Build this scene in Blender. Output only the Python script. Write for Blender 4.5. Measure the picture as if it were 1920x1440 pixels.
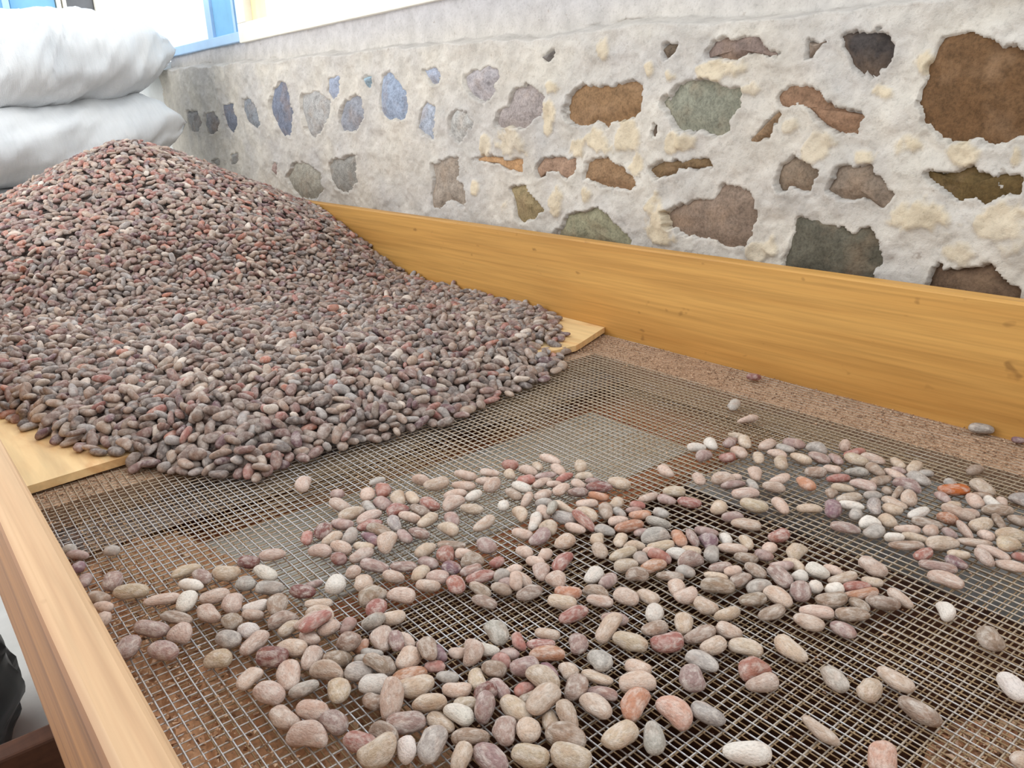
import bpy, math
import numpy as np
from mathutils import Matrix, Euler, Quaternion, Vector

# ------------------------------------------------------------------ camera, sky, lights, exposure
for o in list(bpy.data.objects): bpy.data.objects.remove(o, do_unlink=True)
SC = bpy.context.scene
COL = SC.collection
Z0 = 0.80                                   # height of the sieve mesh above the floor; all z below are relative to the mesh
cam = bpy.data.cameras.new('camera'); cam_o = bpy.data.objects.new('camera', cam); COL.objects.link(cam_o)
cam.sensor_width = 36.0; cam.lens = 1531.045 / 1920 * 36.0; cam.clip_start = 0.02; cam.clip_end = 100
RW = ((0.77922783, -0.22536491, 0.58482019), (-0.62580818, -0.22889482, 0.74563482), (-0.03417761, -0.94700466, -0.31939642))
M = Matrix.Identity(4)
for i in range(3):
    M[i][0] = RW[i][0]; M[i][1] = -RW[i][1]; M[i][2] = -RW[i][2]
M[0][3], M[1][3], M[2][3] = 0.0, 0.0, 0.378 + Z0
cam_o.matrix_world = M
SC.camera = cam_o
SC.view_settings.view_transform = 'Standard'; SC.view_settings.look = 'None'
SC.view_settings.gamma = 1.0; SC.view_settings.use_curve_mapping = False
SC.view_settings.exposure = 0.30
W = bpy.data.worlds.new('overcast_sky'); SC.world = W; W.use_nodes = True
bg = W.node_tree.nodes['Background']; bg.inputs[0].default_value = (0.93, 0.97, 1.0, 1); bg.inputs[1].default_value = 1.12
def area(name, loc, rot, size, power, color):
    l = bpy.data.lights.new(name, 'AREA'); l.shape = 'RECTANGLE'; l.size, l.size_y = size; l.energy = power; l.color = color
    o = bpy.data.objects.new(name, l); COL.objects.link(o); o.location = loc; o.rotation_euler = rot
    return o
area('room_side_fill', (-1.7, 3.3, 1.7), (0, -math.radians(76), 0), (2.4, 3.0), 58, (1.0, 0.97, 0.92))  # added fill lamp that brightens the stone wall; no doorway stands there
area('window_daylight', (1.95, 2.2, 2.35), (0, math.radians(58), 0), (1.2, 3.4), 38, (0.94, 0.97, 1.0))

STONES=[((112,84,58),[(0.4944,0.4393),(0.4742,0.4434),(0.461,0.4463),(0.4424,0.4379),(0.431,0.4258),(0.4175,0.4215),(0.4027,0.4139),(0.387,0.3991),(0.3773,0.371),(0.3778,0.3401),(0.3922,0.3269),(0.4028,0.3227),(0.4292,0.3177),(0.4541,0.3236),(0.4746,0.3235),(0.4886,0.3334),(0.4976,0.3378),(0.5121,0.3486),(0.5191,0.3675),(0.517,0.3879),(0.513,0.4078),(0.5065,0.4219)]),((72,66,64),[(0.6353,0.4564),(0.6279,0.4577),(0.6128,0.4551),(0.6005,0.4554),(0.5818,0.4538),(0.5664,0.4401),(0.5598,0.4254),(0.5671,0.4109),(0.5756,0.3986),(0.5878,0.4056),(0.6008,0.4108),(0.6113,0.4198),(0.6204,0.4359),(0.6306,0.447)]),((135,118,110),[(0.846,0.4492),(0.8368,0.4609),(0.8207,0.4633),(0.7954,0.4625),(0.7711,0.4652),(0.7591,0.4654),(0.7524,0.4544),(0.7398,0.443),(0.7193,0.4381),(0.7245,0.4327),(0.7452,0.4375),(0.7575,0.4431),(0.7815,0.4399),(0.8,0.4363),(0.816,0.4386),(0.826,0.4441),(0.8456,0.4405)]),((140,125,112),[(0.6774,0.4486),(0.6626,0.4464),(0.6486,0.4497),(0.6592,0.4384),(0.6758,0.4307)]),((140,140,125),[(0.935,0.3784),(0.91,0.3938),(0.8921,0.4057),(0.8712,0.4087),(0.8404,0.4065),(0.8106,0.4015),(0.7881,0.3939),(0.7867,0.3715),(0.7982,0.3567),(0.8095,0.3338),(0.8231,0.3276),(0.8468,0.3339),(0.8891,0.3331),(0.897,0.3396),(0.9153,0.3585)]),((140,110,88),[(0.7205,0.3821),(0.7169,0.3914),(0.6988,0.3954),(0.6736,0.392),(0.649,0.3866),(0.6374,0.3749),(0.6313,0.3657),(0.6126,0.3586),(0.5848,0.3537),(0.5949,0.3449),(0.5972,0.3315),(0.6151,0.3326),(0.6312,0.3384),(0.6479,0.3477),(0.6709,0.362),(0.6883,0.3717),(0.7077,0.3663),(0.7166,0.3701)]),((140,115,90),[(0.7641,0.3214),(0.7495,0.3328),(0.716,0.3617),(0.714,0.3557),(0.731,0.3278),(0.7544,0.3152)]),((132,116,100),[(0.7121,0.2773),(0.7042,0.2887),(0.6875,0.2965),(0.6649,0.2958),(0.6473,0.2843),(0.6438,0.2761),(0.6533,0.26),(0.6638,0.2533),(0.6842,0.2585),(0.7071,0.2524),(0.7126,0.2647)]),((135,120,106),[(0.6285,0.2575),(0.6192,0.2711),(0.6178,0.2829),(0.6003,0.2893),(0.5751,0.2877),(0.5641,0.2779),(0.5487,0.2695),(0.5376,0.2565),(0.547,0.2342),(0.5557,0.2463),(0.5759,0.2497),(0.5933,0.2464),(0.6118,0.2501)]),((100,82,52),[(0.5048,0.2888),(0.491,0.285),(0.4755,0.2823),(0.4549,0.2862),(0.4416,0.2939),(0.4366,0.2868),(0.424,0.2832),(0.4105,0.2715),(0.4087,0.2858),(0.3996,0.2891),(0.3892,0.2825),(0.3902,0.2644),(0.3991,0.2599),(0.4101,0.2551),(0.4227,0.246),(0.4342,0.2558),(0.4521,0.2504),(0.468,0.2581),(0.4801,0.2682),(0.4968,0.2783)]),((136,118,104),[(0.9259,0.2034),(0.8844,0.221),(0.8629,0.2308),(0.824,0.2339),(0.805,0.2584),(0.7752,0.2542),(0.7521,0.2396),(0.7431,0.219),(0.7493,0.2002),(0.7509,0.1816),(0.7635,0.1666),(0.7931,0.161),(0.814,0.1673),(0.8459,0.1685),(0.8823,0.1693),(0.9113,0.1826)]),((98,94,82),[(0.6748,0.2124),(0.658,0.2168),(0.629,0.2101),(0.6022,0.2072),(0.5855,0.1971),(0.5806,0.2091),(0.5666,0.2131),(0.5532,0.2001),(0.5362,0.1806),(0.5508,0.1596),(0.5532,0.1337),(0.6094,0.1181),(0.6906,0.1264),(0.6867,0.1666),(0.6781,0.1907)]),((102,82,66),[(0.4738,0.169),(0.4681,0.1765),(0.4565,0.1732),(0.4455,0.1691),(0.4229,0.1753),(0.4004,0.1761),(0.3862,0.1605),(0.3725,0.1476),(0.3672,0.1244),(0.4334,0.1131),(0.477,0.1305),(0.477,0.1569)]),((120,98,72),[(0.9574,0.2717),(0.947,0.2806),(0.9207,0.2881),(0.8949,0.2887),(0.8658,0.2935),(0.8374,0.2918),(0.8338,0.2822),(0.8619,0.2773),(0.8866,0.274),(0.9086,0.2674),(0.9394,0.2611)]),((112,98,84),[(0.9412,0.4584),(0.9231,0.4649),(0.9017,0.4658),(0.9082,0.4509),(0.926,0.4443)]),((118,112,108),[(1.226,0.4664),(1.1961,0.4735),(1.2016,0.4527),(1.2162,0.4597)]),((142,112,82),[(1.1621,0.378),(1.1546,0.3991),(1.1357,0.4104),(1.0993,0.4133),(1.0643,0.4133),(1.0305,0.409),(0.9979,0.4119),(0.9779,0.4014),(0.9716,0.3846),(0.9771,0.3681),(0.9929,0.3571),(1.0299,0.3519),(1.0554,0.3448),(1.0817,0.3524),(1.1088,0.3421),(1.1413,0.3439),(1.1601,0.3595)]),((98,84,72),[(0.9528,0.3343),(0.9473,0.3454),(0.9374,0.3343),(0.9428,0.3217),(0.9525,0.3245)]),((160,132,112),[(1.2541,0.2652),(1.2323,0.2825),(1.1962,0.2866),(1.1421,0.2877),(1.1375,0.2721),(1.1572,0.249),(1.1768,0.2612),(1.2174,0.2598),(1.244,0.2488)]),((145,116,88),[(1.1188,0.2505),(1.1046,0.2824),(1.0818,0.2875),(1.0421,0.2869),(1.0248,0.2784),(1.012,0.2669),(0.9869,0.256),(0.9825,0.2443),(0.9989,0.2345),(1.0287,0.2391),(1.0638,0.2435),(1.0955,0.2484)]),((190,150,110),[(1.4617,0.2771),(1.4198,0.2888),(1.3775,0.2843),(1.2916,0.2794),(1.2953,0.2588),(1.3264,0.2577),(1.3664,0.2723)]),((165,155,152),[(1.3728,0.3556),(1.3596,0.3791),(1.3307,0.3852),(1.3181,0.4111),(1.2849,0.4195),(1.2483,0.4149),(1.2233,0.3951),(1.2294,0.3668),(1.256,0.3511),(1.2779,0.3381),(1.3105,0.3449),(1.3678,0.3418)]),((172,166,168),[(1.4761,0.4413),(1.4561,0.4541),(1.4193,0.4538),(1.3949,0.4608),(1.3606,0.4523),(1.3558,0.4389),(1.3741,0.4232),(1.382,0.3932),(1.418,0.3925),(1.4478,0.4055),(1.471,0.4272)]),((150,161,180),[(1.8284,0.4177),(1.8126,0.4612),(1.7783,0.4693),(1.7446,0.454),(1.7173,0.4258),(1.7068,0.3905),(1.714,0.3672),(1.7431,0.3576),(1.8074,0.3664),(1.8297,0.3852)]),((168,176,194),[(1.6297,0.4633),(1.5863,0.47),(1.5569,0.4559),(1.5695,0.4349),(1.5973,0.4361)]),((168,174,186),[(1.6673,0.3432),(1.6391,0.389),(1.6231,0.3999),(1.5954,0.3917),(1.5923,0.358),(1.6083,0.3123),(1.6394,0.3276)]),((182,180,176),[(1.5463,0.3315),(1.5361,0.3647),(1.5079,0.3787),(1.4633,0.3708),(1.4459,0.3528),(1.4799,0.3279),(1.5143,0.3131)]),((148,150,158),[(2.0421,0.3784),(2.0304,0.3914),(1.9971,0.4102),(1.9467,0.4215),(1.9136,0.4079),(1.9118,0.3737),(1.9331,0.3483),(1.9753,0.3341),(2.0352,0.3409),(2.0494,0.3584)]),((160,182,196),[(1.899,0.4613),(1.859,0.4634),(1.8808,0.44)]),((155,152,146),[(2.1463,0.2467),(2.1036,0.2662),(2.057,0.2672),(1.9606,0.2787),(1.9854,0.2104),(2.0365,0.1773),(2.0999,0.184),(2.1384,0.211)]),((160,148,136),[(1.6249,0.2654),(1.5954,0.2681),(1.5518,0.2788),(1.5175,0.2795),(1.5133,0.2533),(1.5219,0.234),(1.4966,0.2161),(1.4883,0.1975),(1.5003,0.1756),(1.5334,0.1871),(1.5687,0.185),(1.6002,0.1609),(1.6332,0.1648),(1.6335,0.1932),(1.6148,0.2262)]),((148,132,100),[(1.3341,0.2241),(1.2994,0.2327),(1.2774,0.2268),(1.2562,0.2108),(1.2249,0.1887),(1.2523,0.1695),(1.2973,0.1571),(1.3137,0.1719),(1.318,0.2001)]),((146,142,118),[(1.1953,0.1411),(1.1732,0.1685),(1.1683,0.186),(1.1141,0.1928),(1.0777,0.2039),(1.0546,0.1875),(1.032,0.1771),(1.0058,0.1634),(0.9925,0.1338),(1.0819,0.134),(1.1847,0.1339)]),((152,150,150),[(3.2595,0.4075),(3.1321,0.4082),(3.1127,0.3683),(3.1471,0.3346),(3.2417,0.341)]),((142,140,142),[(3.0623,0.3979),(2.9699,0.4051),(2.9259,0.3666),(2.9564,0.3345),(3.0372,0.3315),(3.0693,0.3619)]),((120,124,136),[(2.8774,0.4232),(2.7793,0.4263),(2.7686,0.3929),(2.7657,0.3595),(2.817,0.3287),(2.8556,0.3545),(2.8747,0.389)]),((140,144,150),[(2.6844,0.4346),(2.638,0.4411),(2.5791,0.4054),(2.5602,0.3579),(2.613,0.3476),(2.6782,0.3697),(2.6932,0.4025)]),((124,130,146),[(2.4796,0.4185),(2.4477,0.4575),(2.3847,0.4769),(2.3398,0.463),(2.3328,0.4243),(2.3345,0.3758),(2.3614,0.324),(2.4171,0.3264),(2.4529,0.3571),(2.4827,0.3881)]),((172,170,168),[(2.2659,0.4318),(2.1844,0.4429),(2.0951,0.4174),(2.1076,0.3635),(2.1684,0.3315),(2.2168,0.3148),(2.2542,0.346),(2.2761,0.3941)]),((158,166,184),[(2.083,0.47),(2.0326,0.4719),(2.0312,0.4329),(2.0657,0.4121),(2.0961,0.4352)]),((165,160,148),[(2.4281,0.202),(2.3651,0.2456),(2.2675,0.2507),(2.194,0.2259),(2.1935,0.1818),(2.2353,0.1496),(2.3432,0.1459),(2.3985,0.1717)]),((165,162,158),[(3.0497,0.2397),(2.9664,0.2477),(2.9777,0.2201),(3.0394,0.2214)]),((160,158,155),[(2.8592,0.2618),(2.792,0.2688),(2.8132,0.2336),(2.8732,0.2261)]),((170,150,145),[(2.5069,0.2471),(2.4815,0.2425),(2.4999,0.2045),(2.5291,0.2197)])]  # bluish tints of the far stones are lens flare put into their colour
CREAM=[(1.193,0.413,0.019,0.015),(1.204,0.366,0.02,0.028),(1.323,0.321,0.05,0.026),(1.013,0.329,0.033,0.028),(1.082,0.316,0.026,0.024),(1.132,0.307,0.028,0.019),(1.406,0.307,0.018,0.018),(0.914,0.417,0.018,0.016),(1.451,0.218,0.016,0.017),(1.354,0.191,0.021,0.016),(1.193,0.198,0.02,0.034),(1.11,0.226,0.014,0.013),(0.933,0.191,0.031,0.033),(0.987,0.279,0.014,0.018),(1.064,0.467,0.017,0.017),(0.959,0.433,0.011,0.016),(0.903,0.318,0.018,0.017),(0.653,0.315,0.024,0.021),(0.519,0.317,0.019,0.019),(0.516,0.41,0.013,0.016),(0.581,0.3,0.015,0.011),(0.46,0.309,0.022,0.014),(0.484,0.229,0.04,0.024),(0.399,0.223,0.028,0.031),(0.397,0.306,0.009,0.02),(0.734,0.159,0.019,0.016),(0.766,0.393,0.021,0.012),(0.716,0.169,0.012,0.013),(0.567,0.384,0.016,0.009),(0.825,0.421,0.038,0.015),(0.692,0.343,0.017,0.012),(0.881,0.318,0.018,0.016),(0.444,0.19,0.027,0.017)]
BEANS='''w,K,10,291,168,122,3483,2275,53,395,-14,31,917
m,I,2,282,168,120,2281,3254,52,700,18,-24,-712
t,I,8,260,168,114,1783,3733,82,938,335,-73,24
b,J,6,295,168,125,4598,1789,53,764,154,169,602
t,I,12,267,168,120,3013,2877,52,7,-25,-39,-998
t,I,12,258,168,116,2655,2944,60,528,-78,-154,831
m,I,9,261,168,112,2055,3857,50,312,-5,-36,948
p,D,6,272,168,125,1518,4161,53,886,222,-56,-400
t,I,9,238,168,125,2476,3110,55,852,-38,14,-521
b,I,2,268,166,125,2739,3080,67,788,328,-169,-491
s,J,12,260,168,116,4053,1726,50,981,41,-17,183
s,K,8,293,168,125,3423,2792,55,734,-174,-137,640
g,I,4,285,168,125,2074,3580,54,341,10,14,-939
t,I,5,295,168,118,2825,3394,104,130,-16,104,-985
w,J,1,295,157,124,5274,1490,55,914,-52,22,400
t,H,8,270,168,123,2295,4114,55,988,52,32,-132
g,K,3,242,168,125,3570,2643,54,711,-160,150,-667
p,D,11,246,168,125,1494,4709,55,557,-8,-52,828
o,I,8,295,165,125,3286,3004,54,204,2,14,-978
t,I,7,233,168,125,2873,3202,70,242,466,-722,-448
b,I,8,245,148,115,2289,3470,56,894,-313,123,-292
b,J,13,295,168,119,5705,1808,54,290,-45,-70,-952
t,J,8,295,162,108,4551,2680,47,574,-3,12,-818
p,H,12,254,160,123,3455,3142,53,933,30,-40,-354
t,I,11,251,154,106,3089,3168,46,693,7,-19,720
t,H,8,258,168,125,2968,3559,83,609,60,-226,757
g,I,5,278,133,95,3165,2736,42,921,-8,12,388
t,I,2,259,151,117,2671,3491,51,677,23,-17,734
b,D,12,295,168,125,2164,4825,88,689,-291,-3,662
p,D,1,230,168,125,1643,4359,55,878,-7,64,-472
p,D,6,261,168,111,1480,4435,48,697,118,166,686
t,J,6,295,112,86,3994,2109,37,771,169,162,591
m,I,11,220,168,125,2509,3607,81,574,-748,-307,122
t,I,13,219,158,121,2137,3355,68,801,-468,-177,325
p,J,10,282,144,97,4790,2037,43,781,4,29,622
p,I,11,288,158,117,2077,4071,94,829,308,-165,435
m,K,13,283,168,121,3773,2930,54,401,-39,-77,-911
t,H,9,275,158,123,3745,3485,54,790,-37,20,-610
b,J,3,257,168,124,5559,2530,54,849,-190,107,-480
m,A,11,252,168,125,1083,5684,54,508,13,-19,860
t,I,10,236,168,122,2254,3884,72,319,91,478,812
r,K,6,245,160,107,4163,2707,46,965,206,3,-159
t,D,3,264,142,101,1895,4654,56,541,-717,361,-245
o,H,11,262,140,97,2322,4246,43,103,15,-11,994
p,K,6,228,156,124,4084,2587,51,222,9,242,943
t,J,10,241,151,112,4562,2085,49,993,20,30,102
m,H,9,213,168,125,2982,3774,55,963,-41,2,-262
p,D,5,295,166,113,1678,4805,49,553,11,11,-832
g,K,7,246,152,105,3968,3002,46,773,9,19,-632
b,I,11,216,139,102,1890,3850,63,456,-288,-429,723
p,D,9,275,152,106,1641,5336,47,968,-35,-15,245
r,K,13,245,168,124,3937,3299,56,934,25,-93,-341
g,J,9,241,153,113,4484,2296,50,481,-25,31,-875
r,I,9,240,141,111,1746,3894,49,534,-17,-39,843
g,H,11,204,168,125,2071,4505,54,356,21,-18,933
w,I,8,218,157,120,2349,3680,63,594,135,149,778
m,I,8,230,151,112,2498,3377,48,400,0,14,-915
p,I,2,191,162,119,2606,3284,55,478,-5,25,-877
t,L,7,295,168,125,6785,2645,54,962,0,21,-269
t,K,12,248,144,105,4322,2896,46,813,19,-42,-578
w,H,4,215,150,110,2085,4321,51,331,-85,-179,922
o,H,0,266,133,104,3200,3784,45,373,-52,-34,925
p,F,8,242,168,113,2803,5135,48,484,-11,-8,874
b,J,3,270,156,120,5318,2815,52,969,23,3,-240
b,D,7,256,161,118,1974,5671,58,68,450,-860,-227
m,A,12,295,151,120,1097,6044,52,459,40,28,886
m,D,4,195,166,125,1699,4148,64,64,727,-656,-185
b,F,6,258,168,116,2623,5284,49,977,207,36,-5
b,K,7,265,155,109,4192,3207,50,134,-16,174,975
d,D,12,269,168,116,1667,5076,62,507,-153,-110,840
g,H,0,249,166,116,3419,3472,57,841,-44,92,529
p,H,3,287,164,115,2398,4735,52,483,-43,70,-870
t,D,7,218,154,107,1867,4431,46,557,17,18,-829
b,H,7,213,165,115,3102,3383,53,267,99,-159,-944
p,J,10,240,150,104,4927,2775,45,677,-4,34,734
r,D,11,295,143,114,2063,5170,131,94,987,121,-10
m,H,0,232,145,103,3447,3728,45,902,-59,17,425
t,A,9,295,153,121,1123,6701,54,322,-8,-42,945
t,L,12,258,168,123,7353,2311,53,842,19,-43,-536
p,D,5,240,157,122,1823,5079,54,456,-39,6,888
p,H,6,202,154,118,2779,4128,75,295,310,-17,-903
p,H,7,221,168,125,2408,4403,55,296,-17,42,-953
x,L,7,295,168,113,7922,3059,49,416,-19,3,908
b,P,12,275,159,124,4806,3520,54,863,24,-43,-500
b,J,10,266,138,95,5261,2613,42,939,28,13,-340
r,H,1,290,139,108,3671,4012,48,998,-38,36,8
g,H,13,227,168,125,3073,4210,56,775,97,-32,622
p,L,12,282,142,106,6249,2370,46,711,14,-43,-700
t,H,11,240,115,79,3299,3377,37,797,-155,92,-575
m,A,9,253,168,123,893,5916,54,433,-23,32,-900
b,D,6,216,168,125,2015,4747,52,474,65,221,849
b,L,2,295,168,113,7772,2591,49,323,12,26,945
g,D,8,217,126,99,1701,4607,44,971,-232,17,-23
p,K,7,252,156,110,5042,3113,48,677,51,6,-733
w,I,12,180,140,101,1931,3650,54,512,233,-291,-773
p,J,5,256,129,97,5090,2809,43,462,-15,5,885
p,D,9,249,149,114,1885,4876,51,905,-7,17,423
b,H,9,181,152,115,2806,3899,54,802,-125,78,-577
p,A,3,199,168,111,1244,5818,50,443,-90,-177,873
m,L,12,295,126,91,6406,2505,40,519,35,25,852
t,L,5,295,162,113,7390,2575,50,998,-12,31,-16
g,P,8,272,168,125,5037,4400,55,218,-61,-213,949
p,B,9,245,152,115,1633,6154,51,981,-41,1,-186
t,O,12,237,147,111,3718,4198,48,480,42,24,875
w,P,2,229,144,100,4157,3620,43,321,6,-29,-946
t,I,5,220,116,84,2233,3722,37,771,8,13,-635
p,E,3,295,168,125,3155,5950,60,348,-25,241,-905
p,L,12,259,163,125,5993,2852,54,799,49,4,597
b,K,11,258,129,87,4836,3032,38,996,-10,-14,-70
p,B,6,263,168,116,1519,5957,50,737,133,164,640
g,B,1,215,168,125,1504,5502,56,833,-16,37,-549
t,B,0,211,168,120,1359,5312,51,404,-80,-22,910
p,H,11,193,140,99,3578,3254,44,820,-20,-13,-571
m,P,2,234,167,119,5227,3034,56,945,-64,-59,312
t,M,0,276,168,125,6197,4169,54,831,-18,61,-550
g,C,13,235,154,109,2031,5970,50,245,84,34,964
b,O,1,234,149,102,3610,4472,46,108,-46,-29,992
d,D,2,230,152,106,2218,5742,46,465,17,25,884
p,K,6,219,144,113,4522,3422,51,759,0,22,649
t,D,6,258,142,99,2186,5339,44,826,116,-34,-549
t,K,3,229,139,109,4561,3235,47,965,-228,27,-116
t,H,12,295,130,96,3737,3694,69,972,147,-130,121
p,H,13,211,124,85,2492,3914,39,885,17,-80,-457
r,F,1,262,142,94,3459,4936,42,181,-41,-26,981
b,D,6,245,131,99,1927,5473,42,968,230,14,-91
p,O,0,253,168,125,4371,4886,54,975,-65,44,203
b,A,7,294,124,83,1302,6076,37,879,2,14,-474
b,H,0,227,148,106,4011,3481,46,994,-49,57,-72
t,K,7,212,142,109,4167,3064,47,95,-19,-12,994
p,L,3,287,130,89,6965,2295,45,757,91,96,638
t,L,3,295,168,125,7150,2252,68,30,103,-91,989
w,B,1,272,168,121,1433,6238,55,870,-22,-11,491
p,P,2,261,147,99,5380,3806,50,850,-143,50,-502
b,K,12,231,132,102,4867,3227,44,208,33,36,976
p,O,10,217,168,120,4145,3903,52,761,38,10,-646
p,A,5,295,121,88,1289,6426,39,238,-12,0,970
m,I,8,217,105,76,3214,3238,33,478,-10,-9,877
o,J,6,289,112,80,5581,2717,36,280,-28,6,959
t,C,13,286,168,119,1834,6456,54,824,8,-84,-559
p,B,8,235,168,125,1710,5941,54,525,-2,15,-850
r,F,2,198,168,125,2552,5102,54,943,32,6,327
m,H,1,218,128,93,3872,3766,42,470,-35,-22,881
m,H,9,206,112,86,2720,3729,38,757,-27,-31,651
t,J,7,155,130,88,4656,1190,39,972,16,58,221
t,L,4,295,168,125,8155,2886,54,486,7,16,-873
o,O,9,290,147,112,5006,4690,52,974,-114,16,-191
p,F,3,216,152,118,3043,5111,51,874,-206,100,-427
p,K,4,196,137,107,4394,3098,47,803,2,21,-594
m,J,1,222,132,93,5035,2557,42,773,-52,10,631
d,H,4,171,125,93,2608,3738,62,199,-299,-183,914
t,I,10,219,113,76,2782,3272,34,871,9,29,488
b,H,4,212,145,100,2243,4451,44,786,-17,7,617
p,B,13,213,145,97,1448,4961,48,21,963,266,10
w,P,4,196,166,123,5592,3112,56,716,-122,146,-670
b,B,4,194,155,106,1611,5725,46,666,-20,7,744
t,K,10,228,144,102,4217,3381,45,353,33,-12,-934
b,H,5,233,136,103,2546,4335,107,539,-53,105,-833
g,H,8,204,159,119,2425,4935,82,150,478,804,-317
b,L,7,295,117,85,6557,2848,37,430,-11,40,901
w,H,8,207,120,80,2912,4134,35,849,-6,10,-527
o,P,12,243,136,94,4662,4082,41,990,35,-26,-129
p,L,9,295,161,125,7398,2791,88,63,801,-568,-173
t,M,5,275,140,104,5838,3998,46,530,-14,6,846
m,L,10,268,138,92,6454,3362,40,841,29,6,-539
t,H,13,244,120,80,2668,3912,37,518,-30,-64,-851
p,L,0,295,107,76,7041,2481,33,903,-32,41,-425
m,A,9,263,168,125,1049,6987,55,551,-28,29,-832
w,F,5,250,168,125,2475,5652,55,887,-12,17,459
t,E,7,295,153,121,3184,6698,53,994,-8,19,95
t,N,0,295,154,123,4872,5126,53,739,-64,-7,669
g,P,3,259,155,114,5263,4567,50,755,-169,138,-617
p,L,2,248,138,110,6821,2315,49,897,206,83,381
p,O,1,242,132,88,3699,4681,40,683,4,48,-728
b,P,7,244,129,91,5035,3464,40,999,-6,18,24
p,P,4,206,135,97,4283,3801,43,705,-18,4,707
p,O,9,222,126,89,3961,4019,40,845,-35,15,-532
w,J,6,236,124,95,5819,2180,44,267,895,349,68
p,M,9,282,152,104,6364,4388,46,284,-5,-37,957
p,E,7,295,154,117,4179,6681,60,39,26,-209,976
p,L,1,254,124,82,6863,2115,37,621,-45,-6,781
b,P,5,233,125,87,4640,3880,43,459,42,114,879
t,N,10,271,168,125,5596,5399,54,671,-4,36,739
m,L,6,295,142,114,7686,3404,47,667,189,-151,-703
p,E,11,295,168,125,3183,6948,57,718,-155,116,-667
g,N,0,264,168,116,4682,5226,50,839,-17,46,-540
b,O,0,197,153,115,4450,4070,49,486,-84,-15,868
p,F,6,205,155,107,2905,5444,46,653,107,184,726
m,P,12,295,140,101,5299,3275,55,234,797,534,150
p,H,0,207,137,104,2596,4920,45,990,-44,51,-114
p,D,12,188,139,98,2151,5136,43,104,-25,-41,-992
r,H,11,216,105,76,3251,3913,34,934,-14,-11,-354
b,I,13,182,120,91,2003,4188,41,761,-6,-96,-640
g,L,4,267,162,116,7910,3400,51,569,6,16,-821
p,E,3,295,154,120,4059,6199,52,113,-26,227,-966
p,E,1,237,141,110,2872,5925,49,9,-46,-38,997
m,E,5,284,133,102,2873,5695,45,852,5,14,-522
b,P,1,225,132,95,5243,3470,42,639,9,53,-766
o,O,13,236,126,100,3846,4272,45,832,14,-88,-545
p,J,8,248,119,95,5731,2484,42,553,-125,198,-798
d,N,1,283,155,110,5391,5478,49,490,-50,-12,869
p,E,0,281,146,107,3282,6524,46,55,32,50,-996
m,O,13,246,151,109,4262,5104,49,989,62,-63,108
m,F,10,267,168,113,3808,5318,49,794,2,33,605
p,C,10,241,136,101,2273,6484,44,979,28,20,-198
b,F,3,211,147,101,3551,5183,49,198,-59,-262,942
g,B,7,209,163,109,1911,6186,48,761,-10,56,645
p,F,9,219,160,112,2661,5506,50,488,-25,29,-871
b,F,1,247,122,85,3347,4791,38,728,-2,48,-682
w,B,5,183,149,103,1664,5525,45,635,-19,12,770
t,C,3,259,124,92,1587,6747,40,3,-6,20,999
b,L,5,270,124,93,7071,2913,41,829,5,13,-557
p,F,5,198,153,108,3181,5171,48,474,-21,8,879
g,P,0,222,142,98,5054,3303,43,148,-47,-38,986
p,K,3,234,137,101,4522,3608,53,977,204,16,-38
p,D,11,204,133,93,1987,5128,42,731,-74,40,-676
r,F,1,228,161,108,3232,4974,48,565,20,53,-822
p,L,8,266,152,101,7384,3709,44,658,-11,-6,751
t,O,1,214,140,107,4502,4568,48,513,23,57,-855
b,F,2,241,117,85,3267,4627,37,795,23,-21,-605
t,D,12,195,116,86,1924,5342,38,997,41,-22,45
t,L,8,274,168,125,7883,4071,54,678,15,10,-733
p,E,0,242,147,115,2624,6240,50,531,-77,-20,843
t,O,7,227,139,111,4489,4237,48,993,-4,24,-103
r,O,0,295,133,102,4131,4646,44,176,22,55,-982
p,E,13,224,141,108,2679,5707,63,559,-38,-259,-786
t,P,13,250,120,84,4969,4271,39,948,34,-67,-305
t,P,6,264,144,105,5755,3404,45,972,220,45,44
t,L,13,266,107,76,5679,2935,35,975,43,-55,-207
t,H,8,170,132,92,3194,3556,40,815,-5,43,576
m,P,3,242,147,113,4945,3918,55,177,-79,-366,909
p,O,3,236,147,102,3897,4647,45,316,-67,196,-925
w,C,9,295,146,100,2103,6235,45,748,-31,21,-661
p,O,3,189,148,118,3888,4462,51,639,-152,-175,732
p,L,7,265,163,109,8038,3967,47,771,9,19,-635
t,F,10,262,146,100,4131,5989,44,564,-7,31,824
b,E,13,295,143,97,3735,6319,48,666,-145,64,-728
b,E,12,295,136,108,3214,6191,54,808,22,72,-582
m,P,1,283,130,94,5264,4159,55,403,-170,359,-823
b,P,13,211,129,102,5336,3638,49,744,-194,45,-637
w,D,13,212,120,88,1836,5804,40,965,38,-77,-242
t,I,4,161,105,81,2457,3764,36,345,-19,-4,938
g,L,11,271,168,125,9723,3560,54,496,12,-18,867
t,F,7,295,129,101,4044,5665,44,139,16,8,-989
b,J,1,176,124,84,5421,2646,38,661,13,56,-747
t,L,5,264,132,98,7013,3651,43,228,-15,1,973
r,E,6,237,161,125,3558,6442,56,998,-2,54,-3
b,E,5,267,120,86,3577,5538,38,932,2,13,-358
r,L,4,237,114,83,6526,2682,37,999,-10,12,2
m,E,9,242,138,97,3053,5509,46,901,-120,48,-411
b,O,6,224,109,76,4036,4134,33,822,192,-90,-527
b,I,13,155,112,83,2814,3512,39,982,26,-41,-179
r,L,0,232,105,77,5644,2797,34,353,-46,-34,933
d,E,2,248,168,120,2817,6563,52,915,30,9,400
r,E,0,209,165,123,3441,5418,53,438,36,78,-894
u,P,6,217,157,106,5324,4026,46,482,141,-159,-849
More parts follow.
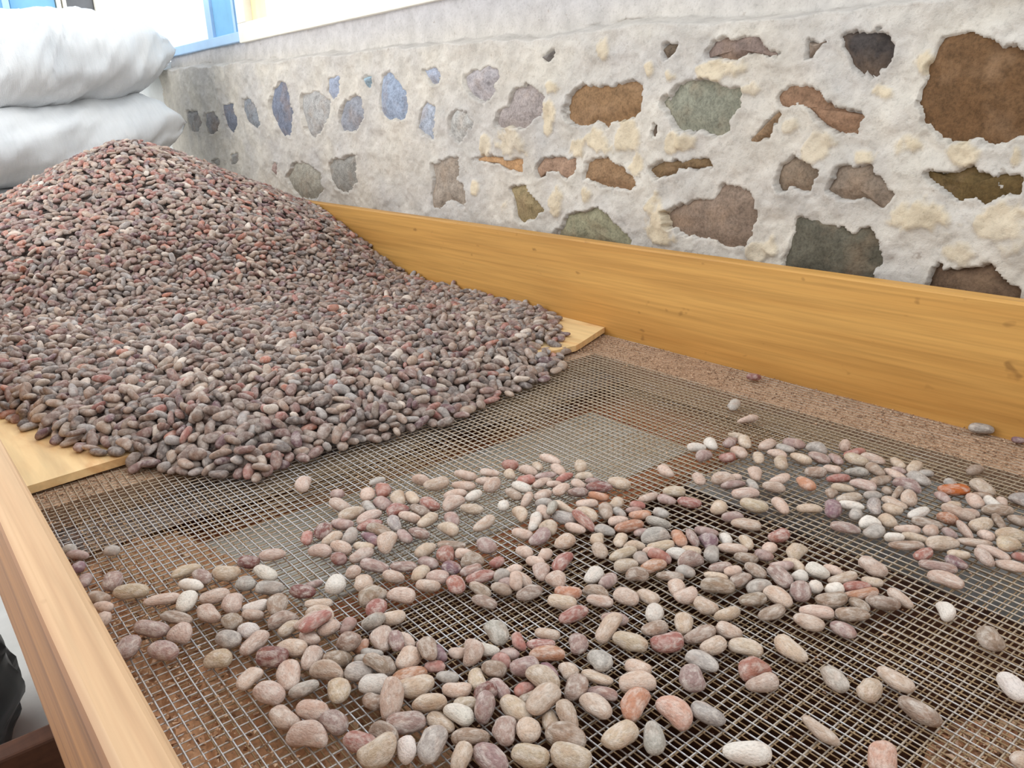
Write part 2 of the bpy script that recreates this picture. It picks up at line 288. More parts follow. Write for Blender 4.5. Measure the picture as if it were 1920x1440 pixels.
d,C,12,191,162,107,2059,6512,47,460,44,18,886
u,E,2,182,154,104,3354,5218,45,665,23,18,745
w,O,7,218,145,98,4184,4322,43,185,29,-1,-981
p,D,3,179,141,95,1772,5700,46,916,-189,137,-324
p,N,13,295,142,99,5075,5707,45,235,-39,-64,-968
g,L,8,295,131,104,7031,3393,45,260,21,-6,-964
g,E,8,254,141,108,3405,6240,47,524,-113,197,-819
p,L,1,295,117,83,7166,2625,55,228,338,-735,-539
t,E,10,233,138,101,2816,6388,44,138,22,-13,-989
t,O,2,295,118,93,4619,4398,41,996,34,-5,-68
b,H,13,223,105,84,2171,4416,125,581,-2,-153,798
g,L,3,231,148,106,8155,2532,48,121,-590,780,-164
r,E,11,277,152,119,3873,6346,54,704,-71,43,-704
w,L,2,295,122,88,7218,3062,38,60,4,31,997
o,L,6,196,147,116,7277,2834,48,717,140,193,654
r,E,1,250,128,92,3212,6384,41,162,-41,-29,984
m,E,10,240,143,104,3470,5920,49,626,108,175,751
m,C,11,229,132,104,1663,6545,46,629,9,-20,775
p,D,12,227,107,76,2246,5507,34,301,29,31,952
p,D,8,234,105,79,2050,5286,80,981,137,-17,128
p,H,12,194,105,84,3365,3972,37,462,41,27,884
r,P,7,207,147,115,5871,3670,50,167,-46,42,983
t,P,0,257,111,85,5572,3806,37,897,-58,5,435
p,E,2,253,143,114,2797,6173,49,770,24,-25,-635
w,P,8,187,144,101,4957,4079,44,591,-12,-6,805
p,P,7,183,133,91,4553,3741,42,436,95,-85,-890
p,H,2,218,117,85,2517,4613,37,682,19,-25,-730
m,H,9,198,116,91,2430,4589,94,831,58,-36,551
p,E,8,295,168,125,3125,7652,54,485,-2,14,-873
p,L,5,295,155,120,7415,3259,59,962,195,54,180
g,L,6,238,149,111,7605,3906,47,446,67,218,864
p,M,0,248,148,113,6455,4731,56,341,-140,-360,856
t,M,1,231,145,114,6680,4275,51,864,-9,61,-498
p,F,2,236,148,113,4591,6250,64,147,52,269,-949
t,M,5,230,144,111,5869,4890,49,430,-19,6,901
t,L,11,275,132,92,7233,3313,41,621,-17,-2,-782
r,N,10,295,127,89,4743,5024,75,722,112,195,-652
u,L,8,197,119,87,6589,2440,38,605,-4,13,-795
m,F,11,210,121,85,3466,5083,38,998,-10,-17,-30
m,M,1,264,161,107,7661,4372,48,686,6,51,-724
b,M,13,225,159,116,7295,4191,52,818,-1,-98,-565
m,N,6,217,154,103,5148,5546,45,430,53,199,878
r,M,0,238,132,104,5803,4638,45,877,-26,59,-475
g,N,12,295,121,84,4641,5369,121,356,842,400,53
m,P,2,216,112,86,5074,3698,38,177,16,18,983
b,F,1,195,121,96,3475,4669,45,821,43,31,-567
b,A,4,223,121,91,898,6816,41,889,-21,26,-454
u,H,4,199,105,76,3092,3645,34,793,-16,4,608
r,H,0,155,105,76,2843,3614,35,29,20,-15,998
w,N,2,272,168,115,4789,6007,57,678,-117,77,-721
u,L,13,259,160,122,6666,3622,55,960,74,-56,259
o,M,10,295,152,111,6994,4114,48,861,9,31,505
w,L,10,244,122,91,6892,3557,40,879,31,8,-473
t,M,12,245,121,80,6555,3794,35,903,25,-32,-426
m,E,10,246,147,99,3864,5940,43,575,32,-4,-816
p,L,10,230,114,90,6829,2977,40,451,-9,33,891
o,P,4,295,132,105,5184,4248,47,888,3,41,456
g,P,7,171,135,97,4794,3841,43,802,-37,23,-594
p,L,5,295,145,110,7820,2823,50,944,-52,14,321
t,L,7,238,105,76,6748,2863,34,833,4,16,-551
m,O,4,214,130,98,4220,4179,43,982,-13,13,183
t,E,10,241,145,112,3350,5613,49,989,21,31,136
p,M,8,295,131,90,6917,4356,39,999,-12,4,-26
p,N,12,227,133,90,5053,5306,40,267,31,30,962
t,N,6,245,135,99,4418,5582,42,555,156,-162,-800
t,O,4,217,121,81,4779,4583,36,278,9,12,-960
t,L,11,184,122,84,6729,2481,39,872,-89,25,-478
r,P,13,216,115,82,4805,4137,59,471,15,-335,815
m,H,3,171,105,77,2598,4480,34,307,9,-18,-950
t,M,5,279,136,108,7501,4496,47,766,-12,10,641
p,M,10,289,136,104,6390,4001,46,471,30,-11,-880
t,L,11,193,143,113,7084,3252,49,751,-23,-12,-658
b,L,2,240,132,99,7720,2366,43,657,24,22,752
m,E,11,241,139,108,3017,6573,47,879,-18,-12,-475
m,P,4,225,115,91,5463,4160,40,867,-3,17,-496
m,E,9,206,128,87,3255,5429,39,611,-17,-33,790
t,P,6,226,105,76,5559,3304,33,646,169,-145,-729
w,B,10,234,121,94,1548,6484,41,887,33,10,-459
r,H,6,226,105,79,3158,4054,34,840,182,142,490
r,H,9,155,107,80,2517,4215,37,459,-22,55,885
b,N,9,295,142,98,5068,5062,48,874,-167,-99,442
g,E,5,279,137,110,2971,6320,49,905,11,23,422
t,P,10,211,105,76,4931,3637,34,576,-4,31,816
p,F,13,295,139,111,4532,6655,53,769,-197,119,-595
r,E,3,287,168,125,3674,6951,54,842,13,18,537
p,E,1,289,168,119,3519,6973,53,862,-50,17,503
t,M,12,216,164,123,5909,4367,53,169,-24,-45,-983
p,E,7,260,162,110,3569,6248,56,612,126,195,755
g,L,13,195,165,114,6562,3149,51,990,44,-95,-83
t,F,5,199,145,100,3100,5317,48,258,43,-80,-961
m,D,6,156,132,102,2275,5066,43,344,135,-196,-907
t,L,7,174,115,78,5804,2752,35,640,-14,49,766
m,E,9,255,158,106,3531,6691,49,717,-65,-72,689
t,L,12,184,150,111,6848,3169,48,895,51,-12,441
w,L,3,208,147,108,6677,3252,47,308,-69,-207,925
p,F,13,173,147,104,3565,5320,47,228,103,30,967
g,P,0,212,135,105,5186,3872,46,286,50,64,-954
d,E,1,172,146,104,2692,6016,46,731,15,67,-678
w,L,11,161,129,102,5471,2886,45,993,-13,-26,-105
g,M,6,243,151,113,7867,4525,47,755,200,-111,-613
p,M,1,242,139,92,6302,4925,41,455,18,46,-888
b,L,4,295,129,93,7619,3645,41,996,-9,11,-79
p,E,3,251,138,110,4105,6860,54,689,-463,322,-454
m,M,9,212,126,98,5868,4171,44,280,-5,-42,958
g,O,7,204,124,87,4803,4804,38,833,47,17,-550
p,O,12,211,123,98,4187,5268,43,570,46,21,819
g,H,10,174,105,79,2520,4065,35,503,-11,34,862
p,L,2,286,127,84,7863,3626,37,806,24,15,590
p,F,2,257,132,88,4632,6391,39,365,21,-6,930
p,F,10,280,142,101,4377,6473,44,507,-7,30,860
t,L,7,230,127,85,7183,3815,37,880,4,18,-472
p,E,12,248,128,91,4200,6369,40,982,34,-27,-180
o,N,7,218,121,96,5259,4789,42,355,-23,7,934
p,O,2,220,117,93,4624,5019,41,610,23,25,791
m,M,10,257,164,125,7788,4768,54,838,36,11,-543
r,L,5,249,122,89,7348,3964,40,311,-15,2,949
t,E,8,253,163,125,3693,6645,61,531,130,-111,-829
t,N,13,257,141,95,4815,5394,51,211,-657,-703,165
w,N,13,295,131,89,4423,5367,45,929,-126,-107,327
t,E,9,295,132,100,3678,6082,47,975,85,49,192
p,L,11,169,136,105,6951,2822,46,151,-28,6,-987
m,P,8,170,129,97,5499,3567,42,742,-5,14,-669
u,H,5,184,105,76,2625,4322,34,646,11,13,-762
g,O,12,178,134,90,4687,4243,40,900,26,-2,434
w,P,3,155,129,95,5442,3184,42,999,20,11,-9
b,N,4,287,130,86,4648,5972,38,771,-8,19,635
b,L,3,295,121,90,7449,3388,47,825,-550,-61,107
t,L,1,230,123,86,7559,2917,39,124,-40,-29,990
p,N,7,210,125,89,5024,4850,39,990,-3,21,-131
t,E,8,249,146,104,3726,5803,46,655,-60,-57,750
t,E,13,229,118,81,2967,6072,37,816,11,-75,-571
p,O,9,174,117,86,3966,4818,38,545,-15,-37,836
t,M,4,295,152,111,7443,5182,49,386,8,14,-921
b,L,5,276,141,103,7809,3809,45,502,12,10,-863
p,N,0,268,134,103,4651,5755,53,835,-453,-149,270
t,N,8,218,137,93,5279,5124,40,972,-13,2,229
p,L,4,249,107,77,7527,2777,36,440,-97,-168,876
u,E,3,295,105,82,3091,6155,36,693,11,19,719
m,P,8,204,105,79,5455,3361,48,898,85,-141,-405
p,M,0,295,154,116,7145,5046,50,866,-60,7,495
t,O,6,213,129,90,4644,4731,41,939,-17,40,339
p,O,2,180,130,95,3997,5005,41,741,21,-24,-669
t,O,6,183,155,115,4435,5178,48,705,200,-114,-669
w,L,8,169,143,98,6576,2971,61,238,909,-324,-100
p,M,3,236,138,104,7423,4737,45,676,8,21,735
r,F,10,204,162,125,5053,6535,54,630,-13,42,774
t,P,4,182,110,79,5110,4040,35,578,-17,0,815
p,L,10,169,105,82,5723,3052,36,783,37,7,-620
p,M,6,295,141,99,8078,5598,42,156,6,213,963
w,M,10,219,153,106,6926,5462,46,941,30,20,-333
p,N,7,289,127,92,5498,6363,40,763,6,15,-645
r,N,4,199,143,112,4939,6118,49,247,-21,-6,968
o,N,12,224,118,90,5248,5346,39,566,42,22,822
w,L,3,184,128,89,7904,2700,49,519,179,-145,-822
g,L,4,204,123,93,6767,3441,41,970,-14,12,237
b,L,4,293,105,82,7550,2486,42,316,-82,275,-903
g,F,0,163,112,89,3600,4825,45,8,-7,470,-882
p,H,3,155,105,76,2739,4239,34,937,21,-1,-345
m,N,1,260,116,83,5180,6078,37,988,-30,36,-139
w,F,2,237,138,96,4327,6212,42,162,2,-30,-985
m,E,7,262,123,86,3353,5986,38,763,-16,2,644
t,O,3,203,105,76,4797,4429,34,321,-71,-202,921
p,A,5,194,110,78,889,6656,35,497,-15,6,867
p,M,3,279,159,113,6821,4589,50,269,-58,203,-939
p,O,12,172,129,88,3599,4625,91,818,380,-63,426
w,P,2,161,124,98,5389,3006,43,241,-34,-13,-969
p,A,2,155,124,95,849,6453,43,722,155,-148,-656
m,M,0,194,165,125,6782,5246,53,144,-80,-44,984
p,O,1,163,128,97,4105,4843,44,228,5,31,-972
p,P,2,155,129,93,5637,3605,41,998,31,-4,38
p,N,10,265,130,93,5379,6094,41,602,30,-5,-797
p,N,7,231,133,100,5118,6291,44,790,50,13,-610
p,N,12,246,114,77,5606,4997,34,39,19,36,997
m,P,5,198,124,89,5694,4833,40,786,9,16,-616
g,E,4,243,114,87,3400,6728,39,673,2,16,-738
m,A,11,235,105,84,925,7718,37,444,9,-16,895
p,P,2,182,105,81,5099,3588,42,107,25,-239,964
p,M,12,295,164,118,7551,4958,51,79,-18,-52,-994
b,L,12,230,132,93,8551,3123,40,994,36,-26,-94
p,N,5,241,122,97,4613,5450,43,566,12,12,-823
t,L,6,186,118,92,7507,1970,39,480,79,225,843
g,H,9,171,105,76,2247,4634,50,180,933,-237,-200
t,L,4,295,135,99,8151,3569,44,92,23,-5,-995
t,M,12,275,148,114,7251,4572,49,952,47,-9,300
p,N,1,265,140,105,4844,5737,47,991,-44,39,108
t,E,11,273,140,99,3827,6603,43,634,-18,-3,-772
m,A,9,205,120,84,868,7192,37,831,-28,-26,553
g,M,5,218,132,89,7633,4779,39,803,8,15,-595
m,L,1,295,117,93,7765,4238,42,883,-49,9,464
t,N,8,199,126,84,5470,5790,37,283,-8,-10,958
r,L,4,295,114,86,8065,4197,38,134,-21,14,990
t,M,10,257,131,90,7194,4824,40,346,27,-13,-937
p,L,4,192,132,91,7507,4127,40,660,-18,3,750
p,F,5,232,117,80,4789,6554,36,859,5,13,-510
g,L,9,178,123,94,7232,3525,42,358,-9,-35,932
m,L,12,156,113,76,7050,2705,34,879,45,-6,473
m,M,10,281,144,103,7324,5296,45,987,19,25,152
g,P,4,162,128,95,5436,4679,42,792,4,22,-609
r,M,7,186,157,110,6948,5053,48,358,-41,48,931
g,A,2,155,129,96,1181,7573,42,913,27,-17,-404
p,N,12,247,110,80,5041,5977,35,998,39,-18,0
p,N,5,181,123,84,5300,5694,37,707,11,15,-706
m,M,8,276,112,88,6452,4597,39,947,-225,60,-218
p,L,12,199,157,118,8085,4330,80,570,722,388,47
b,L,6,195,105,76,8005,2828,33,622,113,187,750
w,F,2,187,121,94,4412,5831,47,17,418,-907,25
p,O,1,155,108,76,3752,4846,34,138,-52,-28,988
p,L,2,155,119,95,7221,2465,41,605,17,-30,-794
r,E,4,205,116,93,2648,6561,41,503,7,17,-863
w,P,0,224,110,82,5489,3965,36,912,-63,14,403
m,H,1,155,105,76,3009,3980,34,495,-59,-7,866
w,M,0,258,156,109,7130,5420,47,412,17,58,-908
t,N,11,259,140,107,5606,5990,47,905,-2,-20,423
p,P,4,244,137,103,6187,5277,45,582,5,16,-811
t,L,2,292,116,77,8143,3745,44,33,-418,895,-146
t,F,0,172,126,98,4921,6364,42,529,24,82,-843
b,L,6,165,116,79,7010,3827,34,976,204,46,30
g,N,12,187,105,82,4749,5609,38,927,163,-80,-325
r,N,11,158,116,80,5401,4952,35,471,15,-18,881
r,F,13,155,105,83,3714,5034,42,7,93,-994,-27
u,A,11,155,123,95,879,7464,42,551,-27,-6,-833
m,E,2,160,136,96,3297,7213,42,824,22,-21,-564
m,F,3,155,109,86,3568,4710,38,552,16,6,833
t,N,1,233,114,81,5275,6325,37,845,-47,10,530
r,N,1,236,105,81,5301,5911,36,4,33,38,-998
g,N,5,176,105,76,5160,4965,34,638,12,13,-769
m,F,3,155,105,76,2348,5797,34,967,-212,29,-133
p,L,13,224,105,84,7298,2024,42,27,998,34,4
p,P,6,155,105,78,4815,4254,33,692,190,-126,-684
g,M,4,295,154,119,8344,6007,52,222,11,13,-974
g,E,5,190,106,76,3766,7212,34,42,-16,-2,998
p,N,13,175,105,76,5114,5867,35,131,82,29,987
m,L,7,195,105,79,7699,3060,35,544,49,-6,-837
g,H,2,155,105,78,2159,4598,52,378,227,559,701
g,L,5,162,114,86,8058,3147,38,465,18,12,-884
p,L,4,155,111,76,8003,2643,36,219,-23,182,-957
d,M,2,209,143,111,9488,6527,48,515,21,26,856
t,M,10,205,115,79,7555,5390,35,631,-4,32,774
m,L,1,159,105,76,7989,3650,34,731,6,58,-679
p,M,7,162,105,80,6606,4705,35,418,-24,5,907
m,N,3,169,105,78,5289,4895,39,883,-302,121,-336
o,H,11,155,105,79,2236,4765,39,289,42,-100,-950
r,H,6,155,105,80,2910,3947,37,779,290,-137,-537
m,O,5,155,108,76,5026,4551,34,332,-19,4,942
g,M,5,246,105,76,6600,4477,34,895,-8,10,444
b,L,7,163,105,79,7459,3495,35,956,18,53,284
g,A,6,155,105,76,888,7884,33,861,215,-64,-454
m,N,8,155,105,76,5458,5650,34,921,-200,83,-320
t,L,0,155,105,76,7717,2171,33,500,15,63,-862
g,L,12,155,105,76,8118,3428,34,903,24,-41,-424
u,L,4,155,105,76,9725,3150,34,913,-2,19,-405
r,L,11,155,105,77,7079,2126,34,918,-17,-16,-394'''
HEAP = [  # x, y, z in mm, then yaw, pitch, roll in steps of five degrees
528,812,5,-1,1,-4,282,820,4,12,0,3,559,821,4,-7,0,2,450,825,4,9,-1,0,464,825,6,13,-2,12,515,825,4,17,-1,-3,292,827,11,-14,1,-5,486,829,4,18,1,-3,434,829,4,-16,1,-3,503,829,7,0,5,-3,575,829,5,1,0,3,539,831,9,-14,-8,8,
299,832,3,14,0,-3,344,834,4,-15,0,3,519,836,12,-11,6,-10,313,837,10,12,9,-1,396,837,4,14,0,-2,601,837,4,10,-1,8,550,837,11,-16,-2,0,361,837,5,8,0,-3,281,838,6,11,4,5,454,839,10,10,-2,0,621,839,4,-3,1,-3,560,839,7,-5,5,4,
410,840,4,-13,1,-1,469,840,9,-18,4,-3,318,840,3,-13,0,4,544,841,5,-17,-3,-2,478,841,6,13,4,4,494,841,10,-13,2,-2,530,841,7,-11,-5,-7,404,843,11,10,0,-4,482,843,14,-17,-4,2,655,843,4,15,-1,3,573,844,7,-7,1,8,591,844,4,15,0,2,
379,844,6,13,-2,9,420,844,4,-11,-1,1,436,845,7,-6,0,-6,288,845,17,-16,0,-6,272,845,4,11,1,0,469,846,14,-16,7,0,299,847,9,13,1,0,395,848,14,10,6,7,333,848,4,11,0,3,445,850,15,5,-4,-6,465,850,20,0,5,-9,640,851,5,8,0,-3,
350,851,5,-13,1,5,317,851,10,-9,0,-2,328,852,15,-2,-4,-2,583,852,11,-16,3,-15,373,852,9,15,-5,-2,514,853,10,1,1,1,417,854,12,-16,5,8,615,854,4,10,0,2,540,854,11,3,-1,-9,694,854,4,-16,0,-2,676,855,4,-18,0,3,499,855,15,10,-3,0,
628,856,12,-7,0,1,558,856,9,12,3,6,276,857,16,10,-2,7,391,857,8,-8,-3,2,361,857,5,-13,-2,3,572,857,12,-16,4,-1,432,857,11,1,2,14,661,857,5,-4,-3,-1,384,858,19,8,4,5,733,858,4,2,0,3,254,859,4,-9,0,0,513,859,18,12,-7,-15,
598,859,8,-3,2,1,287,859,24,-7,1,-1,634,860,4,7,-1,3,486,861,25,-7,-3,5,422,861,19,-14,7,8,483,861,16,8,1,7,529,861,12,1,0,7,409,862,11,13,6,-10,468,862,20,12,11,6,265,862,7,-6,1,-3,436,862,27,13,2,11,448,863,20,11,-5,9,
317,864,14,0,-3,-15,695,864,11,-1,-2,-6,296,864,16,-6,-3,9,352,865,16,14,6,2,712,867,4,15,-1,3,364,867,12,-14,1,-2,672,867,8,14,-5,-11,419,867,26,-10,7,7,552,868,15,-18,1,4,529,868,20,-11,3,11,334,868,12,-12,-5,4,396,869,14,-3,1,-6,
461,869,23,9,11,16,649,870,9,13,10,-2,719,870,7,-6,-8,-1,265,870,13,1,-2,-3,635,870,10,5,-2,17,608,871,11,-3,4,0,373,871,14,-13,-1,8,499,871,20,14,-1,3,621,871,18,-13,0,-2,587,871,10,6,2,7,743,871,5,2,-1,10,346,872,11,-10,-6,5,
621,873,8,8,3,7,439,873,19,10,3,2,541,873,18,11,0,-12,686,873,5,10,-1,-7,513,873,16,10,2,-13,770,874,5,0,1,4,662,875,7,12,4,3,477,875,21,5,0,11,251,875,6,5,1,-12,265,875,20,-3,1,-9,566,876,14,-4,-3,6,396,877,17,-2,0,-7,
286,877,18,13,5,1,302,878,19,6,2,17,461,879,23,3,1,12,707,879,9,15,-8,-13,533,880,27,1,-2,-1,489,880,29,-17,-4,-2,554,880,22,16,0,0,422,881,20,13,4,-11,730,882,13,13,2,5,410,882,19,-12,-2,2,644,882,14,-3,-9,6,238,883,4,4,-1,3,
588,883,14,6,1,6,699,883,8,-18,-5,-12,770,883,13,0,1,-4,322,884,21,8,-2,12,741,884,6,-1,5,3,678,884,10,-6,0,-10,619,884,12,8,1,6,390,885,23,5,-6,4,479,885,23,3,5,5,657,885,15,17,-4,16,360,885,19,-15,-3,0,605,885,13,13,1,-10,
633,885,14,5,-6,6,723,886,5,11,-1,-3,572,886,19,-5,1,-3,284,886,28,-14,-1,-9,377,886,17,-2,1,-1,433,887,22,-17,3,5,271,887,16,4,6,0,427,887,31,5,-2,-3,254,888,11,11,6,11,713,888,15,2,2,-6,555,888,15,10,2,-1,527,888,19,-11,-2,2,
494,888,24,-8,-1,3,299,888,26,-3,4,5,346,888,17,-7,-4,6,755,889,4,-2,1,3,796,889,4,8,1,4,781,889,4,16,1,3,540,891,19,-10,1,-10,510,891,22,12,-1,-4,684,891,10,-4,-1,-16,320,892,30,10,-5,15,462,893,24,14,4,3,469,894,32,10,5,10,
631,894,22,-4,3,4,226,895,5,-16,-3,-1,231,895,12,-13,-2,1,246,895,19,-11,2,14,441,895,27,-13,-5,-13,649,895,20,-13,7,16,666,895,18,1,-2,-2,613,896,21,-11,4,1,363,896,27,-14,3,-9,721,898,7,5,1,-4,388,898,27,9,-5,-12,239,899,5,-6,2,3,
576,899,19,-9,-1,5,348,899,25,-5,-9,-2,737,900,7,-13,-5,6,420,900,24,-6,-3,-2,476,900,25,-16,-3,-6,495,900,28,-10,-1,-12,402,901,26,17,4,4,683,901,15,-7,5,10,380,901,23,8,-1,8,713,901,12,-2,4,-8,453,901,25,8,6,0,314,902,27,12,2,2,
281,902,24,-1,5,6,693,902,10,-11,-3,3,768,902,5,-13,1,-4,630,903,16,-7,0,4,558,903,21,17,1,3,252,903,13,-8,2,5,662,903,14,0,-2,5,751,903,4,-2,-1,3,302,903,30,4,6,-2,540,904,22,3,-1,-10,591,904,20,-13,-4,-12,619,904,27,12,-6,-4,
566,906,28,-14,-2,-17,603,906,24,-1,13,2,508,906,23,6,0,6,222,907,4,7,0,-2,525,907,29,-16,0,10,430,908,25,-4,0,1,779,908,10,-8,0,17,370,908,30,13,-4,6,722,909,13,-3,3,8,334,910,29,16,5,2,239,910,17,2,5,10,802,911,5,-9,-3,-1,
674,911,23,-7,-2,-1,517,912,37,15,3,-12,467,913,32,14,-1,13,272,914,27,-1,1,5,357,914,29,4,-4,12,672,914,15,0,0,4,642,914,20,3,3,-6,706,915,13,10,-2,0,729,915,9,-6,-3,4,542,915,27,-8,5,8,414,916,37,0,3,5,614,916,20,9,-1,7,
530,916,24,18,2,5,390,916,27,-14,-6,-5,512,917,29,7,-6,5,570,917,25,6,7,1,302,917,28,-7,-2,1,237,917,10,-15,-3,8,289,917,29,-10,0,13,599,918,29,2,1,6,213,918,6,-12,4,11,790,918,4,13,0,3,260,918,21,15,6,-4,439,919,30,-11,0,-6,
421,919,29,9,1,-3,762,919,10,12,-2,0,455,920,29,-16,-1,2,688,920,16,-3,-5,14,811,920,4,-4,0,-4,320,920,28,0,0,5,628,921,22,17,6,-12,747,921,13,-16,-8,-9,310,921,36,12,3,1,223,922,4,-5,2,3,697,922,22,-12,-2,-12,554,922,25,17,-2,2,
349,922,28,11,2,7,725,922,24,13,6,3,500,923,27,-7,-4,-3,637,923,29,13,1,17,736,923,19,17,3,5,707,924,23,-12,-4,4,649,924,29,15,2,-4,241,925,19,8,0,-1,655,925,24,-4,5,7,584,926,22,15,-1,1,349,926,39,2,-3,14,395,927,38,-6,1,3,
365,927,39,-17,-6,-5,788,927,13,2,-1,3,704,927,16,10,4,-8,733,927,11,-12,-2,4,225,927,12,16,1,-8,381,928,32,13,1,1,484,929,29,10,3,-1,406,929,30,12,0,-8,274,929,33,9,9,0,721,930,17,4,2,-5,514,930,33,1,8,2,255,930,27,10,0,-4,
616,930,24,-9,4,-2,318,930,31,2,-1,12,203,931,9,-2,0,-5,829,931,3,13,-1,3,553,932,35,-15,-3,-6,502,932,36,-14,-1,6,659,932,19,-10,0,3,422,932,34,6,-4,11,299,932,34,-14,-1,-6,530,932,29,8,-2,-3,683,933,18,2,1,4,336,933,32,-13,-1,5,
785,934,7,6,-1,5,755,934,11,4,0,6,570,934,27,12,6,-15,292,934,43,-3,2,6,584,934,31,11,-2,-6,599,935,24,-12,1,-4,638,935,23,11,2,2,817,935,5,12,-1,-8,802,936,10,14,12,4,399,937,34,14,3,-7,670,937,27,3,0,-2,363,937,33,-3,-2,15,
689,937,27,11,1,-1,468,937,34,13,-1,9,545,937,32,-17,-2,-13,377,938,40,17,2,-4,436,938,37,-11,-7,-3,847,938,5,-1,0,9,451,939,36,-10,-2,7,773,939,16,16,6,0,249,941,28,8,5,-13,637,941,31,5,4,0,739,941,14,2,-2,-2,705,941,17,1,-5,6,
386,941,35,-2,4,-8,306,942,41,-16,-5,-2,190,942,5,1,4,3,510,942,36,-8,-12,10,564,942,30,11,3,7,319,942,33,6,2,3,347,943,35,13,-2,11,722,943,16,11,3,14,419,943,36,3,0,1,285,943,34,-15,-1,-1,498,943,30,4,1,3,623,945,31,16,-1,-8,
525,945,33,-6,3,-3,481,945,33,17,-2,-12,811,946,8,-17,4,7,578,946,25,-15,-7,7,236,946,23,0,-4,8,590,946,38,-6,1,-4,268,946,31,14,4,0,205,946,5,-12,0,5,222,946,15,10,7,5,629,946,24,7,3,1,715,947,23,18,0,-14,552,947,28,-14,-8,-9,
436,947,32,-7,-2,6,651,948,25,-11,2,9,612,948,24,15,-2,-3,828,948,4,-3,0,12,664,948,22,-15,-5,4,778,948,11,-7,-1,-1,601,948,27,-16,7,-1,747,949,18,3,-4,-2,453,949,33,-7,1,1,467,949,39,17,-5,-2,686,949,18,-9,-1,-2,727,949,26,-17,-6,-9,
585,950,22,-12,-4,1,410,950,31,2,0,0,490,951,37,-15,-3,9,305,951,37,6,3,6,538,951,28,-5,-3,4,335,951,37,-11,3,-2,380,951,34,1,0,-8,847,951,4,-3,0,-2,362,952,37,-13,-2,-12,569,952,24,-17,-3,-3,287,953,45,-2,-5,-16,708,953,28,9,5,-7,
686,953,30,16,-4,-9,787,954,14,-8,0,12,608,955,33,15,-5,4,249,956,30,10,1,-9,191,956,9,5,6,14,212,956,16,5,4,-1,697,957,23,15,-4,-12,824,958,6,0,-2,-15,797,958,13,-14,-8,2,596,958,29,10,-1,-7,634,958,32,-6,-2,-2,841,958,14,-12,-4,5,
856,959,4,-1,-1,-16,440,959,35,-14,4,6,403,959,36,9,-2,-8,723,959,19,15,-1,-9,272,959,44,11,2,13,557,959,28,-13,-2,4,322,959,43,-18,-3,-4,522,960,40,-12,-6,-6,768,960,14,10,1,1,321,960,36,14,1,1,392,960,45,10,3,3,239,961,25,5,2,3,
300,961,39,2,1,-15,346,961,37,1,-6,-2,575,961,32,-4,0,4,494,962,33,-13,-1,2,451,962,39,16,-2,-12,737,963,17,9,0,-4,476,964,37,-3,-2,10,201,964,20,-16,0,17,739,964,25,-2,0,-5,630,964,23,17,-1,-5,226,965,26,-1,5,-9,533,965,36,-12,8,15,
247,965,33,15,-5,-3,460,965,33,12,3,1,281,965,38,-18,-2,5,546,966,33,17,-4,1,268,966,38,12,3,6,806,966,17,-6,-4,15,431,966,38,-14,2,6,618,966,27,-13,-7,9,771,967,24,-6,-3,2,654,967,25,-14,-2,-10,640,969,26,-6,-5,-2,678,969,22,15,-2,5,
585,969,28,3,0,3,712,969,21,12,-1,3,506,969,38,-6,-1,4,378,970,36,12,5,6,233,971,34,6,-7,-12,756,971,19,10,2,-3,662,973,23,-14,1,-3,362,973,36,-18,-2,6,393,974,40,-13,-8,3,314,974,37,10,1,4,332,974,38,-11,-3,-1,870,975,15,14,-1,-3,
513,976,32,-8,0,2,791,976,16,14,1,-2,742,976,28,5,5,-17,479,976,38,5,-5,-6,791,976,26,11,2,15,856,976,15,9,0,-3,602,977,29,-12,2,1,189,977,23,-14,-4,4,618,977,25,-5,-4,3,560,977,29,2,-3,4,301,978,40,15,5,5,405,978,47,-16,1,-4,
782,978,20,14,1,-3,573,978,33,12,-3,-17,727,978,24,16,9,-1,660,978,29,1,0,-4,286,978,43,9,-6,1,750,978,19,14,-3,-10,412,979,37,2,-2,-3,208,979,22,-11,-2,-4,227,979,28,14,4,-1,586,979,37,6,0,14,456,980,39,4,3,4,846,980,18,9,0,13,
179,980,16,-13,0,3,196,981,15,-6,0,4,736,981,19,-11,-5,9,809,981,15,9,0,3,491,981,43,-16,1,5,829,982,15,14,0,3,697,982,22,-4,-3,-1,535,982,31,-1,0,4,440,982,36,13,-2,0,272,983,42,18,-8,-1,340,983,41,-3,-6,-4,645,983,34,13,4,6,
674,983,26,-11,5,-1,635,983,24,12,-1,-1,376,984,36,6,3,-3,712,984,24,-5,8,-14,500,985,37,8,5,-2,760,985,29,-12,-1,-18,247,986,36,14,6,-17,647,986,26,-14,-5,-6,766,987,19,-9,0,3,629,987,32,11,-2,-18,693,988,31,0,2,-6,862,988,20,-12,7,-5,
237,989,34,14,-3,9,557,989,35,-17,3,9,519,989,37,14,10,7,214,989,25,-12,4,8,878,990,15,-9,-1,-4,619,990,32,-17,-15,-3,413,990,41,-10,5,-2,584,990,35,-12,-9,0,892,990,15,-11,1,1,843,990,19,7,-7,-10,467,991,36,-8,-2,-2,259,991,38,15,0,8,
309,991,50,-17,-2,-11,605,991,28,-8,3,-1,662,992,27,10,-1,3,741,992,30,-6,3,-1,742,992,20,0,2,5,568,992,28,6,-1,-2,423,992,36,-15,3,4,328,993,44,14,-8,-18,798,993,17,0,-3,-1,544,994,35,-3,-10,-7,268,994,44,9,-7,15,396,994,40,17,0,-2,
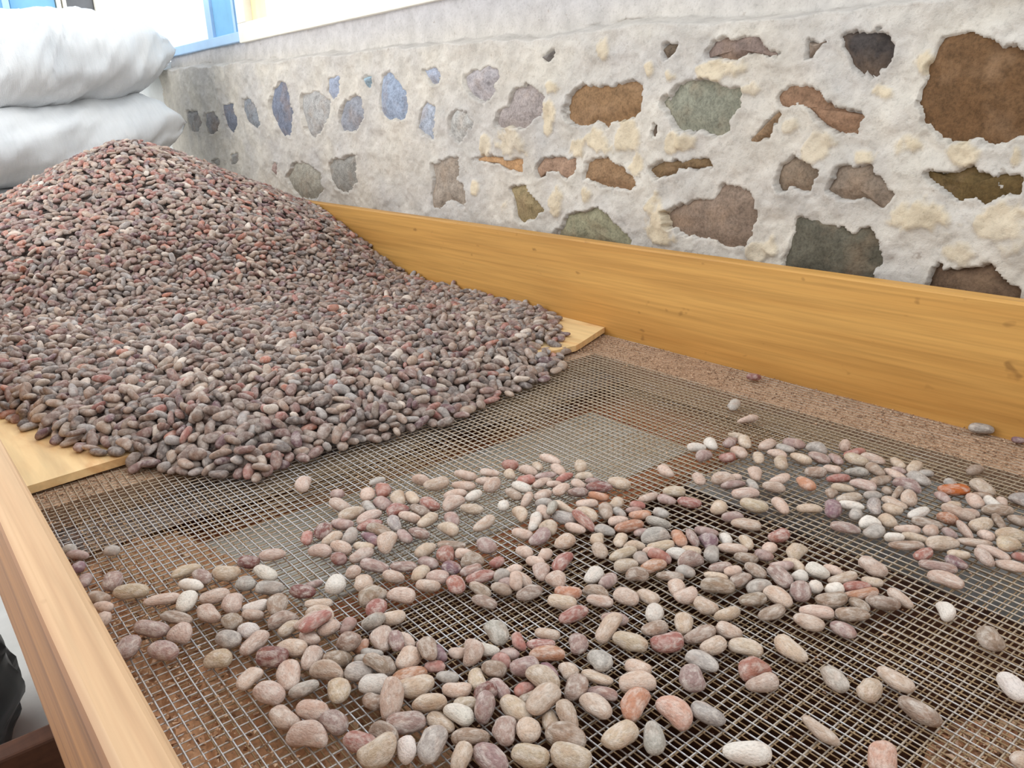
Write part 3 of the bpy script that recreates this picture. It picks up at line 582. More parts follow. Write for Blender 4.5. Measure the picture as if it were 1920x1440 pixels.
722,994,19,15,-2,0,163,994,15,-11,0,-2,223,995,31,-1,-3,-10,774,995,25,-17,6,3,374,995,38,3,3,-1,317,995,42,16,4,-7,439,995,39,4,7,-13,346,995,40,-12,0,10,292,995,51,18,5,0,482,996,37,16,1,-1,881,996,21,12,-6,4,813,996,19,-10,2,-5,
286,996,42,7,4,3,192,997,19,-5,6,2,407,997,46,15,-4,0,790,997,25,9,-4,-4,688,997,36,-15,8,11,512,997,33,17,-1,9,532,998,35,-9,-8,-1,472,998,42,-17,2,-1,453,998,39,13,2,15,357,998,39,14,5,-6,305,998,44,11,-6,5,464,998,47,13,3,-5,
499,999,33,-6,-4,0,225,999,40,-11,4,-8,620,999,31,0,1,17,830,999,21,9,2,1,705,1000,25,-12,-1,-15,806,1000,27,-11,0,4,586,1000,32,-3,2,-14,241,1000,38,0,-8,-1,673,1001,36,7,-1,10,679,1001,25,-15,-1,-3,566,1001,40,9,-1,3,819,1002,26,-15,3,5,
431,1002,40,15,-3,1,636,1004,26,-13,-2,5,716,1004,29,-17,1,6,845,1004,19,-12,6,8,200,1004,26,-2,-2,-5,786,1005,19,13,1,-4,337,1005,49,17,-1,10,420,1005,41,11,-7,7,547,1005,38,2,12,15,655,1005,26,14,-2,0,825,1005,15,12,2,2,525,1006,33,4,-2,-3,
211,1006,32,8,-6,4,691,1006,27,-11,3,14,722,1006,23,-7,5,-1,872,1006,16,6,0,2,572,1007,32,11,-1,-5,391,1008,45,7,3,-15,771,1008,22,5,-7,-10,804,1009,17,10,1,-11,322,1009,40,-1,4,4,738,1009,30,8,-4,-2,739,1009,20,9,0,0,159,1009,17,3,-5,-3,
499,1010,39,-8,6,0,615,1010,31,7,-5,5,599,1010,31,3,-1,2,890,1010,17,-11,-2,-8,238,1010,41,-2,5,13,628,1010,36,-7,1,13,350,1011,40,3,7,-3,648,1011,33,-13,7,7,256,1011,41,17,7,-1,378,1012,40,10,-3,-9,859,1012,20,6,5,-6,297,1012,42,5,1,3,
817,1012,16,15,1,-10,755,1012,19,15,-3,-2,226,1012,32,-15,0,4,279,1012,40,15,-1,-6,584,1013,28,-13,1,-17,441,1013,40,-12,-2,-6,203,1013,32,0,14,-17,408,1013,40,-10,-1,-2,509,1013,34,4,4,-5,501,1013,50,3,5,-9,669,1014,31,1,0,-6,484,1014,42,17,11,-5,
556,1014,31,-8,1,-6,189,1015,21,16,3,-15,777,1015,25,3,-11,-11,367,1015,40,8,1,-10,331,1015,38,-13,-1,6,470,1015,36,5,-2,-8,457,1016,44,-1,2,-1,178,1016,17,18,3,2,422,1016,43,-5,5,-6,712,1017,23,9,0,9,240,1017,35,-5,3,3,699,1017,28,12,-6,6,
323,1018,47,8,1,-6,753,1018,26,-13,5,3,730,1019,26,11,8,1,805,1019,20,12,-6,-11,343,1019,45,-7,4,-13,634,1019,30,6,2,-8,539,1020,33,-17,1,0,588,1021,29,-10,-1,-8,834,1021,25,-1,1,3,270,1022,43,16,7,-17,257,1022,37,-9,-1,5,680,1022,38,-5,-4,5,
527,1022,36,-16,3,5,203,1022,31,-2,4,13,498,1022,40,0,-6,-10,485,1022,35,17,4,1,585,1022,37,4,4,4,765,1023,21,-15,6,-9,841,1023,17,9,1,-6,241,1023,45,2,0,2,151,1023,16,10,-1,3,511,1023,45,18,3,-5,352,1024,39,-6,-4,4,856,1024,15,6,0,3,
391,1024,48,0,6,-4,706,1024,30,-15,5,-3,376,1024,48,-17,-1,-5,790,1025,21,-9,-3,-4,633,1025,38,6,4,-12,615,1025,34,-5,-9,4,288,1025,43,-9,4,7,454,1025,39,-5,0,12,518,1025,40,-15,5,5,657,1025,32,3,-5,6,570,1026,31,13,0,-2,167,1026,19,10,4,10,
598,1026,33,-7,-3,5,439,1027,42,-6,2,-13,300,1027,42,-1,9,-4,397,1027,39,11,-2,-1,905,1027,15,13,0,2,866,1027,23,5,-2,-8,476,1027,38,5,6,-10,314,1027,41,2,4,-6,687,1028,31,-18,-5,8,812,1028,24,-7,-1,7,418,1029,39,-3,2,8,877,1029,15,14,0,-3,
776,1029,20,-12,-5,-5,718,1029,22,-4,-1,16,229,1030,40,5,-2,4,732,1031,21,-16,1,4,541,1031,41,-8,-1,6,409,1031,46,11,1,-2,554,1032,32,-11,-1,11,895,1032,19,16,-2,-6,826,1032,21,-11,-8,-5,366,1032,39,-4,2,0,262,1033,42,0,-6,-14,670,1033,36,-9,-6,-2,
814,1033,17,-16,-3,6,920,1034,14,12,0,-3,464,1035,37,18,2,4,472,1035,44,9,-8,11,338,1035,45,13,-9,9,300,1036,47,10,-1,-2,212,1036,34,-14,0,-1,605,1036,35,-2,-6,-7,858,1037,15,5,0,3,240,1037,47,-3,1,0,798,1037,21,5,-9,1,846,1038,20,-1,9,-6,
302,1038,40,-9,1,5,445,1038,47,-17,-1,2,431,1038,50,5,3,1,191,1039,27,-16,3,18,384,1039,43,-3,4,-12,748,1039,23,13,6,-3,489,1039,38,-12,-2,7,540,1039,35,-11,-3,11,358,1039,46,-3,8,3,182,1039,27,-14,-2,12,875,1039,21,-2,0,-4,646,1039,30,17,-3,6,
258,1040,35,4,0,-1,164,1040,22,2,6,-1,327,1040,42,-14,3,2,404,1040,47,11,1,-11,622,1040,31,-18,1,15,580,1040,37,-14,-1,2,191,1041,37,12,0,1,724,1041,25,10,8,1,285,1041,42,-5,2,0,513,1041,34,10,0,4,672,1041,27,16,1,1,764,1041,20,5,2,5,
224,1041,33,-15,0,2,632,1041,30,-14,2,5,454,1041,39,17,-3,2,588,1041,31,-7,1,5,420,1041,42,-10,-5,6,659,1042,27,15,1,-1,212,1042,41,17,-3,-1,562,1043,35,-4,0,-11,317,1043,45,5,6,-3,238,1043,38,-4,-1,15,373,1043,48,8,3,0,438,1043,41,8,-1,1,
272,1043,48,11,2,0,527,1043,38,15,6,-1,690,1043,27,-9,-1,-6,253,1044,45,-5,2,18,615,1044,38,-8,6,3,499,1044,36,-13,-4,-4,705,1045,24,-9,0,-14,782,1046,24,-2,-11,14,837,1046,25,10,-4,5,152,1046,27,1,0,-2,817,1046,28,14,-3,-13,409,1047,38,12,1,3,
460,1047,44,3,-5,-7,695,1047,35,-3,-3,-10,815,1047,14,-6,0,2,851,1048,20,6,9,1,565,1048,40,8,-7,-8,883,1048,15,-14,0,-3,831,1049,15,-8,1,-3,305,1049,46,2,2,9,143,1049,16,-4,2,4,365,1049,40,4,2,3,662,1049,39,15,5,4,909,1049,15,-10,0,-2,
397,1049,48,13,12,6,598,1050,30,-7,0,1,714,1051,30,16,-5,-16,348,1051,43,13,-4,-1,206,1051,45,11,-1,-4,466,1051,50,-9,1,-9,791,1051,18,-8,-5,-15,198,1051,31,-6,4,6,808,1052,22,12,-2,3,288,1053,41,-6,-1,10,776,1053,20,-17,-8,-1,856,1054,15,-6,0,-1,
638,1054,33,18,-7,-1,736,1054,21,13,-5,-4,719,1054,20,14,-2,-2,240,1054,38,-1,-2,2,183,1055,30,-6,4,5,890,1055,19,-16,4,-11,222,1055,41,15,1,-1,166,1055,26,-7,-2,8,269,1055,39,17,-1,-8,399,1055,42,1,4,3,873,1055,16,16,1,-15,423,1055,39,-15,2,4,
303,1056,40,-8,2,5,764,1056,22,10,-6,-1,322,1056,43,0,5,1,675,1056,32,17,-4,0,610,1056,28,15,2,-4,476,1056,44,-15,-7,15,254,1056,41,-9,-3,-11,438,1057,41,7,3,-14,239,1057,47,-8,4,0,559,1057,35,3,-2,13,527,1058,35,-16,-3,-3,493,1058,41,10,-7,-9,
751,1058,20,-18,-2,-3,505,1058,41,-3,-9,-5,600,1058,34,-7,2,-7,838,1058,15,-10,0,-3,657,1059,29,0,3,-16,204,1059,36,-7,-4,-9,752,1059,29,10,2,5,379,1059,44,-2,-3,-9,542,1059,35,16,-2,-2,700,1059,25,-6,5,0,692,1059,30,-4,6,-8,925,1059,17,-11,1,5,
337,1059,40,-15,-3,-4,828,1059,21,-18,3,6,735,1060,32,2,-1,6,413,1060,44,-14,6,-9,620,1060,37,9,-5,-3,579,1060,36,16,5,2,633,1061,37,10,-3,6,803,1061,16,7,2,4,898,1061,22,-8,1,-12,481,1062,41,-17,-7,14,296,1063,46,-16,-1,6,315,1063,54,-18,-3,-5,
349,1063,46,14,-8,-1,296,1064,55,11,1,-4,457,1064,41,15,-1,3,794,1064,26,-18,-1,-6,158,1065,33,6,5,14,910,1065,17,-13,-1,12,725,1066,22,-15,5,-3,937,1066,16,-11,0,-3,161,1066,23,10,5,-1,778,1067,20,-12,-4,0,176,1067,30,10,1,-7,390,1067,49,-2,-8,-4,
590,1067,29,17,1,5,867,1067,15,11,-1,12,361,1068,41,15,-1,-14,493,1068,46,4,-7,9,737,1068,21,5,-10,-5,286,1068,49,12,5,-2,310,1068,45,9,-4,-14,374,1068,53,-13,3,8,211,1069,36,-13,0,-1,234,1069,38,1,4,1,820,1069,17,10,-3,12,715,1069,25,14,1,15,
134,1069,17,8,2,9,855,1069,17,7,1,-11,646,1070,29,-5,5,-6,554,1070,31,12,1,5,431,1070,42,-17,2,1,377,1070,41,-1,1,3,671,1070,33,4,-4,-8,196,1070,34,16,2,5,258,1070,40,-14,-4,-2,663,1070,25,-10,-1,-3,258,1070,49,7,1,-1,287,1070,40,-17,-2,1,
146,1071,26,12,5,2,408,1071,48,6,1,0,603,1071,33,-9,4,-10,489,1071,38,14,2,13,885,1071,15,0,-1,3,512,1071,40,-6,3,-3,703,1071,30,6,2,-2,631,1071,31,-16,-5,2,470,1071,40,-17,0,-2,788,1071,16,-8,0,-5,573,1072,33,6,-1,3,536,1072,34,2,3,-6,
749,1072,31,5,5,6,684,1073,23,6,-1,0,420,1073,43,-17,1,10,273,1073,45,7,2,-1,919,1073,21,12,-10,-10,528,1073,43,-11,-2,-3,329,1074,44,6,-2,15,837,1074,15,3,0,7,756,1075,19,-6,-1,0,617,1076,33,15,5,5,809,1076,15,1,1,2,802,1076,21,-1,4,3,
832,1076,24,5,2,0,340,1077,51,17,-1,0,507,1077,47,-17,3,5,763,1077,25,15,-3,4,724,1079,26,-12,6,-16,302,1079,42,3,-4,1,783,1079,25,-12,1,-14,449,1079,39,11,-1,-5,462,1080,47,3,0,-1,937,1080,21,-6,-3,-15,190,1080,38,14,-5,-9,397,1080,43,5,2,2,
739,1081,24,4,7,3,164,1081,29,11,0,-1,537,1082,41,-13,15,-17,683,1082,29,-14,5,17,706,1082,23,2,-1,3,412,1082,40,18,0,14,955,1082,15,-11,1,-2,482,1083,44,-15,8,1,348,1083,42,16,-3,3,693,1083,31,-15,7,10,574,1083,38,4,3,-11,366,1083,49,10,2,4,
915,1084,18,2,3,10,861,1084,19,-8,-7,-18,232,1084,44,-12,-8,-15,278,1084,39,6,-3,2,142,1084,30,-3,7,-3,381,1084,45,-18,5,-4,315,1084,45,15,-5,-6,876,1085,21,12,2,1,175,1085,36,-13,1,-3,846,1085,18,-4,1,-18,603,1085,30,-8,-1,11,888,1085,19,6,7,-3,
898,1085,15,14,0,2,771,1085,16,-1,-1,-2,434,1085,48,9,-2,-9,160,1086,37,12,4,-10,803,1086,19,-3,3,11,333,1087,43,5,0,-7,440,1087,40,15,-6,3,135,1087,16,16,1,-11,547,1087,41,-17,-8,7,873,1087,15,16,0,0,676,1087,38,13,3,13,668,1087,29,16,-2,-15,
823,1087,18,-10,-4,-11,496,1087,37,-13,1,13,209,1088,37,-3,-1,0,788,1088,21,17,11,-12,646,1088,38,6,0,1,587,1088,32,17,4,3,565,1089,41,5,1,-11,412,1089,53,-16,2,5,242,1089,39,-8,4,-7,290,1089,45,0,-2,9,524,1089,37,6,-2,-8,618,1089,28,15,-1,5,
630,1089,32,-8,-2,3,812,1090,15,-8,-2,-2,359,1090,43,17,5,-10,207,1090,46,-11,-1,2,654,1090,28,6,-3,-5,757,1091,22,3,-2,-9,769,1091,29,18,-2,3,190,1091,39,-2,5,-10,507,1092,36,17,0,1,257,1092,42,-6,9,16,727,1092,20,0,-2,1,931,1093,15,5,0,-3,
837,1093,22,4,1,-5,226,1093,40,13,-1,11,370,1093,39,-10,-2,1,397,1094,48,-1,-7,11,423,1094,41,-14,1,5,460,1094,43,-7,-4,-1,853,1094,15,-1,0,-2,159,1095,31,5,1,4,316,1096,47,-6,6,-2,870,1096,22,12,3,-2,279,1096,46,-1,-5,10,268,1097,42,-16,-2,-6,
911,1097,14,-12,0,1,243,1097,43,-7,6,-8,604,1098,30,-11,-4,0,885,1098,16,-5,0,-11,446,1098,41,-6,-5,-2,710,1098,24,8,-1,0,662,1098,31,16,-8,-2,925,1098,20,-8,3,-4,142,1098,25,-15,1,15,418,1099,47,-2,8,0,724,1099,29,-10,-1,-2,578,1099,31,9,-2,2,
327,1099,41,15,-4,-4,750,1099,24,1,3,-14,679,1099,24,11,0,1,225,1100,50,12,-3,7,432,1100,43,14,-6,9,499,1100,41,-14,3,12,545,1100,38,9,2,11,791,1100,17,1,0,-3,216,1101,44,16,5,-1,772,1101,18,-11,2,2,685,1101,32,0,-3,6,564,1101,35,7,-1,-8,
830,1101,16,0,1,2,947,1101,16,-17,2,5,179,1101,36,3,-2,-6,381,1102,42,-7,5,6,394,1102,39,16,1,-2,126,1103,17,7,0,-12,475,1103,42,-8,3,6,893,1103,16,-5,-1,-9,193,1104,37,15,3,-7,283,1104,41,-4,-3,4,816,1104,21,10,5,-10,253,1104,40,-2,-1,7,
157,1104,31,3,1,-18,302,1104,43,9,-1,5,525,1105,38,14,-3,-4,512,1105,41,9,-7,2,647,1105,29,-17,-1,3,588,1105,36,-10,-7,-4,742,1105,28,9,-4,-8,892,1105,25,15,-6,0,204,1105,41,13,7,-7,802,1106,20,-17,7,-3,345,1106,44,-17,6,-1,762,1106,28,14,-10,11,
638,1106,33,18,7,-13,623,1107,29,-13,1,-5,404,1108,44,15,0,9,938,1108,19,-18,5,5,736,1109,21,8,-1,4,318,1109,40,14,2,1,466,1109,47,-17,0,-15,560,1110,43,0,-4,-2,454,1110,43,-5,-2,4,170,1110,37,2,-3,-5,664,1110,32,-3,1,-10,327,1110,46,7,-5,-2,
905,1111,18,15,-5,-1,226,1111,38,11,0,1,858,1111,17,-12,-3,-4,697,1111,32,-6,-1,17,519,1111,48,-15,-5,5,485,1111,39,-15,-1,-1,388,1112,44,12,-7,-12,753,1112,20,-13,-2,5,139,1113,30,4,3,10,231,1113,47,-9,-5,10,596,1113,41,-5,0,15,372,1113,45,4,6,4,
260,1113,45,-7,5,-2,608,1113,32,-8,-7,-3,274,1113,50,-7,-3,-7,718,1113,26,-5,-3,5,731,1114,37,-9,-7,0,970,1114,15,-12,0,-2,921,1114,16,-5,-2,0,419,1114,42,-8,-2,-3,831,1115,24,12,-1,0,434,1115,44,0,-6,-2,957,1115,16,16,4,2,630,1115,32,2,-8,0,
679,1115,25,8,1,0,826,1115,16,2,-1,3,873,1116,19,14,2,11,345,1116,49,-3,4,-9,242,1116,42,-6,-7,6,216,1116,40,12,2,-13,539,1116,37,-16,4,0,787,1117,24,14,7,-9,293,1117,48,-17,-9,-5,356,1117,40,-16,3,5,273,1117,40,1,0,1,812,1118,23,5,0,-2,
197,1118,39,-1,0,16,157,1118,32,-10,-3,3,844,1118,15,-15,0,-3,491,1118,45,-17,2,-8,130,1118,20,4,6,-12,651,1119,37,8,1,1,554,1119,39,8,4,-1,571,1119,35,1,0,-4,596,1119,32,12,2,4,704,1119,25,-16,-3,1,211,1119,48,-8,4,5,890,1120,15,-1,0,2,
767,1120,18,8,1,1,530,1120,44,11,-1,6,457,1120,43,9,11,1,886,1120,24,2,-2,0,501,1121,43,-16,5,12,672,1121,33,-11,-3,-1,797,1121,24,1,15,-3,311,1121,44,3,2,4,724,1121,33,-10,-6,4,928,1122,24,-14,-2,5,614,1122,35,15,-5,3,515,1122,42,4,4,-3,
740,1123,32,-16,-6,-6,467,1123,39,-9,0,3,375,1123,41,1,2,-1,328,1123,41,0,1,-7,370,1125,49,12,-2,-9,921,1125,15,-5,-1,3,277,1125,46,-1,2,-2,254,1126,42,-3,-5,4,432,1126,43,1,-2,5,861,1127,17,0,0,-12,407,1127,39,8,0,2,241,1127,38,4,-2,2,
636,1128,31,-6,5,-6,188,1128,36,1,3,7,166,1128,35,1,4,2,345,1128,44,-5,5,-7,574,1128,42,-7,0,-10,777,1128,27,16,5,7,588,1128,35,15,1,-8,728,1128,25,-5,-1,-3,527,1128,38,13,2,-1,757,1129,28,1,-11,-3,660,1129,30,10,0,1,392,1129,42,-15,3,3,
695,1129,30,11,-1,15,474,1130,45,-4,-5,-6,966,1130,18,-3,-4,7,711,1130,30,14,-3,10,947,1130,15,-3,0,-2,900,1130,17,-5,4,-1,541,1131,38,-12,-4,-11,801,1131,22,-6,10,16,785,1131,20,-2,1,1,243,1131,52,-18,1,3,816,1131,20,3,5,9,231,1131,46,8,-2,2,
527,1131,48,0,0,-6,316,1132,41,5,0,4,683,1132,29,10,-2,2,831,1132,14,7,-1,3,607,1132,37,13,-7,5,887,1132,24,-4,16,-2,152,1132,32,7,1,3,205,1132,38,-11,0,-3,551,1133,45,13,6,10,449,1133,41,-16,2,5,650,1133,37,-5,3,-10,846,1133,19,16,-7,-2,
743,1134,25,-8,0,-2,357,1134,41,-7,0,-6,212,1134,46,-11,0,2,283,1135,43,1,2,12,861,1135,24,-6,2,2,560,1135,35,-10,0,-7,495,1136,39,4,1,3,933,1136,20,17,-1,-4,424,1137,42,15,3,4,586,1137,44,-11,-2,2,304,1137,42,14,3,-7,517,1137,40,3,3,-5,
406,1138,44,8,-3,-5,376,1138,44,8,7,9,547,1138,40,-17,-10,3,674,1139,33,16,-3,-10,225,1139,38,-2,-1,0,770,1139,28,16,2,7,665,1139,41,8,-6,14,766,1139,21,-7,-4,1,688,1139,37,-2,0,2,752,1140,32,-3,-2,-18,256,1140,40,-16,-5,-2,270,1141,40,11,-1,0,
192,1141,44,11,-1,16,268,1141,48,-16,3,4,480,1141,47,-16,3,4,831,1141,18,1,1,-9,576,1142,36,-8,2,3,972,1142,20,-10,-9,-3,344,1142,46,17,-6,-10,463,1142,49,2,1,2,187,1142,35,-13,-2,0,892,1142,23,-5,1,15,243,1142,42,-4,7,5,870,1142,17,8,1,9,
915,1142,16,11,1,11,333,1142,41,14,0,10,965,1143,15,13,0,3,318,1143,46,13,-6,-1,308,1143,54,16,-3,-12,809,1143,17,6,0,3,949,1143,18,15,-4,-3,590,1144,39,0,9,11,503,1144,48,0,-1,3,634,1144,37,-14,-7,-5,358,1144,43,-8,4,-14,460,1144,40,-11,3,-1,
625,1144,29,4,1,2,597,1145,32,-17,3,6,782,1145,21,-6,-4,5,660,1145,33,1,-4,16,288,1145,41,-2,-5,4,798,1145,22,16,-5,-2,906,1146,19,13,6,8,703,1146,27,3,2,-3,130,1146,25,-9,3,8,298,1147,47,16,-1,2,645,1147,31,-15,-7,5,168,1147,34,12,-1,10,
493,1147,41,4,-1,4,858,1148,17,-17,-5,-9,440,1148,41,-1,2,-13,726,1148,31,-16,2,11,391,1148,43,2,2,0,370,1149,40,-7,0,-4,118,1149,15,2,0,-3,931,1149,25,-6,3,-2,735,1149,27,11,2,-6,211,1150,39,11,6,1,889,1150,16,13,3,-3,694,1150,35,7,4,7,
538,1150,45,10,0,7,152,1151,37,-6,-3,3,842,1152,18,1,3,-7,752,1152,23,14,0,2,828,1152,24,15,8,1,807,1152,30,-15,-4,-3,381,1153,50,-6,1,3,609,1153,35,13,4,-16,515,1153,42,-6,1,9,932,1153,16,-2,2,4,563,1153,40,13,9,3,466,1153,42,-9,-2,-9,
546,1153,36,16,0,-3,595,1153,47,-3,-8,-6,410,1154,45,-15,-9,0,959,1155,18,7,-9,5,817,1155,23,-11,11,16,575,1155,36,-7,2,-6,682,1155,29,17,-1,-3,358,1156,49,-4,-1,0,161,1156,42,-14,4,-9,429,1156,42,8,0,-16,258,1156,37,10,1,-2,668,1156,35,-5,-9,2,
652,1156,31,-7,-1,8,253,1156,44,-6,7,5,298,1156,39,-14,-1,1,480,1157,51,2,4,6,825,1157,34,-4,0,-2,286,1157,46,11,-6,-8,768,1157,24,12,0,10,800,1158,22,3,-5,-8,313,1158,46,6,7,8,224,1158,38,-18,3,7,222,1158,46,-12,4,0,785,1158,21,-1,-5,-4,
525,1158,38,-10,1,-5,196,1159,36,0,2,0,593,1159,36,10,5,-1,879,1159,15,9,1,2,583,1159,43,-12,2,-13,213,1159,36,-18,-4,0,378,1159,40,-16,4,7,972,1160,18,9,-4,-2,834,1160,21,1,5,2,901,1160,15,-7,1,4,948,1160,15,-3,-1,-11,758,1160,30,13,-3,-3,
175,1160,34,-8,-1,2,398,1160,41,3,3,-6,133,1161,30,2,5,-4,633,1161,37,-9,-9,-5,297,1161,51,-10,5,-3,276,1161,40,5,1,-16,712,1161,27,-13,-3,-6,350,1161,40,11,3,6,852,1162,16,-6,-2,3,921,1162,18,4,6,-3,479,1162,41,-17,-1,-4,533,1162,47,16,-5,-12,
326,1162,41,8,1,-3,448,1163,40,9,0,4,856,1163,26,4,2,6,693,1163,30,-10,-1,-7,625,1163,32,-14,-5,-8,497,1164,39,2,3,-4,869,1164,17,10,-3,16,368,1164,44,-2,4,5,517,1164,46,-5,1,2,241,1164,41,17,-4,-11,659,1164,32,-2,-5,-15,561,1164,38,0,3,-11,
393,1164,46,1,2,-4,719,1165,32,3,-9,3,309,1165,44,-1,-2,9,148,1166,40,7,-1,17,177,1166,45,16,6,7,423,1166,39,7,-2,-4,446,1166,50,-7,-3,-1,125,1167,19,17,5,-13,489,1168,45,-15,3,8,745,1168,27,8,-1,-4,960,1168,17,3,0,9,468,1168,44,5,9,3,
909,1169,23,-12,0,1,700,1169,37,-10,-3,10,115,1170,15,12,0,3,559,1170,45,5,-1,-8,935,1171,26,-7,-4,8,168,1171,40,6,-4,-1,805,1172,28,13,2,-7,412,1172,42,17,-6,-3,215,1172,51,-6,-2,1,136,1172,34,-4,8,-7,186,1172,38,14,3,8,935,1172,16,11,0,-3,
795,1172,21,15,0,4,545,1172,45,-18,-2,9,812,1172,20,-5,2,-1,251,1172,40,-13,2,12,828,1173,27,8,-5,-3,273,1173,40,5,0,5,768,1173,21,11,1,6,213,1173,40,-3,0,-14,598,1173,32,13,0,-1,631,1173,30,-14,1,4,423,1173,45,17,-7,0,646,1173,30,11,-2,7,
880,1174,20,-7,5,6,384,1174,39,-11,0,-2,660,1175,33,-9,-5,14,351,1175,50,-6,-2,-4,865,1175,18,12,-1,-6,444,1175,41,6,-2,-16,783,1175,24,16,-4,-5,582,1175,40,0,-1,16,919,1175,18,-1,4,-1,291,1176,41,-14,4,3,856,1176,22,10,0,-7,302,1176,42,-18,-4,-1,
677,1176,29,-14,3,-3,607,1176,42,12,5,-9,842,1176,18,12,-3,-5,548,1176,36,15,2,-7,648,1176,41,16,3,-1,368,1176,38,15,1,-2,397,1176,41,-6,3,-11,346,1176,41,4,-1,0,626,1177,38,-9,0,-10,315,1177,40,-14,0,4,510,1177,42,-12,-9,-15,775,1177,33,8,7,5,
521,1177,38,-10,-1,12,226,1177,38,-8,-1,2,262,1177,46,15,-1,-6,480,1177,48,-9,4,4,613,1177,37,-11,5,5,892,1177,17,-4,0,2,334,1178,48,12,-1,-2,496,1179,40,-6,4,-4,198,1179,41,15,-6,-3,741,1179,30,0,7,-12,533,1180,40,-13,-5,3,469,1180,40,-14,0,-4,
726,1180,33,-16,-7,-10,564,1180,35,11,-2,1,554,1181,52,-5,-4,-1,327,1181,39,-17,-2,-3,118,1182,21,17,-11,0,238,1182,41,-16,6,5,154,1182,43,-10,-6,-11,718,1182,27,10,-1,-3,821,1183,29,5,4,8,374,1183,47,-12,0,0,686,1183,29,-14,4,-3,846,1183,28,-6,7,17,
325,1184,49,10,1,-3,951,1184,17,18,2,3,963,1184,21,-11,0,-13,434,1184,40,16,0,-3,698,1185,32,-12,3,16,933,1185,24,-6,2,2,902,1185,19,-2,-5,-17,811,1185,23,-6,-7,9,921,1186,15,-5,0,-3,184,1186,37,16,1,0,634,1186,41,-2,-4,8,794,1187,27,-7,3,8,
675,1187,34,-9,7,-2,189,1187,45,-1,-4,14,778,1187,30,2,3,4,222,1187,46,-14,1,-3,448,1187,43,-5,-7,15,598,1188,40,18,3,-1,741,1188,35,1,-1,12,146,1188,37,17,-2,0,212,1188,39,12,3,-5,557,1189,44,0,-2,2,430,1189,47,-18,1,3,851,1189,17,-10,-4,-10,
300,1189,39,1,2,-3,170,1189,40,11,-1,8,631,1189,33,-6,-3,-1,832,1189,18,-11,1,0,256,1189,39,-15,-3,1,663,1189,32,17,-1,12,596,1190,33,7,0,1,343,1190,41,-4,1,-12,478,1190,43,-13,-10,1,280,1190,49,-15,-2,-1,117,1190,28,-10,7,8,272,1190,40,-13,3,-1,
403,1190,39,7,-1,-6,388,1190,44,10,-4,10,236,1191,47,-5,9,-16,937,1191,14,-1,0,-3,376,1191,39,-9,-5,3,876,1192,24,-6,-5,-10,580,1192,34,2,3,-6,868,1192,18,-3,-4,-8,973,1192,21,7,8,-3,420,1192,40,15,3,1,318,1193,45,1,13,-3,542,1193,36,5,-2,3,
778,1193,20,12,0,0,764,1193,23,11,-2,0,114,1193,17,2,4,8,707,1193,29,17,1,16,823,1193,24,-9,2,6,501,1194,50,12,2,8,285,1194,42,-18,-4,7,344,1194,48,-7,3,15,540,1194,48,16,0,15,526,1194,39,13,-2,-18,356,1195,45,-13,-5,-10,465,1195,44,-17,7,-4,
844,1195,30,11,-3,-9,485,1195,37,1,1,2,803,1195,21,4,0,0,898,1195,22,-3,-10,2,557,1195,37,17,4,4,125,1196,28,17,5,-18,513,1196,38,14,-3,-4,646,1196,32,9,-6,-2,614,1196,35,-16,-5,4,156,1196,43,-1,-1,5,957,1196,14,2,1,3,887,1197,18,-16,-1,10,
738,1197,30,13,6,3,759,1197,33,13,0,-16,718,1198,27,10,-3,14,835,1198,25,-5,-12,-10,656,1198,38,14,0,-9,306,1198,48,1,5,3,502,1198,40,15,2,8,243,1199,43,-11,6,14,572,1199,40,0,-5,-8,945,1200,19,6,-3,-12,778,1200,35,3,2,-18,199,1200,42,13,3,-3,
701,1202,35,6,2,-12,604,1202,37,-13,4,15,398,1202,49,-9,-10,-3,928,1202,22,6,0,5,153,1203,37,-1,-1,-3,677,1203,32,-15,5,-4,630,1203,38,-1,9,-5,383,1203,51,9,-1,2,259,1204,37,-9,0,-1,117,1204,20,8,10,-3,483,1204,44,-10,6,-4,435,1204,41,6,1,9,
227,1204,38,-13,-2,-1,212,1204,38,-6,-1,1,688,1204,28,-16,-3,-7,446,1204,48,17,8,17,934,1204,15,9,1,3,874,1204,23,-12,-6,9,848,1204,18,-5,2,-4,379,1205,42,-6,0,-5,267,1205,43,-5,-3,-6,534,1205,46,14,-1,5,106,1205,15,12,-1,3,349,1205,41,12,4,9,
315,1206,41,2,2,2,542,1206,38,2,2,-6,966,1206,19,-3,-2,16,421,1206,39,4,-1,7,518,1206,45,4,1,5,795,1206,22,2,-1,-2,751,1206,24,7,0,-5,911,1207,20,16,5,14,364,1207,44,14,-9,-14,923,1207,15,10,-2,2,334,1207,40,-15,-3,-2,724,1207,35,17,1,1,
290,1207,40,-17,-1,6,900,1207,17,8,-3,5,132,1207,37,-12,2,-3,816,1208,23,6,6,8,274,1208,49,14,-1,4,187,1208,41,13,7,-4,468,1208,45,-15,5,-13,732,1208,25,-11,-2,3,553,1209,46,2,-6,-7,774,1209,21,17,-2,-3,590,1209,35,-16,-2,4,169,1209,42,-3,4,5,
227,1209,46,-12,1,-6,655,1209,30,-9,-2,2,639,1209,32,14,-1,-5,557,1209,34,10,-2,-3,392,1211,43,-4,0,14,453,1212,42,-10,4,2,891,1212,26,-14,0,-3,695,1213,33,-5,-9,-4,477,1213,48,-13,5,2,208,1213,49,3,-3,0,781,1213,28,-11,1,5,199,1214,38,8,3,-3,
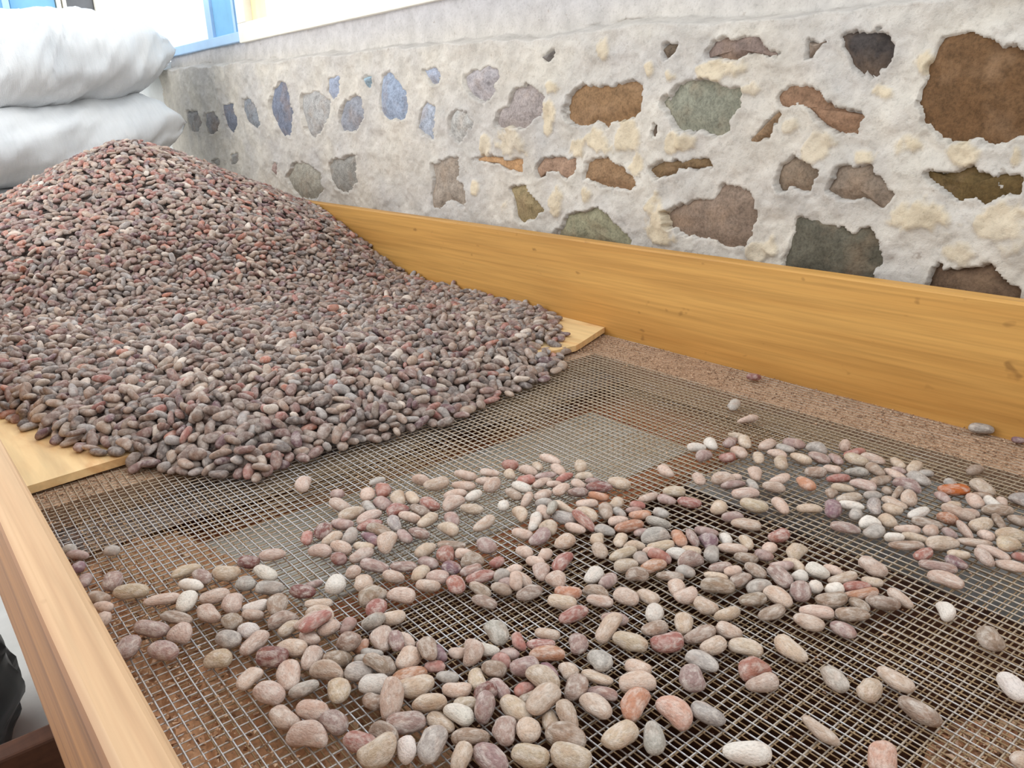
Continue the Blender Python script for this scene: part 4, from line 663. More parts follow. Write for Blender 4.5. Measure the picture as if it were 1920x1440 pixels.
829,1214,21,13,1,-5,307,1214,48,15,-9,6,844,1214,22,12,-9,-7,768,1215,35,-9,-5,-2,744,1215,32,-3,-2,7,525,1215,39,-3,0,-5,813,1215,21,1,-3,12,943,1215,14,-6,0,4,252,1216,41,5,3,-10,970,1216,16,-4,0,-3,487,1216,38,-6,-3,5,422,1216,44,-7,4,-1,
933,1216,23,6,-1,11,238,1216,45,10,9,2,326,1217,47,-17,9,10,862,1217,31,18,-1,-5,404,1217,39,-9,3,4,297,1217,48,-7,-11,-5,627,1218,39,-14,-2,-16,502,1218,37,-14,-2,3,856,1218,22,-18,2,0,284,1218,45,-16,3,10,145,1218,40,-13,-2,4,573,1218,36,-15,-2,-4,
617,1218,34,-15,4,-4,554,1219,37,2,1,-9,272,1219,42,-12,0,3,437,1219,40,-17,0,-7,872,1219,19,14,3,4,648,1219,39,-13,4,13,181,1219,39,4,1,-1,765,1219,29,-12,-5,-4,718,1220,26,15,1,-11,606,1220,39,6,6,-9,792,1220,23,1,1,-2,360,1220,45,0,-9,0,
498,1220,46,17,1,2,318,1220,43,16,-6,-11,543,1221,44,1,9,7,376,1221,43,15,-4,-4,691,1221,29,0,-6,0,705,1221,30,-17,-7,1,677,1221,29,-12,3,-14,901,1221,23,8,7,7,916,1222,17,3,1,5,104,1222,16,-2,2,0,214,1222,41,-15,-2,-2,458,1222,45,7,-11,-5,
403,1222,50,15,3,9,347,1222,41,5,0,-6,926,1222,28,5,2,-7,667,1222,30,-10,1,-6,888,1223,18,4,-5,3,392,1223,45,15,-10,-1,655,1223,32,-10,1,12,636,1223,37,8,10,-4,736,1223,27,-2,0,10,752,1224,24,-9,2,-2,587,1224,42,-1,-5,17,116,1225,27,9,3,-5,
721,1225,36,2,-1,2,427,1225,50,7,-5,8,808,1225,28,8,-10,8,225,1226,40,-8,3,8,130,1226,40,10,10,12,201,1227,49,10,4,5,954,1227,20,14,6,-12,341,1227,44,1,5,-5,967,1227,18,-3,4,12,514,1227,44,10,1,1,529,1227,38,-15,10,6,769,1227,23,-7,-2,4,
422,1228,45,2,-6,0,558,1228,40,6,-7,-2,473,1228,42,14,5,2,487,1228,45,-15,8,7,219,1229,49,-17,2,-4,170,1230,40,11,2,4,508,1230,52,-14,2,5,290,1230,40,-13,2,5,258,1230,41,4,-3,7,542,1230,37,-5,2,-6,384,1231,49,0,1,4,106,1231,22,6,-10,3,
607,1231,38,-4,12,-9,331,1231,47,-4,8,3,782,1232,24,-3,2,11,152,1232,44,-9,6,-9,584,1232,34,1,-4,-5,277,1233,46,12,-5,-10,313,1233,46,8,1,-15,96,1233,22,-17,-3,-3,239,1233,42,1,-3,13,837,1233,22,8,5,7,410,1233,42,6,0,4,450,1233,42,13,1,-6,
869,1233,16,4,-1,1,912,1233,19,5,-3,4,848,1234,18,16,0,7,197,1234,43,8,-2,13,366,1234,42,4,4,0,706,1234,26,-14,-2,4,797,1234,20,-9,-2,3,936,1234,20,-14,-6,-3,515,1234,37,1,-2,2,127,1235,35,0,-1,-2,677,1235,30,-10,7,7,498,1235,41,2,5,1,
641,1235,35,-1,2,1,301,1235,49,9,1,3,183,1235,45,-16,-12,-2,628,1235,28,4,-1,1,735,1235,27,0,-2,8,862,1235,24,-12,2,4,598,1236,36,15,3,17,617,1236,34,-15,6,0,99,1237,15,7,0,1,689,1237,27,13,3,-1,901,1237,17,15,-2,10,970,1237,15,-10,-1,3,
269,1237,48,11,2,10,229,1238,39,0,-1,8,430,1238,47,-2,-1,11,716,1239,33,-11,0,-12,334,1239,43,-8,-4,-16,663,1240,31,-6,1,5,381,1240,42,-6,4,-4,950,1240,15,-5,0,-3,163,1240,51,-11,-1,0,659,1240,39,18,-1,1,573,1240,41,-1,8,-2,547,1241,47,-15,-1,-16,
890,1241,21,3,9,-2,213,1241,40,-14,3,-11,751,1242,25,-8,2,2,357,1242,46,17,-3,-4,770,1242,22,3,-4,-5,384,1242,51,0,3,-11,116,1242,28,11,7,-2,486,1243,43,-11,7,3,468,1243,40,-7,-1,-4,126,1243,41,-2,3,16,814,1243,21,11,0,16,728,1243,25,2,-1,1,
87,1243,15,12,-2,2,417,1244,54,3,5,7,532,1244,41,-12,4,7,588,1244,40,-15,-2,3,169,1245,43,8,4,-5,368,1245,51,1,-12,5,392,1245,43,-10,4,8,302,1245,43,11,2,9,149,1245,43,-3,-3,-10,915,1245,18,5,-5,-10,834,1245,17,13,-1,5,259,1246,48,13,1,0,
557,1246,35,13,-2,-6,929,1246,17,14,1,13,451,1246,49,-2,0,-3,578,1246,32,17,1,-1,268,1246,41,-14,-2,0,499,1247,40,-5,2,4,631,1247,30,6,-1,-9,686,1247,37,17,2,-7,344,1247,44,9,6,12,433,1248,42,-6,-1,5,651,1248,31,7,-2,-14,248,1248,41,6,2,12,
199,1248,46,7,-8,0,285,1248,42,-6,-1,4,905,1249,25,0,2,6,409,1249,42,1,-1,2,215,1249,48,-8,0,6,622,1249,34,15,-6,-1,603,1249,35,-11,-5,6,592,1249,32,-12,1,-5,225,1250,41,-3,3,-1,764,1250,22,4,-4,8,105,1250,18,-4,6,1,752,1250,32,-7,-1,-13,
678,1250,28,7,0,-8,88,1250,24,-4,0,4,856,1250,16,-14,-1,3,185,1250,40,-17,2,0,789,1251,23,12,-6,-8,869,1251,19,-9,-2,-15,318,1251,47,12,8,2,516,1251,44,-11,-3,10,420,1251,50,14,5,2,669,1251,35,-4,6,12,480,1252,45,1,8,-12,878,1253,24,-14,8,-11,
735,1253,28,10,-9,5,825,1253,26,-13,2,-7,129,1254,37,-16,-2,2,464,1254,48,8,-14,-8,618,1254,40,-1,4,-9,545,1254,37,9,2,-4,848,1254,24,-9,4,1,375,1255,42,4,0,13,945,1255,16,-4,-4,-2,892,1255,21,4,5,10,558,1255,44,15,0,3,721,1255,34,-12,-10,2,
967,1255,16,-5,-2,-3,450,1255,41,15,-1,-4,567,1255,38,-17,4,-7,701,1256,25,4,-2,-5,708,1256,35,11,-1,9,333,1256,50,-10,-9,7,840,1256,30,10,6,-7,777,1256,22,-16,-4,11,760,1256,30,-1,3,7,906,1257,19,-3,5,6,808,1257,20,-2,5,-3,184,1257,49,0,-3,-7,
240,1258,47,5,0,6,116,1258,31,15,9,5,410,1258,49,9,-10,-9,270,1259,55,4,1,-1,166,1259,42,5,4,3,299,1259,46,8,3,1,638,1260,37,14,0,-12,154,1260,47,-15,-1,2,920,1260,19,-12,-6,4,582,1260,46,2,10,-4,90,1260,16,1,1,-5,646,1261,31,-17,3,6,
495,1261,41,-1,3,7,148,1261,39,-17,1,-2,234,1262,40,3,2,5,768,1262,25,-13,3,16,523,1262,38,11,2,9,285,1262,45,8,-8,-12,212,1262,45,2,-1,12,311,1263,43,-15,-2,4,621,1263,34,-2,5,-10,690,1263,30,-2,4,-10,395,1263,43,-1,-1,0,224,1263,54,17,-3,-5,
257,1264,43,4,3,5,755,1264,23,15,1,-4,667,1264,29,-12,-1,-5,887,1264,19,1,4,11,373,1264,47,6,-3,-5,439,1264,42,5,2,0,722,1264,25,-3,1,-5,604,1264,31,14,0,0,830,1264,18,-1,3,2,192,1264,43,-2,-1,-11,632,1265,45,15,-4,4,974,1265,17,-8,0,-10,
655,1265,39,-11,-4,-15,103,1265,26,-2,3,-3,795,1265,27,-12,-2,-17,272,1265,47,18,8,5,136,1265,45,12,-1,5,84,1265,23,-5,9,-9,634,1266,29,15,2,5,587,1266,38,16,1,-8,65,1266,15,-10,0,11,356,1266,45,8,5,-1,170,1266,52,-4,3,-8,484,1267,49,-7,3,-2,
740,1267,25,-9,-3,-3,552,1267,32,-4,-1,4,946,1267,19,-5,0,13,325,1267,44,17,1,-2,457,1267,49,-4,-10,14,861,1267,24,11,2,-1,783,1268,21,-16,-4,4,829,1268,26,-5,4,4,425,1268,45,-11,2,1,871,1268,14,14,-1,2,929,1268,17,-12,-3,3,905,1268,15,-5,-1,1,
407,1269,50,11,-12,-5,473,1269,40,17,0,1,810,1269,20,-7,2,11,592,1269,31,-17,1,1,573,1270,36,18,8,-2,509,1270,44,-12,-4,14,725,1270,33,-10,2,-5,543,1271,40,3,3,0,686,1271,36,7,-15,-7,676,1271,36,17,2,11,338,1271,50,-5,10,10,229,1271,44,18,-4,-3,
115,1271,36,1,-7,4,71,1271,23,9,-2,-3,708,1272,30,8,-4,3,188,1272,51,13,-1,3,132,1272,36,-4,1,4,101,1272,32,3,-1,-15,423,1273,54,10,-2,-4,211,1273,42,7,4,-1,905,1273,23,0,-1,0,327,1274,53,-18,1,1,173,1274,44,8,7,-6,617,1274,30,-4,-2,4,
205,1274,51,2,5,8,829,1275,18,-4,4,-12,186,1275,42,-2,3,0,287,1275,43,5,-2,3,843,1275,25,-18,-2,-5,93,1275,17,-7,2,8,603,1276,37,-2,1,-4,74,1276,14,11,0,-2,155,1276,44,-9,-1,5,815,1277,30,1,-1,6,517,1277,40,-1,5,18,776,1278,33,-12,-1,17,
450,1278,46,-7,-5,4,752,1278,22,9,-1,5,396,1278,46,6,1,-5,768,1278,23,-10,-2,14,950,1278,22,-10,3,13,696,1278,28,-15,1,-4,496,1279,43,13,-1,-12,99,1279,25,3,0,1,256,1279,44,-6,0,5,371,1279,53,-18,-2,-1,317,1280,48,15,-6,-10,363,1280,45,-6,-1,3,
562,1280,37,7,2,9,860,1280,16,-16,0,2,843,1280,16,-5,2,1,630,1280,33,15,-4,-10,530,1280,34,-10,-2,-2,343,1280,51,-3,-2,7,275,1280,44,10,-1,2,379,1280,48,-11,3,13,813,1280,20,-4,4,3,681,1280,27,16,3,4,803,1281,26,10,0,5,958,1281,18,18,3,-11,
872,1281,23,-7,-4,5,740,1281,27,-9,6,0,971,1281,16,-8,1,-2,663,1281,30,-4,1,3,239,1281,48,-15,4,12,620,1282,40,-3,5,16,646,1282,33,-6,5,2,915,1282,16,-18,-2,2,304,1282,47,13,6,0,283,1283,51,12,2,1,463,1283,46,-13,2,12,726,1283,26,-16,-2,8,
474,1283,54,-11,-2,-1,201,1283,43,1,2,-8,578,1283,32,-13,1,8,785,1283,27,-5,0,-3,909,1284,25,-4,3,-10,829,1284,21,-7,7,-4,437,1284,45,11,1,8,78,1285,28,-9,-4,-10,884,1285,15,-16,0,-3,936,1285,19,-14,-4,-11,759,1285,30,16,-1,-6,775,1285,21,-10,-5,-2,
541,1285,34,-12,0,-2,596,1286,40,-2,1,-3,711,1286,27,6,0,2,597,1287,32,0,1,-2,133,1287,41,-10,1,6,822,1287,29,-4,10,-10,111,1287,34,-11,-4,5,184,1288,43,-7,4,5,339,1288,44,12,0,8,893,1288,19,-13,-2,-12,669,1289,39,6,-1,2,394,1289,48,9,-2,-14,
528,1289,45,-6,-2,10,63,1289,15,-16,1,-2,350,1289,44,13,-2,7,94,1290,31,-11,4,9,549,1290,44,-2,2,2,75,1290,18,7,-6,-2,220,1290,48,1,-5,8,427,1291,49,8,6,0,786,1291,21,-7,-2,3,272,1291,52,9,-1,2,288,1291,45,-10,0,-1,718,1291,36,5,3,1,
172,1291,46,-9,2,12,744,1292,32,4,-7,2,927,1292,15,-15,0,-3,515,1292,38,15,-3,13,555,1292,33,14,-1,16,478,1292,45,2,-2,1,265,1292,44,1,-2,0,951,1293,15,16,0,4,641,1293,39,16,2,-10,967,1293,19,11,-9,3,153,1293,43,1,4,-17,870,1293,16,-12,-1,11,
907,1293,27,-2,0,-5,447,1293,52,-6,-3,-4,691,1293,30,-2,-1,-5,809,1294,21,5,-3,7,481,1294,57,-4,-4,-4,840,1294,16,2,-2,3,244,1295,52,-13,-1,-12,621,1295,31,7,-2,8,858,1295,20,-7,9,-13,904,1295,17,17,4,-3,260,1296,55,10,2,-7,86,1296,20,-13,1,-3,
793,1296,28,-11,2,3,246,1296,43,-10,-1,2,300,1296,45,-7,-3,-3,378,1296,45,-6,-2,2,363,1296,55,-1,-2,3,494,1296,47,-10,-4,-6,631,1296,37,11,-3,11,189,1296,41,-13,-3,3,669,1296,32,2,2,6,216,1297,42,10,2,5,527,1297,36,-12,4,-6,327,1297,50,-13,-5,13,
760,1298,24,-12,-2,4,737,1298,24,-2,-3,-3,595,1298,34,-4,0,-14,505,1298,43,-13,-5,-7,345,1299,51,-1,-3,-2,702,1299,30,-12,-4,-3,827,1299,26,-2,0,-7,577,1300,36,-6,-2,-12,70,1300,23,11,-5,3,298,1301,54,-8,-2,-3,514,1301,44,17,-9,-10,850,1301,26,5,4,5,
409,1301,46,16,1,3,919,1301,23,-8,0,2,435,1301,44,-2,1,-4,646,1302,30,-15,1,-1,167,1303,39,0,2,-1,724,1303,33,-8,0,4,912,1303,15,16,3,-3,552,1303,37,-14,13,-5,211,1303,49,6,3,-4,455,1304,45,-17,-3,-6,79,1304,29,-8,0,3,315,1304,45,12,-3,0,
124,1304,41,-3,6,1,616,1304,40,18,-1,-2,468,1304,51,-9,1,-11,101,1305,31,-15,-1,-17,936,1305,22,-3,8,-4,94,1305,25,-16,-1,0,145,1305,42,9,-1,-5,884,1305,18,-14,-8,-5,61,1305,16,-5,-2,-6,594,1306,41,8,-15,-10,541,1306,40,9,5,-16,832,1306,17,3,1,2,
161,1306,45,16,-7,0,361,1306,53,-2,-1,14,653,1307,36,-6,-11,-8,490,1307,42,2,-3,11,798,1307,24,-1,4,6,740,1307,28,13,-6,-1,709,1307,27,-11,4,-5,781,1307,29,-18,11,-13,380,1307,55,-17,-3,0,260,1307,47,-6,0,15,528,1307,38,11,-8,4,892,1308,20,-16,-7,16,
681,1308,27,17,1,0,967,1308,16,-1,0,-3,871,1308,14,-3,0,-3,946,1308,18,-17,5,5,857,1308,20,-15,-11,2,109,1308,42,8,2,0,390,1309,46,2,1,-2,360,1310,45,13,1,-1,285,1310,50,18,0,5,693,1310,28,15,-3,7,332,1310,46,-15,-1,-3,920,1311,15,-14,-1,3,
846,1311,20,-10,-8,-14,614,1311,30,9,0,2,244,1311,46,-11,8,-18,441,1312,46,-14,6,-9,231,1312,46,10,5,-5,273,1312,48,-7,-6,-6,179,1312,40,-3,3,0,304,1313,50,-15,5,-9,766,1313,23,16,-1,13,704,1313,34,-14,4,-5,563,1314,36,14,3,6,202,1314,43,3,3,-1,
797,1314,32,9,-1,-3,65,1314,31,2,11,2,805,1315,19,0,2,5,925,1315,24,-2,-1,-5,659,1315,31,-6,-1,11,593,1315,38,3,7,17,638,1315,35,-1,2,-11,320,1315,51,-10,1,5,374,1315,48,15,-1,15,880,1315,14,-5,-1,3,723,1315,26,-10,0,1,899,1315,16,-13,0,0,
507,1316,45,-9,-2,4,479,1316,48,4,4,-16,734,1316,35,0,0,3,406,1316,53,-8,1,-8,428,1316,46,15,-3,-4,109,1317,36,4,4,7,146,1317,49,10,2,-2,77,1317,24,-3,1,5,552,1318,34,13,6,16,91,1318,34,17,2,4,870,1318,24,13,4,-12,417,1318,55,-11,-2,-9,
349,1319,45,7,0,-9,607,1319,36,13,7,-12,853,1319,22,18,16,16,966,1320,22,-15,1,-1,789,1320,26,-1,-3,2,828,1320,23,-2,-2,12,61,1320,17,4,-1,5,125,1320,42,-16,4,3,973,1320,15,-4,0,-3,504,1321,38,17,2,-1,762,1321,31,15,-5,-14,864,1321,15,10,0,-3,
754,1321,23,-13,1,-6,444,1321,49,-4,-1,-6,515,1322,42,3,15,0,248,1322,47,-4,2,15,582,1322,32,1,-3,4,946,1323,24,-18,-2,0,545,1323,40,-15,11,4,692,1323,34,9,4,-5,164,1323,42,-7,2,-2,735,1323,27,16,5,-3,529,1323,39,1,4,3,956,1324,19,-17,5,-11,
747,1324,30,12,2,-9,490,1324,40,-11,0,-4,773,1324,27,-14,3,14,939,1325,16,0,1,2,674,1325,30,15,0,-6,290,1325,43,6,3,-3,810,1325,20,3,-2,-14,337,1325,49,-9,5,12,104,1325,31,0,4,0,176,1325,43,-8,2,17,227,1325,43,10,-2,-9,566,1326,31,4,0,6,
390,1326,44,-6,3,1,141,1326,41,-6,0,4,459,1326,43,-6,1,2,475,1327,51,2,-3,4,203,1327,51,14,3,-1,882,1327,16,-2,0,-11,842,1327,16,2,-1,0,492,1328,47,-13,2,-11,84,1328,29,2,-5,-15,649,1328,34,10,-3,-2,264,1328,46,-18,-2,6,419,1328,47,4,3,15,
192,1328,45,16,7,-10,707,1329,30,-9,-9,-1,728,1329,34,14,4,5,161,1329,49,-8,4,-7,361,1330,49,-3,8,1,314,1330,44,13,-1,-6,917,1330,16,-10,2,-3,521,1330,45,0,6,7,67,1330,22,1,4,-8,372,1331,46,13,-4,-14,208,1331,44,-3,4,2,434,1331,54,15,-1,-9,
576,1331,40,17,-5,11,618,1331,38,-14,-3,-4,902,1331,17,-15,5,-2,691,1331,28,2,0,3,792,1332,19,-15,-1,-2,381,1332,52,-5,-2,-3,929,1332,23,-13,2,8,635,1332,38,-1,-1,8,399,1332,49,0,-10,-11,346,1332,55,-13,-2,-6,916,1333,25,-6,4,-3,342,1333,46,-11,1,-5,
185,1333,54,10,2,-3,540,1333,41,-2,6,-16,277,1333,46,16,-1,10,473,1333,45,-12,-7,-3,586,1333,31,1,0,0,744,1334,35,15,-4,2,498,1334,50,-8,-1,9,228,1334,49,-1,4,-10,860,1334,18,-14,4,6,289,1334,48,18,-7,-8,459,1335,50,14,-3,-4,937,1335,14,-3,0,3,
829,1335,17,2,-2,9,181,1336,45,-11,-8,-4,663,1336,39,8,-2,-4,562,1336,33,6,0,-5,760,1336,21,-15,-1,2,745,1336,23,13,-3,7,808,1337,20,-6,3,-5,89,1337,29,-1,1,-12,846,1337,22,10,-7,-12,108,1337,40,-7,-7,-7,605,1337,32,-11,2,-2,727,1337,27,14,-1,3,
361,1337,55,5,2,-1,885,1338,19,0,7,-3,503,1338,41,1,1,9,438,1338,45,-10,5,4,664,1338,30,16,-2,-2,145,1338,48,-14,0,3,868,1338,17,-14,4,-8,712,1339,29,-7,4,6,254,1339,42,10,-1,-7,559,1340,40,8,0,-1,405,1340,47,-3,-6,-11,390,1341,48,-11,-11,0,
521,1341,40,-14,-5,-5,418,1341,48,-6,-5,-3,270,1341,41,14,0,4,60,1341,26,0,-7,3,69,1341,31,-16,-1,18,149,1341,41,-16,-3,3,257,1341,52,15,-3,-3,169,1341,41,3,-1,-3,972,1342,15,12,0,-3,648,1342,35,3,-4,-5,195,1342,43,-6,6,9,679,1342,33,-11,7,4,
313,1342,46,1,7,-13,628,1342,33,10,1,-5,798,1342,26,18,-6,2,122,1342,38,-15,3,-2,946,1342,15,-4,0,5,816,1342,19,-6,7,-10,872,1342,26,16,-1,-2,242,1343,44,-13,5,2,241,1343,53,-13,5,-3,452,1343,44,8,1,7,965,1343,23,10,2,-3,331,1343,50,6,8,-10,
892,1343,15,16,0,-4,859,1343,24,16,-2,0,99,1343,38,17,0,6,710,1344,38,-1,1,-1,206,1344,42,-7,-1,-13,469,1345,44,11,5,-1,781,1345,25,-16,8,-4,694,1345,30,5,1,-8,769,1346,25,-12,-5,-13,886,1346,28,14,-6,-11,588,1346,36,-4,3,14,551,1346,31,12,-2,-2,
648,1346,45,-1,0,15,541,1346,42,-12,-4,10,164,1347,49,3,-1,16,83,1347,31,0,6,-3,825,1347,20,-4,0,-16,346,1347,47,-12,-2,-12,75,1348,38,-15,3,10,802,1348,32,-7,-2,-5,618,1348,34,5,3,-10,377,1348,43,2,2,-6,360,1348,47,-12,3,1,133,1348,39,-10,0,-9,
912,1349,26,9,-2,3,222,1349,43,-13,9,5,839,1350,24,-18,0,-1,929,1350,18,4,0,18,630,1351,43,-15,-2,-1,429,1352,43,13,-3,3,193,1352,52,-15,10,14,651,1352,39,-1,-2,15,516,1352,36,12,-1,6,531,1352,37,15,-4,-15,599,1352,43,14,-4,3,446,1353,45,2,5,-12,
310,1353,45,4,-3,-1,738,1353,25,-12,3,-12,952,1353,16,-4,-1,5,788,1353,17,-14,-1,2,178,1353,47,-5,-11,15,487,1353,42,1,1,-2,110,1354,32,7,0,4,687,1354,34,3,8,12,214,1354,47,10,-4,10,911,1354,17,11,-1,9,168,1354,41,5,-4,7,66,1354,25,6,4,3,
710,1354,31,-2,11,-2,561,1354,36,-12,-3,-2,152,1354,38,-6,2,-5,281,1354,45,-10,1,3,868,1355,17,-6,2,-4,573,1355,31,16,2,2,372,1355,52,-16,2,5,423,1355,51,2,0,10,391,1355,56,-5,5,7,323,1355,51,1,-2,-6,416,1356,43,16,0,1,616,1356,36,2,9,-8,
828,1356,17,-2,1,-4,885,1356,17,15,4,-3,811,1357,19,11,3,-3,266,1357,45,-9,6,8,756,1357,23,-10,-3,-5,396,1357,48,-12,-2,5,295,1357,40,-5,1,1,662,1357,34,-8,-6,10,506,1357,41,14,-3,-11,719,1357,26,18,-4,9,406,1357,54,16,0,4,968,1358,19,17,6,11,
253,1358,39,-17,-2,2,257,1358,51,6,6,16,782,1358,27,5,-4,9,802,1358,26,-5,4,6,335,1358,41,-17,3,-3,517,1358,45,15,-5,-2,138,1359,39,-11,3,6,853,1359,22,-17,-7,17,597,1359,33,-9,3,-5,631,1359,33,-6,3,-9,583,1360,37,16,-5,0,463,1360,41,10,0,-2,
85,1360,33,-1,0,8,211,1360,40,13,0,-4,239,1361,46,-1,-11,0,952,1361,23,-2,-2,-7,773,1361,23,16,7,14,545,1362,36,-16,3,-2,357,1362,52,7,-2,5,695,1362,33,0,7,1,203,1363,46,15,2,-2,153,1363,43,-6,6,0,922,1364,18,-13,-6,-12,899,1364,16,-4,-1,2,
181,1364,43,-11,-6,14,114,1364,43,-11,-7,4,373,1364,43,-10,-3,2,143,1364,47,15,-3,-3,816,1364,31,-15,-2,7,104,1365,36,16,-1,-7,429,1366,46,-5,0,-10,166,1366,40,9,2,0,302,1366,43,-16,6,1,762,1366,29,10,-3,3,563,1367,32,-14,-2,0,406,1367,44,18,-2,-3,
899,1367,25,13,0,-1,570,1367,40,1,0,-2,604,1367,31,-6,4,8,868,1367,21,-3,-3,8,223,1367,48,-2,0,1,671,1367,38,-17,-1,-3,934,1368,16,-9,1,4,826,1368,25,-4,1,-1,318,1368,49,-4,11,-4,934,1368,25,5,1,3,326,1368,41,12,1,2,458,1368,49,-6,1,-13,
637,1368,32,-4,4,8,844,1368,17,10,-1,5,705,1369,28,-7,1,-1,72,1369,33,3,-8,6,480,1369,44,17,-1,2,443,1369,45,-13,-2,-12,747,1369,29,10,3,-7,337,1369,48,1,2,3,350,1369,43,-18,1,3,665,1369,29,9,-1,-6,950,1370,16,17,3,-2,620,1370,31,7,-2,-13,
621,1370,41,5,-3,-5,389,1370,42,1,3,-4,817,1370,17,-6,-3,-3,682,1370,31,11,0,-3,229,1371,40,-4,1,2,527,1371,37,-18,1,-4,799,1371,29,1,-2,9,861,1371,16,-7,-4,-2,193,1371,40,-14,-3,-1,766,1372,21,-15,1,-5,780,1372,22,-7,0,11,649,1372,32,-7,5,17,
799,1372,20,5,3,1,554,1372,42,-4,5,2,242,1372,46,-7,1,-5,256,1372,47,15,-10,16,496,1372,39,16,0,-7,84,1372,35,-7,1,-8,963,1373,16,-10,-3,-4,167,1373,48,11,-4,-3,120,1373,37,-6,0,-2,270,1373,44,8,-2,1,60,1373,26,-11,3,7,730,1374,23,3,-1,0,
586,1374,36,13,-10,3,511,1374,36,0,-2,-4,286,1374,45,-6,-6,-1,881,1374,16,-14,-1,-3,130,1375,44,-9,-1,5,211,1375,42,1,3,-1,901,1375,15,-2,1,-11,191,1375,51,-1,1,2,836,1375,27,-3,-1,-9,574,1375,31,-8,-2,-2,478,1376,53,-8,2,-5,973,1377,18,-7,-3,-11,
384,1377,46,6,-1,3,721,1377,31,12,1,2,712,1378,36,15,-1,-7,687,1379,41,-10,-2,-3,698,1379,35,-11,4,9,365,1379,47,3,-2,7,390,1379,54,-12,-4,-4,514,1380,45,-3,-6,7,615,1380,32,10,1,15,160,1380,41,14,-1,2,820,1380,18,-8,-2,-12,95,1380,39,-10,-7,13,
660,1380,32,7,-6,5,938,1381,22,-11,-9,-1,919,1381,15,13,-1,-3,420,1381,54,-10,-3,-3,407,1381,46,1,0,-6,585,1381,43,4,0,2,426,1382,42,8,-1,1,891,1382,22,-1,-4,-10,607,1382,46,-5,-3,7,869,1382,18,-16,-3,-13,252,1382,40,9,1,-9,452,1382,43,-8,0,2,
836,1383,17,3,-2,-5,805,1383,28,4,-1,6,301,1383,46,-10,-2,-14,546,1383,38,1,-4,3,204,1384,43,-9,8,1,83,1384,36,2,-9,-8,314,1384,44,-7,-1,-13,644,1384,30,-6,3,-4,289,1384,39,-3,-1,1,229,1384,38,-7,0,0,226,1384,46,16,-2,4,126,1384,38,-10,0,2,
931,1384,18,7,-7,4,738,1384,29,18,-2,-1,695,1384,24,15,0,6,751,1385,21,4,-1,-2,596,1385,37,-15,0,4,601,1385,30,16,-1,-6,951,1385,17,-1,-1,9,856,1385,16,5,-3,-3,487,1385,43,-15,7,11,532,1385,34,-7,1,-1,710,1386,25,14,-4,-8,630,1386,30,11,2,-16,
787,1386,18,15,-2,3,108,1386,39,-1,-3,14,141,1386,41,18,-2,5,375,1386,41,-8,0,3,518,1386,38,5,2,2,435,1386,49,-6,2,-6,502,1387,43,3,2,-18,269,1387,39,8,0,0,332,1387,46,-13,-5,4,770,1387,23,13,-6,-10,678,1387,30,-2,-4,6,721,1387,24,13,-1,0,
470,1387,42,3,-2,-1,67,1388,33,-18,-8,-2,792,1388,26,12,-2,1,582,1388,38,13,3,-6,903,1388,16,-7,0,-10,362,1388,43,13,5,-4,802,1389,19,8,0,-3,153,1389,40,15,-2,-1,214,1390,43,-18,-5,0,384,1390,47,5,-7,-5,766,1390,29,5,2,-11,829,1390,22,2,4,-13,
345,1390,41,-8,-4,-5,242,1391,49,14,1,-1,242,1391,39,3,-2,14,610,1392,34,14,-7,7,702,1392,34,-17,-7,6,56,1392,33,17,7,-4,967,1393,17,-8,-2,0,172,1393,42,0,-6,5,727,1394,35,-1,-15,-1,124,1394,47,2,-3,4,941,1394,19,6,-5,-12,678,1394,38,-10,-2,-2,
91,1394,38,-13,-8,-7,355,1395,43,15,-8,-16,495,1395,44,-4,-9,8,885,1395,14,-12,0,3,846,1396,18,15,-3,1,858,1396,18,15,-7,-3,397,1396,47,-7,1,7,691,1396,39,-13,1,7,819,1396,25,9,2,8,570,1396,35,11,-2,7,911,1397,24,5,4,-1,648,1397,32,-17,4,-8,
874,1397,17,-9,3,4,918,1397,17,14,-4,-6,457,1397,43,4,-1,1,656,1398,40,-8,-5,0,683,1398,30,-1,-1,-1,620,1398,33,-15,8,-18,285,1398,40,-2,-2,11,297,1399,48,-12,4,-7,401,1399,41,-11,-1,2,528,1399,46,12,-1,2,378,1399,40,0,-1,-15,516,1399,50,7,3,16,
443,1399,48,14,6,-7,199,1399,43,-5,3,10,81,1399,33,12,-1,0,752,1399,23,4,-6,5,561,1400,34,10,-3,9,209,1400,39,-12,-3,4,106,1400,44,9,2,-4,259,1400,41,13,-6,-2,931,1400,27,-7,3,0,594,1400,30,11,0,2,634,1401,33,-1,5,-4,125,1401,40,2,-1,6,
567,1401,43,2,1,-6,325,1401,40,-2,2,-4,710,1401,26,4,-2,-1,483,1401,45,7,-2,15,529,1401,36,-7,3,5,784,1401,22,13,-3,1,734,1402,35,-8,-3,-5,513,1402,40,4,3,1,231,1402,40,-9,2,-6,720,1402,32,15,-2,3,471,1403,42,-16,2,-11,768,1403,23,12,1,6,
667,1403,28,14,-2,3,799,1403,22,-5,-7,12,852,1403,25,12,-3,12,180,1403,49,3,-3,4,735,1403,25,-11,-5,0,415,1403,50,7,6,-5,950,1403,21,6,-8,0,544,1403,36,-13,0,4,825,1403,19,-3,1,-1,196,1404,52,-17,5,-4,61,1404,31,2,-1,1,903,1404,16,1,-2,2,
147,1404,40,-2,-3,11,343,1404,41,-6,-1,-8,593,1404,39,3,5,7,931,1404,16,16,1,-3,302,1405,39,-7,3,-1,272,1405,43,16,0,-16,382,1406,48,-18,1,1,249,1407,44,-5,7,-3,421,1407,45,-18,-1,6,363,1408,45,-2,3,9,667,1408,38,-2,-2,9,708,1408,36,2,4,-9,
